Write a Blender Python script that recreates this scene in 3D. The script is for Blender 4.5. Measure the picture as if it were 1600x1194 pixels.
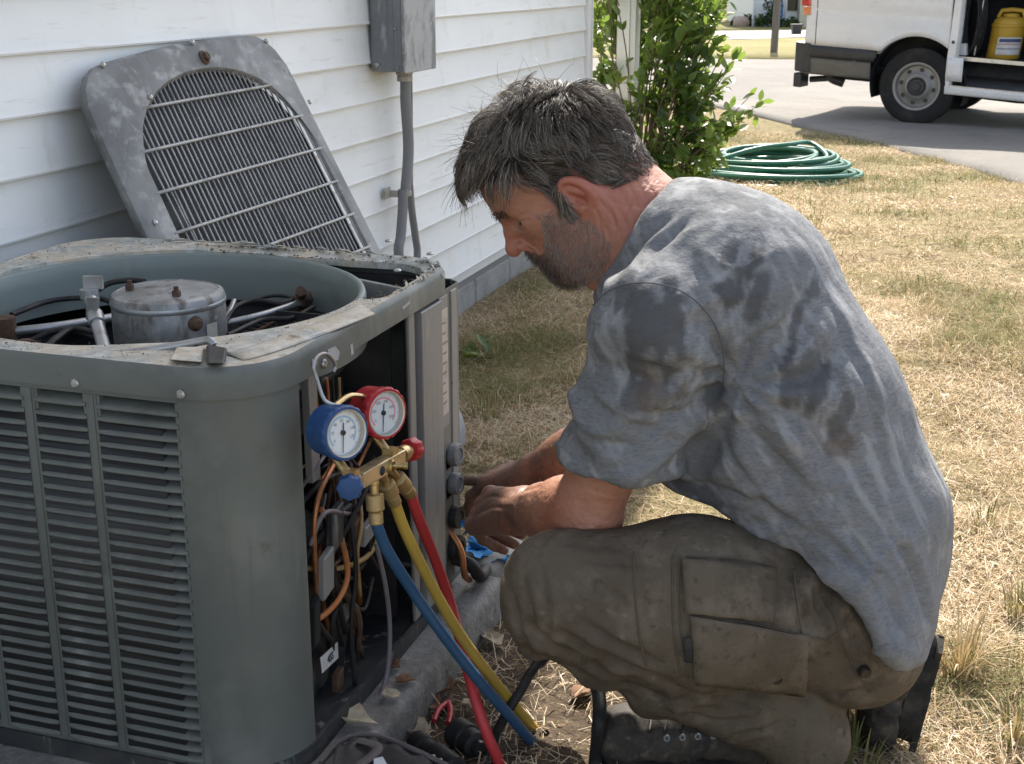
import bpy, math, random
import numpy as np
from mathutils import Vector, Matrix

for o in list(bpy.data.objects):
    bpy.data.objects.remove(o)
scene = bpy.context.scene
C = scene.collection
random.seed(7)
RNG = np.random.default_rng(11)
PI = math.pi

# ------------------------------------------------------------------ camera
F_PX, PITCH, YAW = 2100.0, math.atan(642 / 2100.0), math.radians(18.15)
CAM = np.array([1.63, 0.0, 1.15])
cam_data = bpy.data.cameras.new('camera')
cam_data.sensor_width = 36.0
cam_data.lens = F_PX / 1600 * 36
cam_data.clip_start = 0.05
cam_data.clip_end = 500
cam_data.dof.use_dof = True
cam_data.dof.focus_distance = 1.85
cam_data.dof.aperture_fstop = 30.0
cam = bpy.data.objects.new('camera', cam_data)
C.objects.link(cam)
cam.location = CAM
cam.rotation_euler = (PI / 2 - PITCH, 0, YAW)
scene.camera = cam

# ------------------------------------------------------------------ sky, sun, exposure
SUN_EL, SUN_AZ = math.radians(46), math.radians(7)     # azimuth measured from +Y towards -X
to_sun = Vector((-math.sin(SUN_AZ) * math.cos(SUN_EL), math.cos(SUN_AZ) * math.cos(SUN_EL), math.sin(SUN_EL)))
world = bpy.data.worlds.new('World')
scene.world = world
world.use_nodes = True
wn = world.node_tree
wn.nodes.clear()
sky = wn.nodes.new('ShaderNodeTexSky')
sky.sky_type = 'NISHITA'
sky.sun_disc = False
sky.sun_elevation = SUN_EL
sky.sun_rotation = -SUN_AZ
sky.air_density = 1.0
sky.dust_density = 2.0
bg = wn.nodes.new('ShaderNodeBackground')
bg.inputs[1].default_value = 0.15
wo = wn.nodes.new('ShaderNodeOutputWorld')
hsv = wn.nodes.new('ShaderNodeHueSaturation')
hsv.inputs['Saturation'].default_value = 0.62
wn.links.new(sky.outputs[0], hsv.inputs['Color'])
wn.links.new(hsv.outputs[0], bg.inputs[0])
wn.links.new(bg.outputs[0], wo.inputs[0])
sun_data = bpy.data.lights.new('sun', 'SUN')
sun_data.energy = 4.7
sun_data.angle = math.radians(0.55)
sun_data.color = (1.0, 0.93, 0.82)
sun = bpy.data.objects.new('sun', sun_data)
C.objects.link(sun)
sun.location = (0, 0, 10)
sun.rotation_euler = to_sun.to_track_quat('Z', 'Y').to_euler()
scene.view_settings.view_transform = 'Standard'
scene.view_settings.look = 'None'
scene.view_settings.exposure = 1.12
scene.view_settings.gamma = 1.0
scene.view_settings.use_curve_mapping = False
scene.render.engine = 'CYCLES'
scene.cycles.max_bounces = 6
scene.cycles.use_denoising = True

# ------------------------------------------------------------------ finding places (all in metres)
_f = np.array([-math.sin(YAW) * math.cos(PITCH), math.cos(YAW) * math.cos(PITCH), -math.sin(PITCH)])
_r = np.array([math.cos(YAW), math.sin(YAW), 0.0])
_u = np.cross(_r, _f)


def sight(px, py):
    return _f + _r * (px - 800) / F_PX + _u * (597 - py) / F_PX


def at_y(px, py, y):
    d = sight(px, py)
    return CAM + d * (y - CAM[1]) / d[1]


def at_x(px, py, x):
    d = sight(px, py)
    return CAM + d * (x - CAM[0]) / d[0]


def at_z(px, py, z):
    d = sight(px, py)
    return CAM + d * (z - CAM[2]) / d[2]


def sstep(a, b, t):
    t = np.clip((t - a) / (b - a), 0, 1)
    return t * t * (3 - 2 * t)


def gz(x, y):
    """height of the ground"""
    x = np.asarray(x, float)
    y = np.asarray(y, float)
    return (-0.31 * sstep(4.2, 13.0, y) - 1.0 * sstep(20, 58, y)
            + 0.010 * np.sin(x * 2.3 + y * 1.1) * np.cos(y * 1.7 - x) * sstep(2.2, 4, y)
            + 0.012 * np.sin(x * 5.3 + 1) * np.sin(y * 4.1) * sstep(1.2, 2.2, x)
            - 0.035 * np.exp(-((x - 0.02) / 0.16) ** 2) * sstep(2.2, 2.6, y) * (1 - sstep(5.6, 6.2, y)))


def on_ground(px, py):
    z = 0.0
    for _ in range(60):
        p = at_z(px, py, z)
        z = 0.5 * z + 0.5 * float(gz(p[0], p[1]))
    return np.array([p[0], p[1], float(gz(p[0], p[1]))])


def to_px(P):
    q = np.asarray(P, float) - CAM
    z = q @ _f
    return np.stack([800 + F_PX * (q @ _r) / z, 597 - F_PX * (q @ _u) / z], 1)


# ------------------------------------------------------------------ numpy noise
def _hash(ix, iy, iz, seed):
    h = (ix.astype(np.int64) * 374761393 + iy.astype(np.int64) * 668265263 + iz.astype(np.int64) * 2147483647 + seed * 1274126177)
    h = (h ^ (h >> 13)) * 1274126177
    h = h ^ (h >> 16)
    return (h & 0xFFFF).astype(np.float64) / 65535.0


def vnoise(p, seed=0):
    p = np.asarray(p, float)
    i = np.floor(p)
    f = p - i
    f = f * f * (3 - 2 * f)
    i = i.astype(np.int64)
    r = 0
    for dx in (0, 1):
        for dy in (0, 1):
            for dz in (0, 1):
                w = (f[:, 0] if dx else 1 - f[:, 0]) * (f[:, 1] if dy else 1 - f[:, 1]) * (f[:, 2] if dz else 1 - f[:, 2])
                r = r + w * _hash(i[:, 0] + dx, i[:, 1] + dy, i[:, 2] + dz, seed)
    return r * 2 - 1


def fbm(p, seed=0, oct=3):
    r, a = 0, 1.0
    p = np.asarray(p, float)
    for k in range(oct):
        r = r + a * vnoise(p, seed + k)
        p = p * 2.03 + 11.7
        a *= 0.5
    return r


# ------------------------------------------------------------------ objects
def tag(o, label=None, cat=None, group=None, kind=None):
    if label:
        o['label'] = label
    if cat:
        o['category'] = cat
    if group:
        o['group'] = group
    if kind:
        o['kind'] = kind
    return o


def thing(name, label, cat, loc=(0, 0, 0), group=None):
    o = bpy.data.objects.new(name, None)
    o.empty_display_size = 0.1
    C.objects.link(o)
    o.location = tuple(float(v) for v in loc)
    return tag(o, label, cat, group)


def attach(o, parent):
    """child keeps the world place its mesh was built in"""
    o.parent = parent
    if parent.type == 'EMPTY':
        o.matrix_parent_inverse = Matrix.Translation(-Vector(parent.location))
    return o


def link_mesh(name, me, m, parent=None):
    if m is not None:
        for k in (m if isinstance(m, (list, tuple)) else [m]):
            me.materials.append(k)
    o = bpy.data.objects.new(name, me)
    C.objects.link(o)
    if parent is not None:
        attach(o, parent)
    return o


def mesh_np(name, V, Fq, smooth=True):
    """fast mesh from numpy arrays; Fq is an (n,k) face array"""
    me = bpy.data.meshes.new(name)
    V = np.ascontiguousarray(V, dtype=np.float32)
    Fq = np.ascontiguousarray(Fq, dtype=np.int32)
    n, k = Fq.shape
    me.vertices.add(len(V))
    me.vertices.foreach_set('co', V.ravel())
    me.loops.add(n * k)
    me.loops.foreach_set('vertex_index', Fq.ravel())
    me.polygons.add(n)
    me.polygons.foreach_set('loop_start', np.arange(0, n * k, k, dtype=np.int32))
    me.polygons.foreach_set('loop_total', np.full(n, k, dtype=np.int32))
    if smooth:
        me.polygons.foreach_set('use_smooth', np.ones(n, dtype=bool))
    me.update(calc_edges=True)
    return me


def point_attr(me, name, vals):
    a = me.attributes.new(name, 'FLOAT', 'POINT')
    a.data.foreach_set('value', np.ascontiguousarray(vals, dtype=np.float32))


def frame_of(d):
    d = Vector(d).normalized()
    up = Vector((0, 0, 1)) if abs(d.z) < 0.95 else Vector((1, 0, 0))
    a = d.cross(up).normalized()
    b = a.cross(d).normalized()
    return a, b, d


def spline(pts, n=8):
    """Catmull-Rom through the points"""
    P = [np.asarray(p, float) for p in pts]
    P = [2 * P[0] - P[1]] + P + [2 * P[-1] - P[-2]]
    out = []
    for i in range(1, len(P) - 2):
        for k in range(n):
            t = k / n
            out.append(0.5 * (2 * P[i] + (P[i + 1] - P[i - 1]) * t + (2 * P[i - 1] - 5 * P[i] + 4 * P[i + 1] - P[i + 2]) * t * t
                              + (3 * P[i] - P[i - 1] - 3 * P[i + 1] + P[i + 2]) * t ** 3))
    out.append(P[-2])
    return out


class MB:
    """collects shapes into one mesh"""

    def __init__(self):
        self.v, self.f, self.m = [], [], []

    def add(self, vs, fs, mi=0):
        k = len(self.v)
        self.v += [tuple(float(c) for c in p) for p in vs]
        self.f += [tuple(i + k for i in q) for q in fs]
        self.m += [mi] * len(fs)
        return self

    def hexa(self, p, mi=0):
        return self.add(p, [(0, 3, 2, 1), (4, 5, 6, 7), (0, 1, 5, 4), (1, 2, 6, 5), (2, 3, 7, 6), (3, 0, 4, 7)], mi)

    def bx(self, x0, x1, y0, y1, z0, z1, mi=0):
        return self.hexa([(x0, y0, z0), (x1, y0, z0), (x1, y1, z0), (x0, y1, z0), (x0, y0, z1), (x1, y0, z1), (x1, y1, z1), (x0, y1, z1)], mi)

    def obox(self, c, ax, ay, az, mi=0):
        """box with half-axis vectors"""
        c, ax, ay, az = (np.asarray(t, float) for t in (c, ax, ay, az))
        return self.hexa([c - ax - ay - az, c + ax - ay - az, c + ax + ay - az, c - ax + ay - az,
                          c - ax - ay + az, c + ax - ay + az, c + ax + ay + az, c - ax + ay + az], mi)

    def loft(self, loops, caps=True, mi=0, closed=True):
        n = len(loops[0])
        vs = [p for l in loops for p in l]
        fs = []
        for i in range(len(loops) - 1):
            for j in range(n if closed else n - 1):
                a, b = i * n + j, i * n + (j + 1) % n
                fs.append((a, b, b + n, a + n))
        if caps and closed:
            fs.append(tuple(range(n - 1, -1, -1)))
            fs.append(tuple((len(loops) - 1) * n + j for j in range(n)))
        return self.add(vs, fs, mi)

    def tube(self, pts, r, n=8, caps=True, mi=0, flat=1.0):
        P = [Vector(tuple(float(c) for c in p)) for p in pts]
        rr = r if isinstance(r, (list, tuple, np.ndarray)) else [r] * len(P)
        loops = []
        a = None
        for i, p in enumerate(P):
            d = (P[min(i + 1, len(P) - 1)] - P[max(i - 1, 0)])
            if d.length < 1e-9:
                d = Vector((0, 0, 1))
            d.normalize()
            if a is None:
                a, b, _ = frame_of(d)
            else:
                a = (a - d * a.dot(d))
                if a.length < 1e-6:
                    a, b, _ = frame_of(d)
                a.normalize()
            b = d.cross(a)
            loops.append([p + (a * math.cos(t) + b * (math.sin(t) * flat)) * rr[i] for t in (2 * PI * k / n for k in range(n))])
        return self.loft(loops, caps, mi)

    def lathe(self, prof, c, axis=(0, 0, 1), n=24, mi=0, caps=True):
        a, b, d = frame_of(axis)
        c = Vector(tuple(float(t) for t in c))
        loops = [[c + d * h + (a * math.cos(t) + b * math.sin(t)) * r for t in (2 * PI * k / n for k in range(n))] for r, h in prof]
        return self.loft(loops, caps, mi)

    def cyl(self, p, q, r, n=16, mi=0, r2=None):
        return self.tube([p, q], [r, r if r2 is None else r2], n, True, mi)

    def grid(self, fn, nu, nv, mi=0):
        vs = [fn(i / nu, j / nv) for i in range(nu + 1) for j in range(nv + 1)]
        fs = [(i * (nv + 1) + j, (i + 1) * (nv + 1) + j, (i + 1) * (nv + 1) + j + 1, i * (nv + 1) + j + 1) for i in range(nu) for j in range(nv)]
        return self.add(vs, fs, mi)

    def ball(self, c, r, nu=12, nv=8, mi=0, noise=0, sc=(1, 1, 1)):
        vs, fs = [], []
        c = np.asarray(c, float)
        for j in range(1, nv):
            th = PI * j / nv
            for i in range(nu):
                ph = 2 * PI * i / nu
                k = 1 + noise * random.uniform(-1, 1)
                vs.append(c + r * k * np.array([sc[0] * math.sin(th) * math.cos(ph), sc[1] * math.sin(th) * math.sin(ph), sc[2] * math.cos(th)]))
        t, bt = len(vs), len(vs) + 1
        vs += [c + np.array([0, 0, r * sc[2]]), c - np.array([0, 0, r * sc[2]])]
        for j in range(nv - 2):
            for i in range(nu):
                a, b = j * nu + i, j * nu + (i + 1) % nu
                fs.append((a, a + nu, b + nu, b))
        for i in range(nu):
            fs.append((t, i, (i + 1) % nu))
            k = (nv - 2) * nu
            fs.append((bt, k + (i + 1) % nu, k + i))
        return self.add(vs, fs, mi)

    def build(self, name, m, parent=None, smooth=None, bevel=0, seg=1):
        me = bpy.data.meshes.new(name)
        me.from_pydata(self.v, [], self.f)
        if isinstance(m, (list, tuple)):
            me.polygons.foreach_set('material_index', self.m)
        me.update()
        o = link_mesh(name, me, m, parent)
        if smooth is not None:
            me.polygons.foreach_set('use_smooth', [True] * len(me.polygons))
            if smooth < 180:
                me.set_sharp_from_angle(angle=math.radians(smooth))
        if bevel:
            b = o.modifiers.new('edge', 'BEVEL')
            b.width = bevel
            b.segments = seg
            b.limit_method = 'ANGLE'
            b.angle_limit = math.radians(40)
        return o


def text_mesh(body, size, depth=0.0003):
    """lettering as a plain mesh"""
    fc = bpy.data.curves.new('lettering', 'FONT')
    fc.body, fc.size, fc.extrude = body, size, depth
    fc.align_x, fc.align_y = 'CENTER', 'CENTER'
    fo = bpy.data.objects.new('lettering', fc)
    C.objects.link(fo)
    me = bpy.data.meshes.new_from_object(fo.evaluated_get(bpy.context.evaluated_depsgraph_get()))
    bpy.data.objects.remove(fo)
    return me


def inside(poly, x, y):
    c = np.zeros(len(x), bool)
    j = len(poly) - 1
    for i in range(len(poly)):
        xi, yi, xj, yj = poly[i, 0], poly[i, 1], poly[j, 0], poly[j, 1]
        c ^= ((yi > y) != (yj > y)) & (x < (xj - xi) * (y - yi) / (yj - yi + 1e-12) + xi)
        j = i
    return c


def rrect(cx, cy, hx, hy, r, z, n=6):
    """rounded rectangle loop, counter-clockwise"""
    out = []
    for sx, sy, a0 in ((1, 1, 0), (-1, 1, 90), (-1, -1, 180), (1, -1, 270)):
        for k in range(n + 1):
            a = math.radians(a0 + 90 * k / n)
            out.append((cx + sx * (hx - r) + r * math.cos(a), cy + sy * (hy - r) + r * math.sin(a), z))
    return out


# ------------------------------------------------------------------ materials
def mat(name, col, rough=0.6, metal=0.0, layers=(), bump=None, spec=0.5, sss=0.0, attr=None, trans=None, coat=0.0, rough_var=0.0):
    """layers: (scale(xyz or number), detail, lo, hi, colour[, strength]) noise masks painted over the base in turn
    bump: list of (scale, detail, strength, distance); attr: list of (attribute, colour, strength)"""
    m = bpy.data.materials.new(name)
    m.use_nodes = True
    nt = m.node_tree
    N, L = nt.nodes, nt.links
    bs = N['Principled BSDF']
    bs.inputs['Roughness'].default_value = rough
    bs.inputs['Metallic'].default_value = metal
    bs.inputs['Specular IOR Level'].default_value = spec
    bs.inputs['Coat Weight'].default_value = coat
    if sss:
        bs.inputs['Subsurface Weight'].default_value = sss
        bs.inputs['Subsurface Radius'].default_value = (0.012, 0.005, 0.003)
        bs.inputs['Subsurface Scale'].default_value = 1.0
    geo = N.new('ShaderNodeNewGeometry')

    def noise(scale, detail, rough_=0.6, dist=0.0):
        t = N.new('ShaderNodeTexNoise')
        t.inputs['Detail'].default_value = detail
        t.inputs['Roughness'].default_value = rough_
        t.inputs['Distortion'].default_value = dist
        if isinstance(scale, (tuple, list)):
            mp = N.new('ShaderNodeMapping')
            mp.inputs['Scale'].default_value = scale
            L.new(geo.outputs['Position'], mp.inputs['Vector'])
            L.new(mp.outputs[0], t.inputs['Vector'])
            t.inputs['Scale'].default_value = 1.0
        else:
            L.new(geo.outputs['Position'], t.inputs['Vector'])
            t.inputs['Scale'].default_value = scale
        return t

    rgb = N.new('ShaderNodeRGB')
    rgb.outputs[0].default_value = (*col, 1)
    cur = rgb.outputs[0]

    def mixin(fac, colour):
        nonlocal cur
        mx = N.new('ShaderNodeMix')
        mx.data_type = 'RGBA'
        L.new(fac, mx.inputs[0])
        L.new(cur, mx.inputs[6])
        mx.inputs[7].default_value = (*colour, 1)
        cur = mx.outputs[2]

    for ly in layers:
        sc, det, lo, hi, colour = ly[:5]
        st = ly[5] if len(ly) > 5 else 1.0
        t = noise(sc, det, 0.62, ly[6] if len(ly) > 6 else 0.0)
        mr = N.new('ShaderNodeMapRange')
        mr.inputs['From Min'].default_value = lo
        mr.inputs['From Max'].default_value = hi
        mr.inputs['To Max'].default_value = st
        L.new(t.outputs['Fac'], mr.inputs['Value'])
        mixin(mr.outputs[0], colour)
    for at in (attr or ()):
        an = N.new('ShaderNodeAttribute')
        an.attribute_name = at[0]
        mr = N.new('ShaderNodeMapRange')
        mr.inputs['To Max'].default_value = at[2]
        L.new(an.outputs['Fac'], mr.inputs['Value'])
        mixin(mr.outputs[0], at[1])
    L.new(cur, bs.inputs['Base Color'])
    if rough_var:
        t = noise(9.0, 4)
        mr = N.new('ShaderNodeMapRange')
        mr.inputs['From Min'].default_value = 0.3
        mr.inputs['From Max'].default_value = 0.7
        mr.inputs['To Min'].default_value = rough - rough_var
        mr.inputs['To Max'].default_value = rough + rough_var
        L.new(t.outputs['Fac'], mr.inputs['Value'])
        L.new(mr.outputs[0], bs.inputs['Roughness'])
    prev = None
    for b in (bump or ()):
        t = noise(b[0], b[1])
        bp = N.new('ShaderNodeBump')
        bp.inputs['Strength'].default_value = b[2]
        bp.inputs['Distance'].default_value = b[3]
        L.new(t.outputs['Fac'], bp.inputs['Height'])
        if prev is not None:
            L.new(prev, bp.inputs['Normal'])
        prev = bp.outputs[0]
    if prev is not None:
        L.new(prev, bs.inputs['Normal'])
    if trans:
        tr = N.new('ShaderNodeBsdfTranslucent')
        tr.inputs['Color'].default_value = (*trans[0], 1)
        mx = N.new('ShaderNodeMixShader')
        mx.inputs[0].default_value = trans[1]
        L.new(bs.outputs[0], mx.inputs[1])
        L.new(tr.outputs[0], mx.inputs[2])
        L.new(mx.outputs[0], N['Material Output'].inputs[0])
    return m


def attr_ramp(m, attribute, stops):
    """base colour straight from a ramp over a per-vertex attribute"""
    nt = m.node_tree
    an = nt.nodes.new('ShaderNodeAttribute')
    an.attribute_name = attribute
    cr = nt.nodes.new('ShaderNodeValToRGB')
    e = cr.color_ramp.elements
    while len(e) < len(stops):
        e.new(0.5)
    for k, (p, c) in enumerate(stops):
        e[k].position = p
        e[k].color = (*c, 1)
    nt.links.new(an.outputs['Fac'], cr.inputs[0])
    bs = nt.nodes['Principled BSDF']
    for l in list(bs.inputs['Base Color'].links):
        nt.links.remove(l)
    nt.links.new(cr.outputs[0], bs.inputs['Base Color'])
    return m

# ================================================================== SETTING
M = {}
M['soil'] = mat('soil', (0.25, 0.19, 0.115), 0.95, layers=[
    (1.6, 5, 0.42, 0.62, (0.20, 0.19, 0.085), 0.55), (7.0, 6, 0.5, 0.66, (0.15, 0.115, 0.07), 0.75),
    (38, 5, 0.52, 0.68, (0.46, 0.38, 0.25), 0.8), (90, 3, 0.5, 0.7, (0.10, 0.08, 0.05), 0.6)],
    bump=[(30, 6, 0.7, 0.03), (160, 3, 0.6, 0.006)], spec=0.1)
M['asphalt'] = mat('old_driveway', (0.185, 0.174, 0.158), 0.9, layers=[
    (0.6, 5, 0.4, 0.65, (0.232, 0.212, 0.188)), (3.0, 6, 0.5, 0.66, (0.155, 0.148, 0.138), 0.7), (14, 6, 0.5, 0.7, (0.14, 0.135, 0.128), 0.6), (120, 2, 0.5, 0.8, (0.33, 0.30, 0.27), 0.5)],
    bump=[(60, 5, 0.4, 0.01)], spec=0.2)
M['pale_road'] = mat('pale_road', (0.42, 0.40, 0.37), 0.9, layers=[(0.4, 4, 0.4, 0.6, (0.36, 0.34, 0.3))], spec=0.2)
M['siding'] = mat('white_vinyl', (0.76, 0.77, 0.76), 0.42, layers=[
    ((5, 1.2, 3), 5, 0.52, 0.72, (0.66, 0.66, 0.63), 0.6), ((30, 6, 60), 4, 0.60, 0.72, (0.50, 0.47, 0.41), 0.45), ((14, 9, 4), 5, 0.58, 0.70, (0.62, 0.605, 0.56), 0.6),
    ((3, 2.0, 9), 6, 0.6, 0.72, (0.58, 0.57, 0.53), 0.4)],
    bump=[((3, 5, 130), 3, 0.22, 0.002), ((1, 3.0, 9), 2, 0.25, 0.006)], rough_var=0.08)
M['trim'] = mat('white_trim', (0.78, 0.78, 0.77), 0.4, layers=[((6, 6, 1.5), 5, 0.5, 0.75, (0.66, 0.65, 0.62), 0.6)])
M['block'] = mat('concrete_block_face', (0.33, 0.32, 0.30), 0.9, layers=[
    (9, 6, 0.45, 0.65, (0.24, 0.23, 0.215), 0.8), (60, 4, 0.55, 0.7, (0.42, 0.4, 0.37), 0.6)], bump=[(90, 5, 0.6, 0.006)], spec=0.2)
M['mortar'] = mat('mortar', (0.24, 0.23, 0.215), 0.95, bump=[(80, 4, 0.5, 0.004)], spec=0.1)
M['roof'] = mat('roof_shingle', (0.10, 0.095, 0.09), 0.9, layers=[(20, 4, 0.4, 0.7, (0.16, 0.15, 0.14))])
M['window_glass'] = mat('dark_glass', (0.02, 0.025, 0.03), 0.08)

# --- ground sheet: fine near the house, coarse to the horizon
xs = np.concatenate([np.linspace(-220, -6, 24), np.linspace(-5, -0.3, 12), np.linspace(-0.2, 4.2, 56), np.linspace(4.6, 12, 16), np.linspace(14, 200, 20)])
ys = np.concatenate([np.linspace(-60, -3, 14), np.linspace(-2, 1, 8), np.linspace(1.1, 14, 130), np.linspace(14.3, 62, 70), np.linspace(66, 380, 20)])
GX, GY = np.meshgrid(xs, ys, indexing='ij')
GZ = gz(GX, GY)
nearw = (GX > 0.05) & (GX < 4.3) & (GY > 1) & (GY < 14)
GZ = GZ + np.where(nearw, 0.012 * vnoise(np.stack([GX.ravel() * 7, GY.ravel() * 7, GX.ravel() * 0], 1), 5).reshape(GX.shape) * sstep(0.9, 1.2, GX), 0)
nx_, ny_ = GX.shape
idx = np.arange(nx_ * ny_).reshape(nx_, ny_)
q = np.stack([idx[:-1, :-1].ravel(), idx[1:, :-1].ravel(), idx[1:, 1:].ravel(), idx[:-1, 1:].ravel()], 1)
me = mesh_np('ground', np.stack([GX.ravel(), GY.ravel(), GZ.ravel()], 1), q)
ground = tag(link_mesh('ground', me, M['soil']), kind='structure')


def strip(name, near, far, m, lift, n=50, k=14):
    """a sheet that follows the ground between two edge lines"""
    A = np.array(spline([p[:2] for p in near], 14))
    B = np.array(spline([p[:2] for p in far], 14))
    ta, tb = np.linspace(0, 1, len(A)), np.linspace(0, 1, len(B))
    T = np.linspace(0, 1, n)
    A = np.stack([np.interp(T, ta, A[:, i]) for i in (0, 1)], 1)
    B = np.stack([np.interp(T, tb, B[:, i]) for i in (0, 1)], 1)
    W = np.linspace(0, 1, k)
    P = A[:, None, :] * (1 - W[None, :, None]) + B[:, None, :] * W[None, :, None]
    Z = gz(P[..., 0], P[..., 1]) + lift
    V = np.concatenate([P, Z[..., None]], 2).reshape(-1, 3)
    ii = np.arange(n * k).reshape(n, k)
    qq = np.stack([ii[:-1, :-1].ravel(), ii[1:, :-1].ravel(), ii[1:, 1:].ravel(), ii[:-1, 1:].ravel()], 1)
    me = mesh_np(name, V, qq)
    o = tag(link_mesh(name, me, m), kind='structure')
    s = o.modifiers.new('thickness', 'SOLIDIFY')
    s.thickness = 0.06
    s.offset = -1
    return A, B


bare = []
for k in range(40):
    t = 2 * PI * k / 40
    rr0 = 1 + 0.16 * float(vnoise(np.array([[3 * math.cos(t), 3 * math.sin(t), 0.5]]), 9)[0])
    bare.append((1.10 + 0.34 * rr0 * math.cos(t), 1.78 + 0.62 * rr0 * math.sin(t)))
M['dark_soil'] = mat('dark_bare_soil', (0.105, 0.08, 0.058), 0.95, layers=[(20, 6, 0.45, 0.65, (0.06, 0.047, 0.036), 0.8), (60, 4, 0.55, 0.7, (0.19, 0.15, 0.105), 0.8), (130, 3, 0.6, 0.75, (0.3, 0.25, 0.18), 0.7)], bump=[(50, 6, 0.8, 0.015)], spec=0.1)
b = []
for s_ in (1.0, 0.75, 0.5, 0.25, 0.02):
    b.append([(1.10 + (x - 1.10) * s_, 1.78 + (y - 1.78) * s_) for x, y in bare])
_bv = np.array([p for l in b for p in l])
_nz = 0.012 * vnoise(np.stack([_bv[:, 0] * 7, _bv[:, 1] * 7, _bv[:, 0] * 0], 1), 5) * sstep(0.9, 1.2, _bv[:, 0])
_bv = np.concatenate([_bv, (gz(_bv[:, 0], _bv[:, 1]) + np.maximum(_nz, -0.001) + 0.004 * (1 - (np.arange(len(_bv)) < 40)) + 0.001)[:, None]], 1)
_bq = np.array([(i * 40 + j, i * 40 + (j + 1) % 40, (i + 1) * 40 + (j + 1) % 40, (i + 1) * 40 + j) for i in range(4) for j in range(40)])
tag(link_mesh('bare_soil', mesh_np('bare_soil', _bv, _bq), M['dark_soil']), kind='structure')
drive_near_px = [(700, 112), (900, 140), (1060, 158), (1158, 177), (1240, 197), (1381, 229), (1600, 290), (1900, 385), (2300, 540)]
drive_far_px = [(650, 88), (900, 92), (1110, 94), (1240, 95), (1400, 97), (1600, 100), (1800, 104), (2000, 108), (2400, 112)]
DN, DF = strip('driveway', [on_ground(*p) for p in drive_near_px], [on_ground(*p) for p in drive_far_px], M['asphalt'], 0.022, 70, 24)
strip('street', [on_ground(*p) for p in [(600, 66), (1000, 64), (1180, 62.5), (1260, 60), (1500, 58), (2300, 56)]],
      [on_ground(*p) for p in [(600, 52), (1000, 50.5), (1180, 49), (1260, 48), (1500, 47), (2300, 46)]], M['pale_road'], 0.03, 40, 6)

# crack seam with a pale concrete edging along the driveway
edge_pts = [on_ground(*p) for p in [(1158, 178), (1240, 198), (1330, 187)]]

# --- house
HY = 6.07
house = thing('house', 'white clapboard house wall of lapped vinyl boards behind the open air conditioner', 'house', (0, 2, 0))
core = MB()
core.bx(-6.0, -0.014, -3.0, HY - 0.005, 0.085, 3.42)
core.build('wall', M['trim'], house)
EXPO = 0.1095
z = 1.005 + EXPO * 21
k = 0
while z > 0.03:
    zt = z + EXPO + 0.012
    if z < 0.1:
        z = 0.068
    zb = z
    b = MB()
    j = random.uniform(-0.0015, 0.0015)
    prof = [(-0.013, zb + 0.002), (0.0115 + j, zb), (0.0125 + j, zb + 0.004), (0.009 + j, zb + 0.012), (-0.002, zt), (-0.013, zt)]
    ys_ = np.linspace(-3.0, HY - 0.062, 22)
    loops = []
    for yy in ys_:
        wob = 0.0018 * math.sin(yy * 3.1 + k * 1.7) + 0.001 * math.sin(yy * 9.7 + k)
        loops.append([(px + (wob if i in (1, 2, 3) else 0), yy, pz + 0.0012 * math.sin(yy * 2.3 + k * 2.9)) for i, (px, pz) in enumerate(prof)])
    b.loft(loops)
    b.build('siding_board', M['siding'], house, smooth=30)
    z = z - EXPO if z > 0.1 else 0
    k += 1
ZB = 0.068          # lowest siding edge
t = MB()
t.bx(-0.02, 0.022, HY - 0.06, HY, ZB - 0.01, 3.42)
t.bx(-0.3, -0.0205, HY - 0.02, HY + 0.022, ZB - 0.01, 3.42)
t.bx(0.0225, 0.027, HY - 0.016, HY + 0.001, ZB - 0.01, 3.42)
t.build('corner_trim', M['trim'], house, bevel=0.003)
fm = MB()
fm.bx(-0.3, -0.028, -3, HY - 0.03, -0.5, ZB + 0.02)
fm.build('mortar_bed', M['mortar'], house)
yb = HY - 0.03 - 0.42 * 3 + 0.0
yb = 4.60 - 0.41 * 18
blk = MB()
blk.bx(-0.17, 0.0, 0.0, 0.398, 0.0, 0.19)
proto = None
for row in range(2):
    zz = ZB - 0.012 - 0.19 - row * 0.202
    for i in range(23):
        y0 = yb + i * 0.41 - (0.205 if row else 0)
        if y0 + 0.4 > HY - 0.02 or y0 < -3:
            continue
        if proto is None:
            proto = blk.build('foundation_block', M['block'], None, bevel=0.006)
            o = proto
        else:
            o = proto.copy()
            C.objects.link(o)
        o.parent = house
        o.location = Vector((-0.02 + random.uniform(-0.002, 0.003), y0, zz)) - Vector(house.location)
# unseen roof running on past the corner; height and eave sized for its shade
r_ = MB()
r_.hexa([(-3.2, -3.4, 4.9), (0.62, -3.4, 3.46), (0.62, 8.6, 3.46), (-3.2, 8.6, 4.9), (-3.2, -3.4, 5.02), (0.62, -3.4, 3.58), (0.62, 8.6, 3.58), (-3.2, 8.6, 5.02)])
r_.hexa([(-6.8, -3.4, 3.46), (-3.202, -3.4, 4.9), (-3.202, 8.6, 4.9), (-6.8, 8.6, 3.46), (-6.8, -3.4, 3.58), (-3.202, -3.4, 5.02), (-3.202, 8.6, 5.02), (-6.8, 8.6, 3.58)])
r_.build('roof', M['roof'], house)
g = MB()
g.bx(-6.0, 0.60, -3.2, 8.5, 3.42, 3.455)
g.build('soffit', M['trim'], house)
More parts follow.
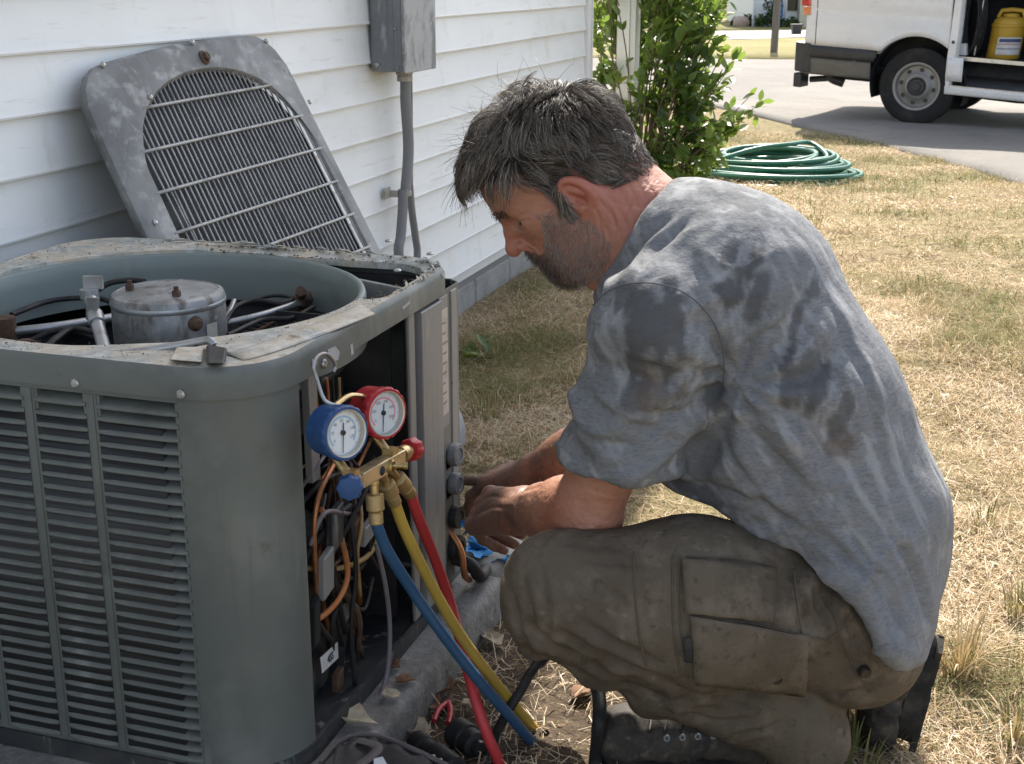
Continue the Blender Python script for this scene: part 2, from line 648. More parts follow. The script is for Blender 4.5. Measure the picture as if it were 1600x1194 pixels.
# porch post past the corner
pp = at_y(981, 100, 6.75)
post = MB()
w = 0.048
post.bx(pp[0] - w, pp[0] + w, 6.75 - w, 6.75 + w, float(gz(0, 6.75)) - 0.05, 3.42)
post.bx(pp[0] + 0.012, pp[0] + 0.018, 6.75 - w - 0.006, 6.75 - w - 0.001, 0.0, 3.41)
post.bx(pp[0] - w - 0.012, pp[0] + w + 0.012, 6.75 - w - 0.012, 6.75 + w + 0.012, float(gz(0, 6.75)) - 0.06, 0.02)
post.build('porch_post', M['trim'], house, bevel=0.004)

# ================================================================== AIR CONDITIONER
M['green'] = mat('sage_paint', (0.134, 0.149, 0.137), 0.5, layers=[
    (2.2, 5, 0.42, 0.62, (0.094, 0.104, 0.099), 0.85), (5.0, 6, 0.52, 0.68, (0.18, 0.19, 0.176), 0.6), (17, 6, 0.60, 0.70, (0.085, 0.082, 0.072), 0.6), ((50, 50, 3), 5, 0.6, 0.72, (0.085, 0.09, 0.085), 0.45), ((14, 14, 3.0), 6, 0.6, 0.75, (0.27, 0.29, 0.27), 0.5),
    (60, 5, 0.68, 0.78, (0.09, 0.08, 0.065), 0.7), ((40, 40, 6), 4, 0.66, 0.76, (0.10, 0.105, 0.10), 0.5)],
    bump=[(6, 3, 0.15, 0.006), (220, 3, 0.12, 0.001)], rough_var=0.12)
M['green_dusty'] = mat('sage_paint_dusty_top', (0.31, 0.335, 0.32), 0.5, layers=[
    (13, 6, 0.40, 0.56, (0.55, 0.47, 0.36), 0.9), (44, 6, 0.48, 0.64, (0.62, 0.60, 0.56), 0.75), (26, 6, 0.6, 0.72, (0.11, 0.085, 0.06), 0.9),
    (120, 4, 0.62, 0.74, (0.06, 0.05, 0.04), 0.8)], bump=[(70, 5, 0.5, 0.004)], rough_var=0.15)
M['inner_green'] = mat('sage_inside', (0.20, 0.235, 0.225), 0.5, layers=[
    ((5, 5, 12), 5, 0.55, 0.72, (0.13, 0.14, 0.13), 0.7), ((9, 9, 2), 4, 0.6, 0.75, (0.15, 0.125, 0.10), 0.5)], rough_var=0.1)
M['dark'] = mat('dark_metal', (0.022, 0.022, 0.023), 0.75, layers=[(16, 5, 0.5, 0.75, (0.06, 0.055, 0.05), 0.6)], spec=0.3)  # near-black colour for parts inside the cabinet
M['fins'] = mat('coil_fins', (0.035, 0.037, 0.04), 0.6, 0.3, layers=[((4, 4, 260), 2, 0.45, 0.6, (0.012, 0.012, 0.013), 0.8)])
M['black_sheet'] = mat('black_painted_sheet', (0.03, 0.032, 0.035), 0.5, layers=[
    ((30, 30, 5), 6, 0.58, 0.68, (0.28, 0.29, 0.29), 0.75), (14, 5, 0.5, 0.7, (0.075, 0.072, 0.066), 0.8)], bump=[(30, 4, 0.3, 0.004)])
M['grey_panel'] = mat('grey_panel', (0.235, 0.24, 0.235), 0.5, layers=[
    ((60, 60, 5), 6, 0.48, 0.7, (0.17, 0.172, 0.168), 0.7), ((25, 25, 6), 6, 0.62, 0.7, (0.36, 0.36, 0.35), 0.6), (50, 4, 0.66, 0.74, (0.08, 0.07, 0.06), 0.7)],
    bump=[(140, 3, 0.12, 0.002)], rough_var=0.1)
M['galv'] = mat('galvanised', (0.42, 0.43, 0.44), 0.42, 0.75, layers=[(20, 5, 0.45, 0.65, (0.25, 0.245, 0.24), 0.8), (50, 5, 0.62, 0.74, (0.12, 0.08, 0.05), 0.8)], rough_var=0.12)
M['motor'] = mat('motor_can', (0.36, 0.365, 0.37), 0.5, 0.4, layers=[
    (12, 5, 0.4, 0.58, (0.20, 0.198, 0.19), 0.85), ((30, 30, 9), 6, 0.54, 0.66, (0.10, 0.08, 0.062), 0.85), (60, 5, 0.6, 0.72, (0.52, 0.5, 0.47), 0.6)],
    bump=[(60, 4, 0.25, 0.003)], rough_var=0.12)
M['rust'] = mat('rusty_iron', (0.13, 0.075, 0.045), 0.85, 0.2, layers=[(40, 5, 0.45, 0.65, (0.05, 0.04, 0.035), 0.9)], bump=[(90, 4, 0.5, 0.003)])
M['copper'] = mat('copper_tube', (0.50, 0.22, 0.10), 0.45, 0.8, layers=[(25, 4, 0.5, 0.7, (0.16, 0.09, 0.06), 0.8)])
M['wire_black'] = mat('black_rubber', (0.02, 0.02, 0.021), 0.55, layers=[(18, 5, 0.5, 0.7, (0.07, 0.065, 0.06), 0.6)], spec=0.3)
M['wire_orange'] = mat('orange_wire', (0.50, 0.19, 0.06), 0.6, layers=[(25, 4, 0.5, 0.7, (0.2, 0.1, 0.05), 0.7)])
M['wire_tan'] = mat('tan_wire', (0.42, 0.28, 0.11), 0.6, layers=[(25, 4, 0.5, 0.7, (0.2, 0.13, 0.06), 0.7)])
M['wire_grey'] = mat('grey_cable', (0.17, 0.16, 0.18), 0.5, layers=[(20, 4, 0.5, 0.7, (0.20, 0.10, 0.09), 0.6)])
M['tape'] = mat('masking_label', (0.50, 0.47, 0.40), 0.8, layers=[(30, 5, 0.5, 0.7, (0.36, 0.33, 0.27), 0.8)])
M['paper'] = mat('white_label', (0.58, 0.60, 0.62), 0.7, layers=[(40, 5, 0.5, 0.7, (0.30, 0.30, 0.30), 0.7)])
M['ink'] = mat('ink', (0.02, 0.022, 0.03), 0.7)
M['screw'] = mat('screw_zinc', (0.45, 0.45, 0.44), 0.4, 0.8, layers=[(60, 3, 0.5, 0.7, (0.15, 0.11, 0.08), 0.8)])
M['crumb'] = mat('dry_debris', (0.22, 0.165, 0.11), 0.95, layers=[(50, 3, 0.4, 0.6, (0.08, 0.065, 0.05), 0.9)], spec=0.1)

AX, AY, AH = 0.47, 1.77, 0.37           # centre and half size of the cabinet
X1, X0, Y0, Y1 = AX + AH, AX - AH, AY - AH, AY + AH - 0.012
ac = thing('air_conditioner', 'open sage green outdoor air conditioner with louvred sides and its lid taken off', 'air conditioner', (AX, AY, 0.075))
RC = 0.115
ZP, ZB0, ZC, ZT = 0.078, 0.098, 0.636, 0.677


def side_strip(name, pts, z0, z1, m, th=0.003, parent=ac, **kw):
    """sheet metal along a plan line (thickness inwards to the left of travel)"""
    b = MB()
    P = [Vector((p[0], p[1])) for p in pts]
    inn = []
    for i, p in enumerate(P):
        d = (P[min(i + 1, len(P) - 1)] - P[max(i - 1, 0)]).normalized()
        inn.append(p + Vector((-d.y, d.x)) * th)
    n = len(P)
    vs = []
    for z in (z0, z1):
        vs += [(p.x, p.y, z) for p in P] + [(p.x, p.y, z) for p in inn]
    fs = []
    for i in range(n - 1):
        o = 2 * n
        fs += [(i, i + 1, o + i + 1, o + i), (n + i + 1, n + i, o + n + i, o + n + i + 1),
               (o + i, o + i + 1, o + n + i + 1, o + n + i), (i + 1, i, n + i, n + i + 1)]
    fs += [(0, 2 * n, 3 * n, n), (n - 1, 2 * n - 1, 4 * n - 1, 3 * n - 1)]
    b.add(vs, fs)
    return b.build(name, m, parent, smooth=30, **kw)


def arc(cx, cy, r, a0, a1, n=10):
    return [(cx + r * math.cos(math.radians(a0 + (a1 - a0) * k / n)), cy + r * math.sin(math.radians(a0 + (a1 - a0) * k / n))) for k in range(n + 1)]


# base pan
b = MB()
b.loft([rrect(AX, AY, AH + 0.004, AH + 0.004, RC, ZP, 8), rrect(AX, AY, AH + 0.004, AH + 0.004, RC, ZB0 + 0.006, 8),
        rrect(AX, AY, AH - 0.002, AH - 0.002, RC, ZB0 + 0.006, 8), rrect(AX, AY, AH - 0.002, AH - 0.002, RC, ZP + 0.012, 8)])
b.build('base_pan', M['black_sheet'], ac, smooth=30)
# corner skins: front right wraps on to the service side
side_strip('corner_panel', [(0.7272, Y0)] + arc(X1 - 0.108, Y0 + 0.108, 0.108, -90, 0, 14) + [(X1, 1.512)], ZB0, ZC + 0.004, M['green'])
side_strip('corner_panel', [(X0, 1.60)] + arc(X0 + RC, Y0 + RC, RC, 180, 270, 12) + [(0.205, Y0)], ZB0, ZC + 0.004, M['green'])
side_strip('corner_panel', [(X1, 2.02)] + arc(X1 - 0.02, Y1 - 0.02, 0.02, 0, 90, 5) + [(0.62, Y1)], ZB0, ZC + 0.004, M['green'])
side_strip('back_panel', [(0.62, Y1 - 0.001), (X0 + RC, Y1 - 0.001)] + arc(X0 + RC, Y1 - RC, RC, 90, 180, 8) + [(X0, 1.60)], ZB0, ZC + 0.004, M['green'])
# louvred face: bands, posts, pressed louvres
cols = [(0.607, 0.727), (0.512, 0.591), (0.411, 0.495), (0.310, 0.394), (0.221, 0.294)]
P_ = 0.0173
NL = 30
z0L = ZB0 + 0.012
fr = MB()
zt = z0L + NL * P_
fr.bx(0.2052, 0.7268, Y0, Y0 + 0.003, zt, ZC + 0.004)
fr.build('grille_band', M['green'], ac)
fr = MB()
fr.bx(0.2052, 0.7268, Y0, Y0 + 0.003, ZB0, z0L)
fr.build('grille_band', M['green'], ac)
for a, c in zip(cols[1:], cols[:-1]):
    p = MB()
    p.bx(a[1], c[0], Y0, Y0 + 0.0032, z0L + 0.0002, zt - 0.0002)
    p.bx(a[1] + 0.004, c[0] - 0.004, Y0 - 0.0012, Y0 - 0.00005, z0L, zt)
    p.build('grille_post', M['green'], ac)
p = MB()
p.bx(0.2052, cols[-1][0], Y0, Y0 + 0.0032, z0L + 0.0002, zt - 0.0002)
p.build('grille_post', M['green'], ac)
for (c0, c1) in cols:
    l = MB()
    w_ = c1 - c0
    prof = [(-0.0045, 0.0), (-0.0052, 0.0016), (-0.0040, 0.0038), (0.004, 0.0075), (0.016, 0.0118), (0.016, 0.0104), (0.004, 0.0058), (-0.0030, 0.0010)]
    n_ = 8
    loops = []
    for k in range(n_ + 1):
        t = k / n_
        e = min(1.0, 6 * t, 6 * (1 - t)) if n_ else 1
        loops.append([(w_ * t, py * (0.25 + 0.75 * min(1, e + 0.15)) if py < 0 else py, pz) for py, pz in prof])
    l.loft(loops)
    l.bx(0, 0.0045, 0.001, 0.014, 0.001, 0.0165)
    l.bx(w_ - 0.0045, w_, 0.001, 0.014, 0.001, 0.0165)
    first = None
    for i in range(NL):
        if first is None:
            first = l.build('louvre', M['green'], ac, smooth=40)
            o = first
        else:
            o = first.copy()
            C.objects.link(o)
        o.matrix_parent_inverse = Matrix.Identity(4)
        o.location = Vector((c0, Y0 + random.uniform(-0.0004, 0.0004), z0L + i * P_ + random.uniform(-0.0003, 0.0003))) - Vector(ac.location)
        o.rotation_euler = (random.uniform(-0.02, 0.02), 0, random.uniform(-0.002, 0.002))
# coil behind the louvres
b = MB()
path = [(0.70, Y0 + 0.030)] + arc(X0 + RC, Y0 + RC, RC - 0.03, 270, 180, 8) + arc(X0 + RC, Y1 - RC, RC - 0.03, 180, 90, 8) + [(0.60, Y1 - 0.03)]
b2 = [[(x, y, z) for z in np.linspace(ZB0, 0.60, 3)] for x, y in path]
b.loft(b2, closed=False)
co = b.build('coil', M['fins'], ac, smooth=40)
sm = co.modifiers.new('depth', 'SOLIDIFY')
sm.thickness = 0.03
sm.offset = 1
# inner divider and compressor
b = MB()
b.bx(0.595, 0.600, Y0 + 0.035, Y1 - 0.03, ZB0, 0.56)
b.bx(0.60, 0.80, 1.905, 1.910, ZB0, 0.62)
b.build('divider', M['dark'], ac)
b = MB()
b.bx(0.60, 0.80, 1.425, 1.43, ZB0, 0.63)
b.build('divider', M['black_sheet'], ac)
b = MB()
prof = [(0.0, ZB0), (0.085, ZB0), (0.088, 0.13), (0.088, 0.32), (0.082, 0.35), (0.06, 0.372), (0.02, 0.38), (0, 0.38)]
b.lathe(prof[1:-1], (0.695, 1.66, 0), n=32)
cp = b.build('compressor', M['black_sheet'], ac, smooth=50)
b = MB()
b.lathe([(0.0895, 0), (0.0905, 0.001), (0.0905, 0.007), (0.0895, 0.008)], (0.695, 1.66, 0.2), n=32)
b.lathe([(0.02, 0), (0.02, 0.03), (0.015, 0.034)], (0.695, 1.64, 0.372), n=14)
b.build('strap', M['dark'], cp, smooth=40)
# scarred black wrapper sheet standing in the opening
b = MB()
A0, A1 = at_x(585, 838, 0.80), at_x(553, 838, 0.80)


def sheet(fn, nu, nv, name, m, parent=ac, th=0.002, smooth=40):
    g_ = MB().grid(fn, nu, nv)
    o = g_.build(name, m, parent, smooth=smooth)
    s_ = o.modifiers.new('thickness', 'SOLIDIFY')
    s_.thickness = th
    return o


sheet(lambda u, v: (0.795 - 0.02 * math.sin(u * 3) - 0.012 * v + 0.006 * math.sin(v * 7 + u * 5), 1.585 + 0.135 * u + 0.010 * math.sin(v * 5), 0.10 + 0.28 * v * (1 - 0.25 * abs(u - 0.4))), 8, 10, 'sound_blanket', M['black_sheet'])
sheet(lambda u, v: (0.805 - 0.03 * u, 1.52 + 0.06 * u + 0.01 * math.sin(v * 6), 0.10 + (0.10 - 0.055 * u) * v), 6, 6, 'torn_flap', M['green_dusty'])
b = MB()
b.bx(0.79, 0.802, 1.615, 1.640, 0.45, ZC)
b.bx(0.785, 0.800, 1.500, 1.506, ZB0, ZC)
b.build('strut', M['grey_panel'], ac, bevel=0.001)
b = MB()
b.bx(0.800, 0.803, 1.512, 1.535, 0.585, 0.632)
b.build('tab', M['tape'], ac)
# sticker with handwriting, hanging on the compressor
st = MB()
SQ = [at_x(500, 1028, 0.807), at_x(527, 1003, 0.800), at_x(528, 1028, 0.802), at_x(503, 1052, 0.808)]
st.add(SQ, [(0, 1, 2, 3)])
so = st.build('sticker', M['paper'], ac)
so.modifiers.new('thickness', 'SOLIDIFY').thickness = 0.0008
fo = link_mesh('lettering', text_mesh('45S', 0.017), M['ink'])
ctr = sum((Vector(tuple(p)) for p in SQ), Vector()) / 4
ex = (Vector(tuple(SQ[1] - SQ[0]))).normalized()
nn = ex.cross((Vector(tuple(SQ[0] - SQ[3]))).normalized()).normalized()
if nn.x < 0:
    nn = -nn
ey = nn.cross(ex)
Rm = Matrix((ex, ey, nn)).transposed().to_4x4()
Rm.translation = ctr + nn * 0.0022
fo.parent = so
fo.matrix_local = Rm
# wires and pipes in the opening
random.seed(21)


def wire(name, pts, r, m, parent=ac, n=7):
    return MB().tube(spline(pts, 8), r, n).build(name, m, parent, smooth=180)


def ox(px, py, x):
    return at_x(px, py, x)


wire('wire', [ox(478, 888, 0.79), ox(510, 890, 0.80), ox(545, 884, 0.815), ox(575, 868, 0.82), ox(590, 840, 0.82), ox(585, 800, 0.80)], 0.0042, M['wire_tan'])
wire('wire', [ox(478, 975, 0.80), ox(505, 962, 0.81), ox(530, 935, 0.82), ox(543, 900, 0.82), ox(538, 860, 0.82), ox(525, 825, 0.815), ox(500, 795, 0.80)], 0.0045, M['wire_orange'])
wire('wire', [ox(556, 1090, 0.82), ox(549, 980, 0.82), ox(556, 900, 0.825), ox(552, 840, 0.82), ox(545, 800, 0.81)], 0.0038, M['wire_black'])
wire('wire', [ox(588, 850, 0.83), ox(603, 920, 0.845), ox(609, 985, 0.85), ox(605, 1050, 0.855), ox(590, 1100, 0.86), ox(570, 1140, 0.865), ox(535, 1180, 0.87)], 0.0038, M['wire_grey'])
wire('wire', [ox(466, 770, 0.78), ox(490, 735, 0.80), ox(505, 715, 0.80), ox(520, 690, 0.78)], 0.003, M['wire_grey'])
wire('wire', [ox(468, 790, 0.79), ox(500, 755, 0.80), ox(530, 740, 0.80), ox(560, 735, 0.78)], 0.004, M['wire_black'])
wire('wire', [ox(474, 875, 0.79), ox(500, 840, 0.80), ox(525, 808, 0.81), ox(545, 790, 0.80)], 0.006, M['wire_black'])
wire('wire', [ox(474, 910, 0.78), ox(510, 915, 0.79), ox(545, 905, 0.79), ox(570, 880, 0.79)], 0.004, M['wire_black'])
wire('wire', [ox(562, 770, 0.80), ox(565, 820, 0.82), ox(558, 870, 0.82), ox(563, 930, 0.815)], 0.003, M['wire_tan'])
wire('wire', [ox(575, 760, 0.80), ox(583, 820, 0.82), ox(578, 860, 0.82), ox(590, 890, 0.815)], 0.003, M['wire_black'])
for k in range(6):
    x = 0.76 + 0.03 * random.random()
    wire('wire', [ox(470 + 8 * k, 700 + random.uniform(-30, 60), x), ox(490 + 8 * k, 660 + random.uniform(0, 80), x), ox(486 + 9 * k, 620 + random.uniform(-10, 30), x), ox(480 + 10 * k, 590, x)], random.uniform(0.002, 0.0035), M[random.choice(['wire_black', 'wire_grey', 'copper', 'wire_tan'])])
wire('copper_pipe', [(0.70, 1.62, 0.38), (0.71, 1.58, 0.45), (0.72, 1.60, 0.53), (0.71, 1.68, 0.55), (0.70, 1.80, 0.54)], 0.006, M['copper'])
wire('copper_pipe', [(0.74, 1.70, 0.30), (0.77, 1.76, 0.34), (0.775, 1.80, 0.28), (0.77, 1.82, 0.16)], 0.006, M['copper'])

for k in range(26):
    x = 0.765 + 0.05 * random.random()
    y0_, y1_ = 478 + 90 * random.random(), 478 + 120 * random.random()
    za, zb_, = 640 + 380 * random.random(), 640 + 420 * random.random()
    wire('wire', [ox(y0_, za, x), ox((y0_ + y1_) / 2 + random.uniform(-25, 25), (za + zb_) / 2 + random.uniform(-40, 60), x + 0.012), ox(y1_, zb_, x)], random.uniform(0.0022, 0.0048), M[random.choice(['wire_black', 'wire_black', 'wire_grey', 'copper', 'rust'])])
for k in range(9):
    x = 0.79 + 0.03 * random.random()
    q = np.array(ox(490 + 90 * random.random(), 780 + 330 * random.random(), x))
    MB().obox(q, (0.006, 0, 0), (0, random.uniform(0.008, 0.022), 0.004), (0, 0.003, random.uniform(0.010, 0.035))).build('relay', M[random.choice(['black_sheet', 'dark', 'grey_panel', 'rust'])], ac, bevel=0.002)

# --- cap: rounded band, top flange, open back corner
cap = MB()
H0 = AH + 0.0045
cap.loft([rrect(AX, AY - 0.006, H0 - 0.003, H0 - 0.009, RC - 0.003, ZC, 12), rrect(AX, AY - 0.006, H0, H0 - 0.006, RC, ZC, 12),
          rrect(AX, AY - 0.006, H0, H0 - 0.006, RC, ZT - 0.010, 12), rrect(AX, AY - 0.006, H0 - 0.002, H0 - 0.008, RC, ZT - 0.004, 12),
          rrect(AX, AY - 0.006, H0 - 0.007, H0 - 0.013, RC - 0.005, ZT, 12)], caps=False)
cap.build('cap_band', M['green'], ac, smooth=50)
M['bare_patch'] = mat('peeled_paint_patch', (0.42, 0.45, 0.46), 0.5, layers=[(60, 4, 0.5, 0.7, (0.30, 0.32, 0.31), 0.7)])
for ch in ([(512, 546), (524, 541), (531, 550), (529, 562), (520, 566), (514, 558)], [(488, 560), (496, 566), (492, 578), (487, 572)], [(547, 539), (551, 536), (553, 552), (549, 556)], [(690, 428), (695, 424), (694, 436)], [(628, 480), (640, 470), (641, 474), (630, 484)]):
    b = MB()
    P4 = [at_x(px, py, AX + H0 + 0.0006) for px, py in ch]
    b.add(P4, [tuple(range(len(P4)))])
    b.build('paint_chip', M['bare_patch'], ac)
RF, FX, FY = 0.312, AX - 0.004, AY + 0.004


def outer_r(th):
    """distance from the fan centre to the inner side of the cap band along an angle"""
    lo, hi = 0.2, 0.6
    hx, hy, rr = H0 - 0.007, H0 - 0.013, RC - 0.005
    for _ in range(26):
        m_ = (lo + hi) / 2
        x, y = FX + m_ * math.cos(th) - AX, FY + m_ * math.sin(th) - (AY - 0.006)
        qx, qy = abs(x) - (hx - rr), abs(y) - (hy - rr)
        d = math.hypot(max(qx, 0), max(qy, 0)) + min(max(qx, qy), 0) - rr
        if d < 0:
            lo = m_
        else:
            hi = m_
    return lo


NT = 160
pl = MB()
vo, vi, vl = [], [], []
for k in range(NT):
    th = 2 * PI * k / NT
    dg = math.degrees(th)
    ro = outer_r(th)
    opn = float(sstep(6, 16, dg) * (1 - sstep(100, 112, dg)))
    n1 = float(vnoise(np.array([[math.cos(th) * 5, math.sin(th) * 5, 2.0]]), 3)[0])
    n2 = float(vnoise(np.array([[math.cos(th) * 22, math.sin(th) * 22, 5.0]]), 4)[0])
    ri = (RF + 0.006) * (1 - opn) + (ro - 0.030 - 0.008 * n1 - 0.004 * n2) * opn
    ri = min(ri, ro - 0.006)
    dz = 0.0025 * n1 - (0.004 if opn > 0.5 else 0.0)
    vo.append((FX + ro * math.cos(th), FY + ro * math.sin(th), ZT - 0.0002))
    vl.append((FX + (ri * 0.6 + ro * 0.4) * math.cos(th), FY + (ri * 0.6 + ro * 0.4) * math.sin(th), ZT - 0.003 + dz * 0.4))
    vi.append((FX + ri * math.cos(th), FY + ri * math.sin(th), ZT - 0.004 + dz))
low = [(FX + (Vector((p[0] - FX, p[1] - FY)).length) * math.cos(2 * PI * k / NT), p[1], p[2] - 0.012) for k, p in enumerate(vi)]
pl.loft([vo, vl, vi, low], caps=False)
pl.build('cap_flange', M['green_dusty'], ac, smooth=60)
# venturi ring
vr = MB()


def circ(r, z, n=72, wob=0.0):
    return [(FX + (r + wob * math.sin(5 * t)) * math.cos(t), FY + (r + wob * math.sin(5 * t)) * math.sin(t), z) for t in (2 * PI * k / n for k in range(n))]


vr.loft([circ(RF + 0.012, 0.585), circ(RF + 0.012, 0.661), circ(RF + 0.010, 0.667), circ(RF + 0.004, 0.669), circ(RF, 0.664), circ(RF - 0.002, 0.64), circ(RF - 0.002, 0.585)], caps=False)
vr.build('fan_ring', M['inner_green'], ac, smooth=70)
# dark deck under the fan opening with the coil tubes showing
dk = MB()
dk.loft([circ(RF - 0.003, 0.50), circ(0.04, 0.485)], caps=True)
dk.build('inner_deck', M['dark'], ac, smooth=30)
for k in range(11):
    rr_ = 0.17 + 0.012 * k
    MB().tube([(FX + rr_ * math.cos(t), FY + rr_ * math.sin(t), 0.528 + 0.003 * k) for t in np.linspace(-0.3, 1.6, 26)], 0.0038, 6, mi=0).build('coil_tube', M['fins'], ac, smooth=180)
# corner pocket parts behind the ring
pk = MB()
pk.hexa([(0.66, 2.02, 0.60), (0.80, 1.985, 0.60), (0.80, 1.995, 0.60), (0.66, 2.03, 0.60), (0.66, 2.02, 0.658), (0.80, 1.985, 0.652), (0.80, 1.995, 0.652), (0.66, 2.03, 0.658)])
pk.build('bracket', M['grey_panel'], ac, bevel=0.001)
pk = MB()
pk.bx(0.38, 0.55, 2.106, 2.118, 0.652, 0.668)
pk.build('bracket', M['inner_green'], ac, bevel=0.003)
b = MB()
b.bx(X0 + 0.01, X1 - 0.01, Y1 - 0.025, Y1 - 0.018, 0.56, ZC + 0.01)
b.bx(X1 - 0.022, X1 - 0.016, 1.92, Y1 - 0.03, 0.50, ZC + 0.005)
b.build('stiffener', M['dark'], ac)
# fan blades deep below
for k in range(3):
    a0 = k * 2 * PI / 3 + 0.5

    def bl(u, v, a0=a0):
        r = 0.05 + 0.22 * u
        a = a0 + (v - 0.5) * (0.9 - 0.2 * u)
        return (FX + 0.02 + r * math.cos(a), FY - 0.01 + r * math.sin(a), 0.52 + 0.035 * (v - 0.5))
    sheet(bl, 6, 6, 'fan_blade', M['dark'])
# motor
MX, MY = 0.487, 1.77
mo = MB()
mo.lathe([(0.083, 0.545), (0.087, 0.552), (0.087, 0.663), (0.0845, 0.6695), (0.078, 0.6725), (0.0775, 0.671), (0.03, 0.6745), (0.012, 0.675)], (MX, MY, 0.004), n=48)
motor = mo.build('fan_motor', M['motor'], ac, smooth=40)
mb_ = MB()
mb_.lathe([(0.0878, 0), (0.0885, 0.002), (0.0885, 0.006), (0.0878, 0.008)], (MX, MY, 0.656), n=48)
mb_.build('rim', M['galv'], motor, smooth=40)
for (px, py) in [(203, 453), (276, 463)]:
    p = at_z(px, py, 0.677)
    s_ = MB()
    s_.lathe([(0.0068, 0), (0.0068, 0.008), (0.0055, 0.0095)], p, n=6)
    s_.lathe([(0.0040, 0.0), (0.0040, 0.015), (0.003, 0.0155)], p, n=10)
    s_.build('bolt', M['rust'], motor, smooth=35)
bp = at_z(308, 487, 0.632)
s_ = MB()
dv = Vector((math.cos(math.radians(-32)), math.sin(math.radians(-32)), 0))
bp = Vector((MX, MY, 0.640)) + dv * 0.086
s_.lathe([(0.012, 0), (0.0115, 0.004), (0.008, 0.007), (0.007, 0.012), (0.004, 0.013)], bp, dv, n=14)
s_.build('plug', M['rust'], motor, smooth=40)
a0 = math.radians(-20)
g_ = MB().grid(lambda u, v: (MX + 0.0882 * math.cos(a0 + 0.26 * u), MY + 0.0882 * math.sin(a0 + 0.26 * u), 0.585 + 0.050 * v), 4, 2)
g_.build('label', M['tape'], motor)
# brackets, rods and tubes around the motor


def rod(name, pts, r, m, flat=1.0, parent=ac):
    return MB().tube(spline(pts, 6) if len(pts) > 2 else pts, r, 9, flat=flat).build(name, m, parent, smooth=50)


rod('mount_arm', [at_z(0, 520, 0.60), at_z(90, 510, 0.605), at_z(182, 495, 0.60)], 0.0075, M['galv'])
rod('mount_arm', [at_z(345, 507, 0.60), at_z(410, 492, 0.605), at_z(478, 470, 0.61)], 0.006, M['galv'])
rod('mount_arm', [at_z(352, 545, 0.57), at_z(420, 508, 0.575), at_z(482, 476, 0.60)], 0.0035, M['rust'])
rod('mount_arm', [at_z(345, 540, 0.57), at_z(352, 505, 0.60), at_z(366, 470, 0.62)], 0.0045, M['galv'])
b = MB()
p = at_z(8, 515, 0.605)
b.cyl(p - np.array([0, 0, 0.02]), p + np.array([0, 0, 0.02]), 0.018, 12)
b.build('mount_clamp', M['rust'], ac, smooth=50)
b = MB()
b.ball(at_z(474, 466, 0.615), 0.017, 10, 7, noise=0.15)
b.cyl(at_z(472, 470, 0.60), at_z(470, 455, 0.64), 0.009, 8)
b.build('mount_clamp', M['rust'], ac, smooth=50)
ptop, pbot = at_y(140, 462, 1.70), at_y(166, 556, 1.60)
rod('conduit_stub', [ptop, ptop * 0.5 + pbot * 0.5, pbot], 0.0098, M['galv'])
b = MB()
b.cyl(ptop - np.array([0, 0, 0.004]), ptop + np.array([0, 0, 0.010]), 0.014, 14)
q_ = ptop * 0.62 + pbot * 0.38
b.tube([q_ * 1.0 + (ptop - pbot) * 0.05, q_ - (ptop - pbot) * 0.10], 0.0125, 14)
b.obox(ptop + np.array([0.0, 0.012, 0.018]), (0.014, 0.004, 0), (-0.001, 0.004, 0), (0, 0, 0.010))
b.build('conduit_fitting', M['galv'], ac, smooth=35)
b = MB()
b.hexa([at_y(134, 500, 1.66), at_y(152, 500, 1.66), at_y(156, 500, 1.68), at_y(138, 500, 1.68), at_y(134, 465, 1.66), at_y(152, 465, 1.66), at_y(156, 465, 1.68), at_y(138, 465, 1.68)])
b.build('clamp_plate', M['galv'], ac, bevel=0.001)
rod('motor_lead', [at_z(150, 455, 0.655), at_z(170, 443, 0.665), at_z(200, 438, 0.672), at_z(226, 440, 0.672)], 0.0048, M['wire_black'])
rod('motor_lead', [at_z(65, 552, 0.58), at_z(85, 528, 0.585), at_z(130, 505, 0.60)], 0.004, M['wire_black'])
for k in range(7):
    a_ = random.uniform(0, 6.28)
    q0, q1 = random.uniform(0.09, 0.16), random.uniform(0.2, 0.29)
    rod('motor_lead', [(MX + q0 * math.cos(a_), MY + q0 * math.sin(a_), 0.56), (MX + (q0 + q1) / 2 * math.cos(a_ + 0.3), MY + (q0 + q1) / 2 * math.sin(a_ + 0.3), 0.60 + random.uniform(0, 0.02)), (FX + q1 * math.cos(a_ + 0.5), FY + q1 * math.sin(a_ + 0.5), 0.55)], random.uniform(0.003, 0.005), M[random.choice(['wire_black', 'wire_black', 'rust'])])
for pts_, r_w in (([(350, 486), (395, 470), (440, 474), (470, 462)], 0.0045), ([(356, 524), (410, 500), (455, 497), (490, 480)], 0.0040), ([(18, 492), (80, 470), (150, 466), (186, 478)], 0.0045), ([(350, 508), (372, 478), (430, 462), (482, 472)], 0.003), ([(70, 545), (110, 515), (150, 520)], 0.005)):
    rod('motor_lead', [at_z(px, py, 0.612) for px, py in pts_], r_w, M['wire_black'])
rod('tube', [at_z(160, 556, 0.668), at_z(230, 548, 0.672), at_z(290, 538, 0.680), at_z(325, 532, 0.686), at_z(334, 540, 0.680)], 0.0058, M['galv'])
b = MB()
pa, pb_ = at_z(268, 560, 0.676), at_z(322, 542, 0.676)
b.hexa([at_z(266, 562, 0.672), at_z(316, 566, 0.672), at_z(318, 542, 0.672), at_z(276, 542, 0.672), at_z(266, 562, 0.684), at_z(316, 566, 0.684), at_z(318, 542, 0.684), at_z(276, 542, 0.684)])
b.build('junction_plate', M['green_dusty'], ac, bevel=0.002)
b = MB()
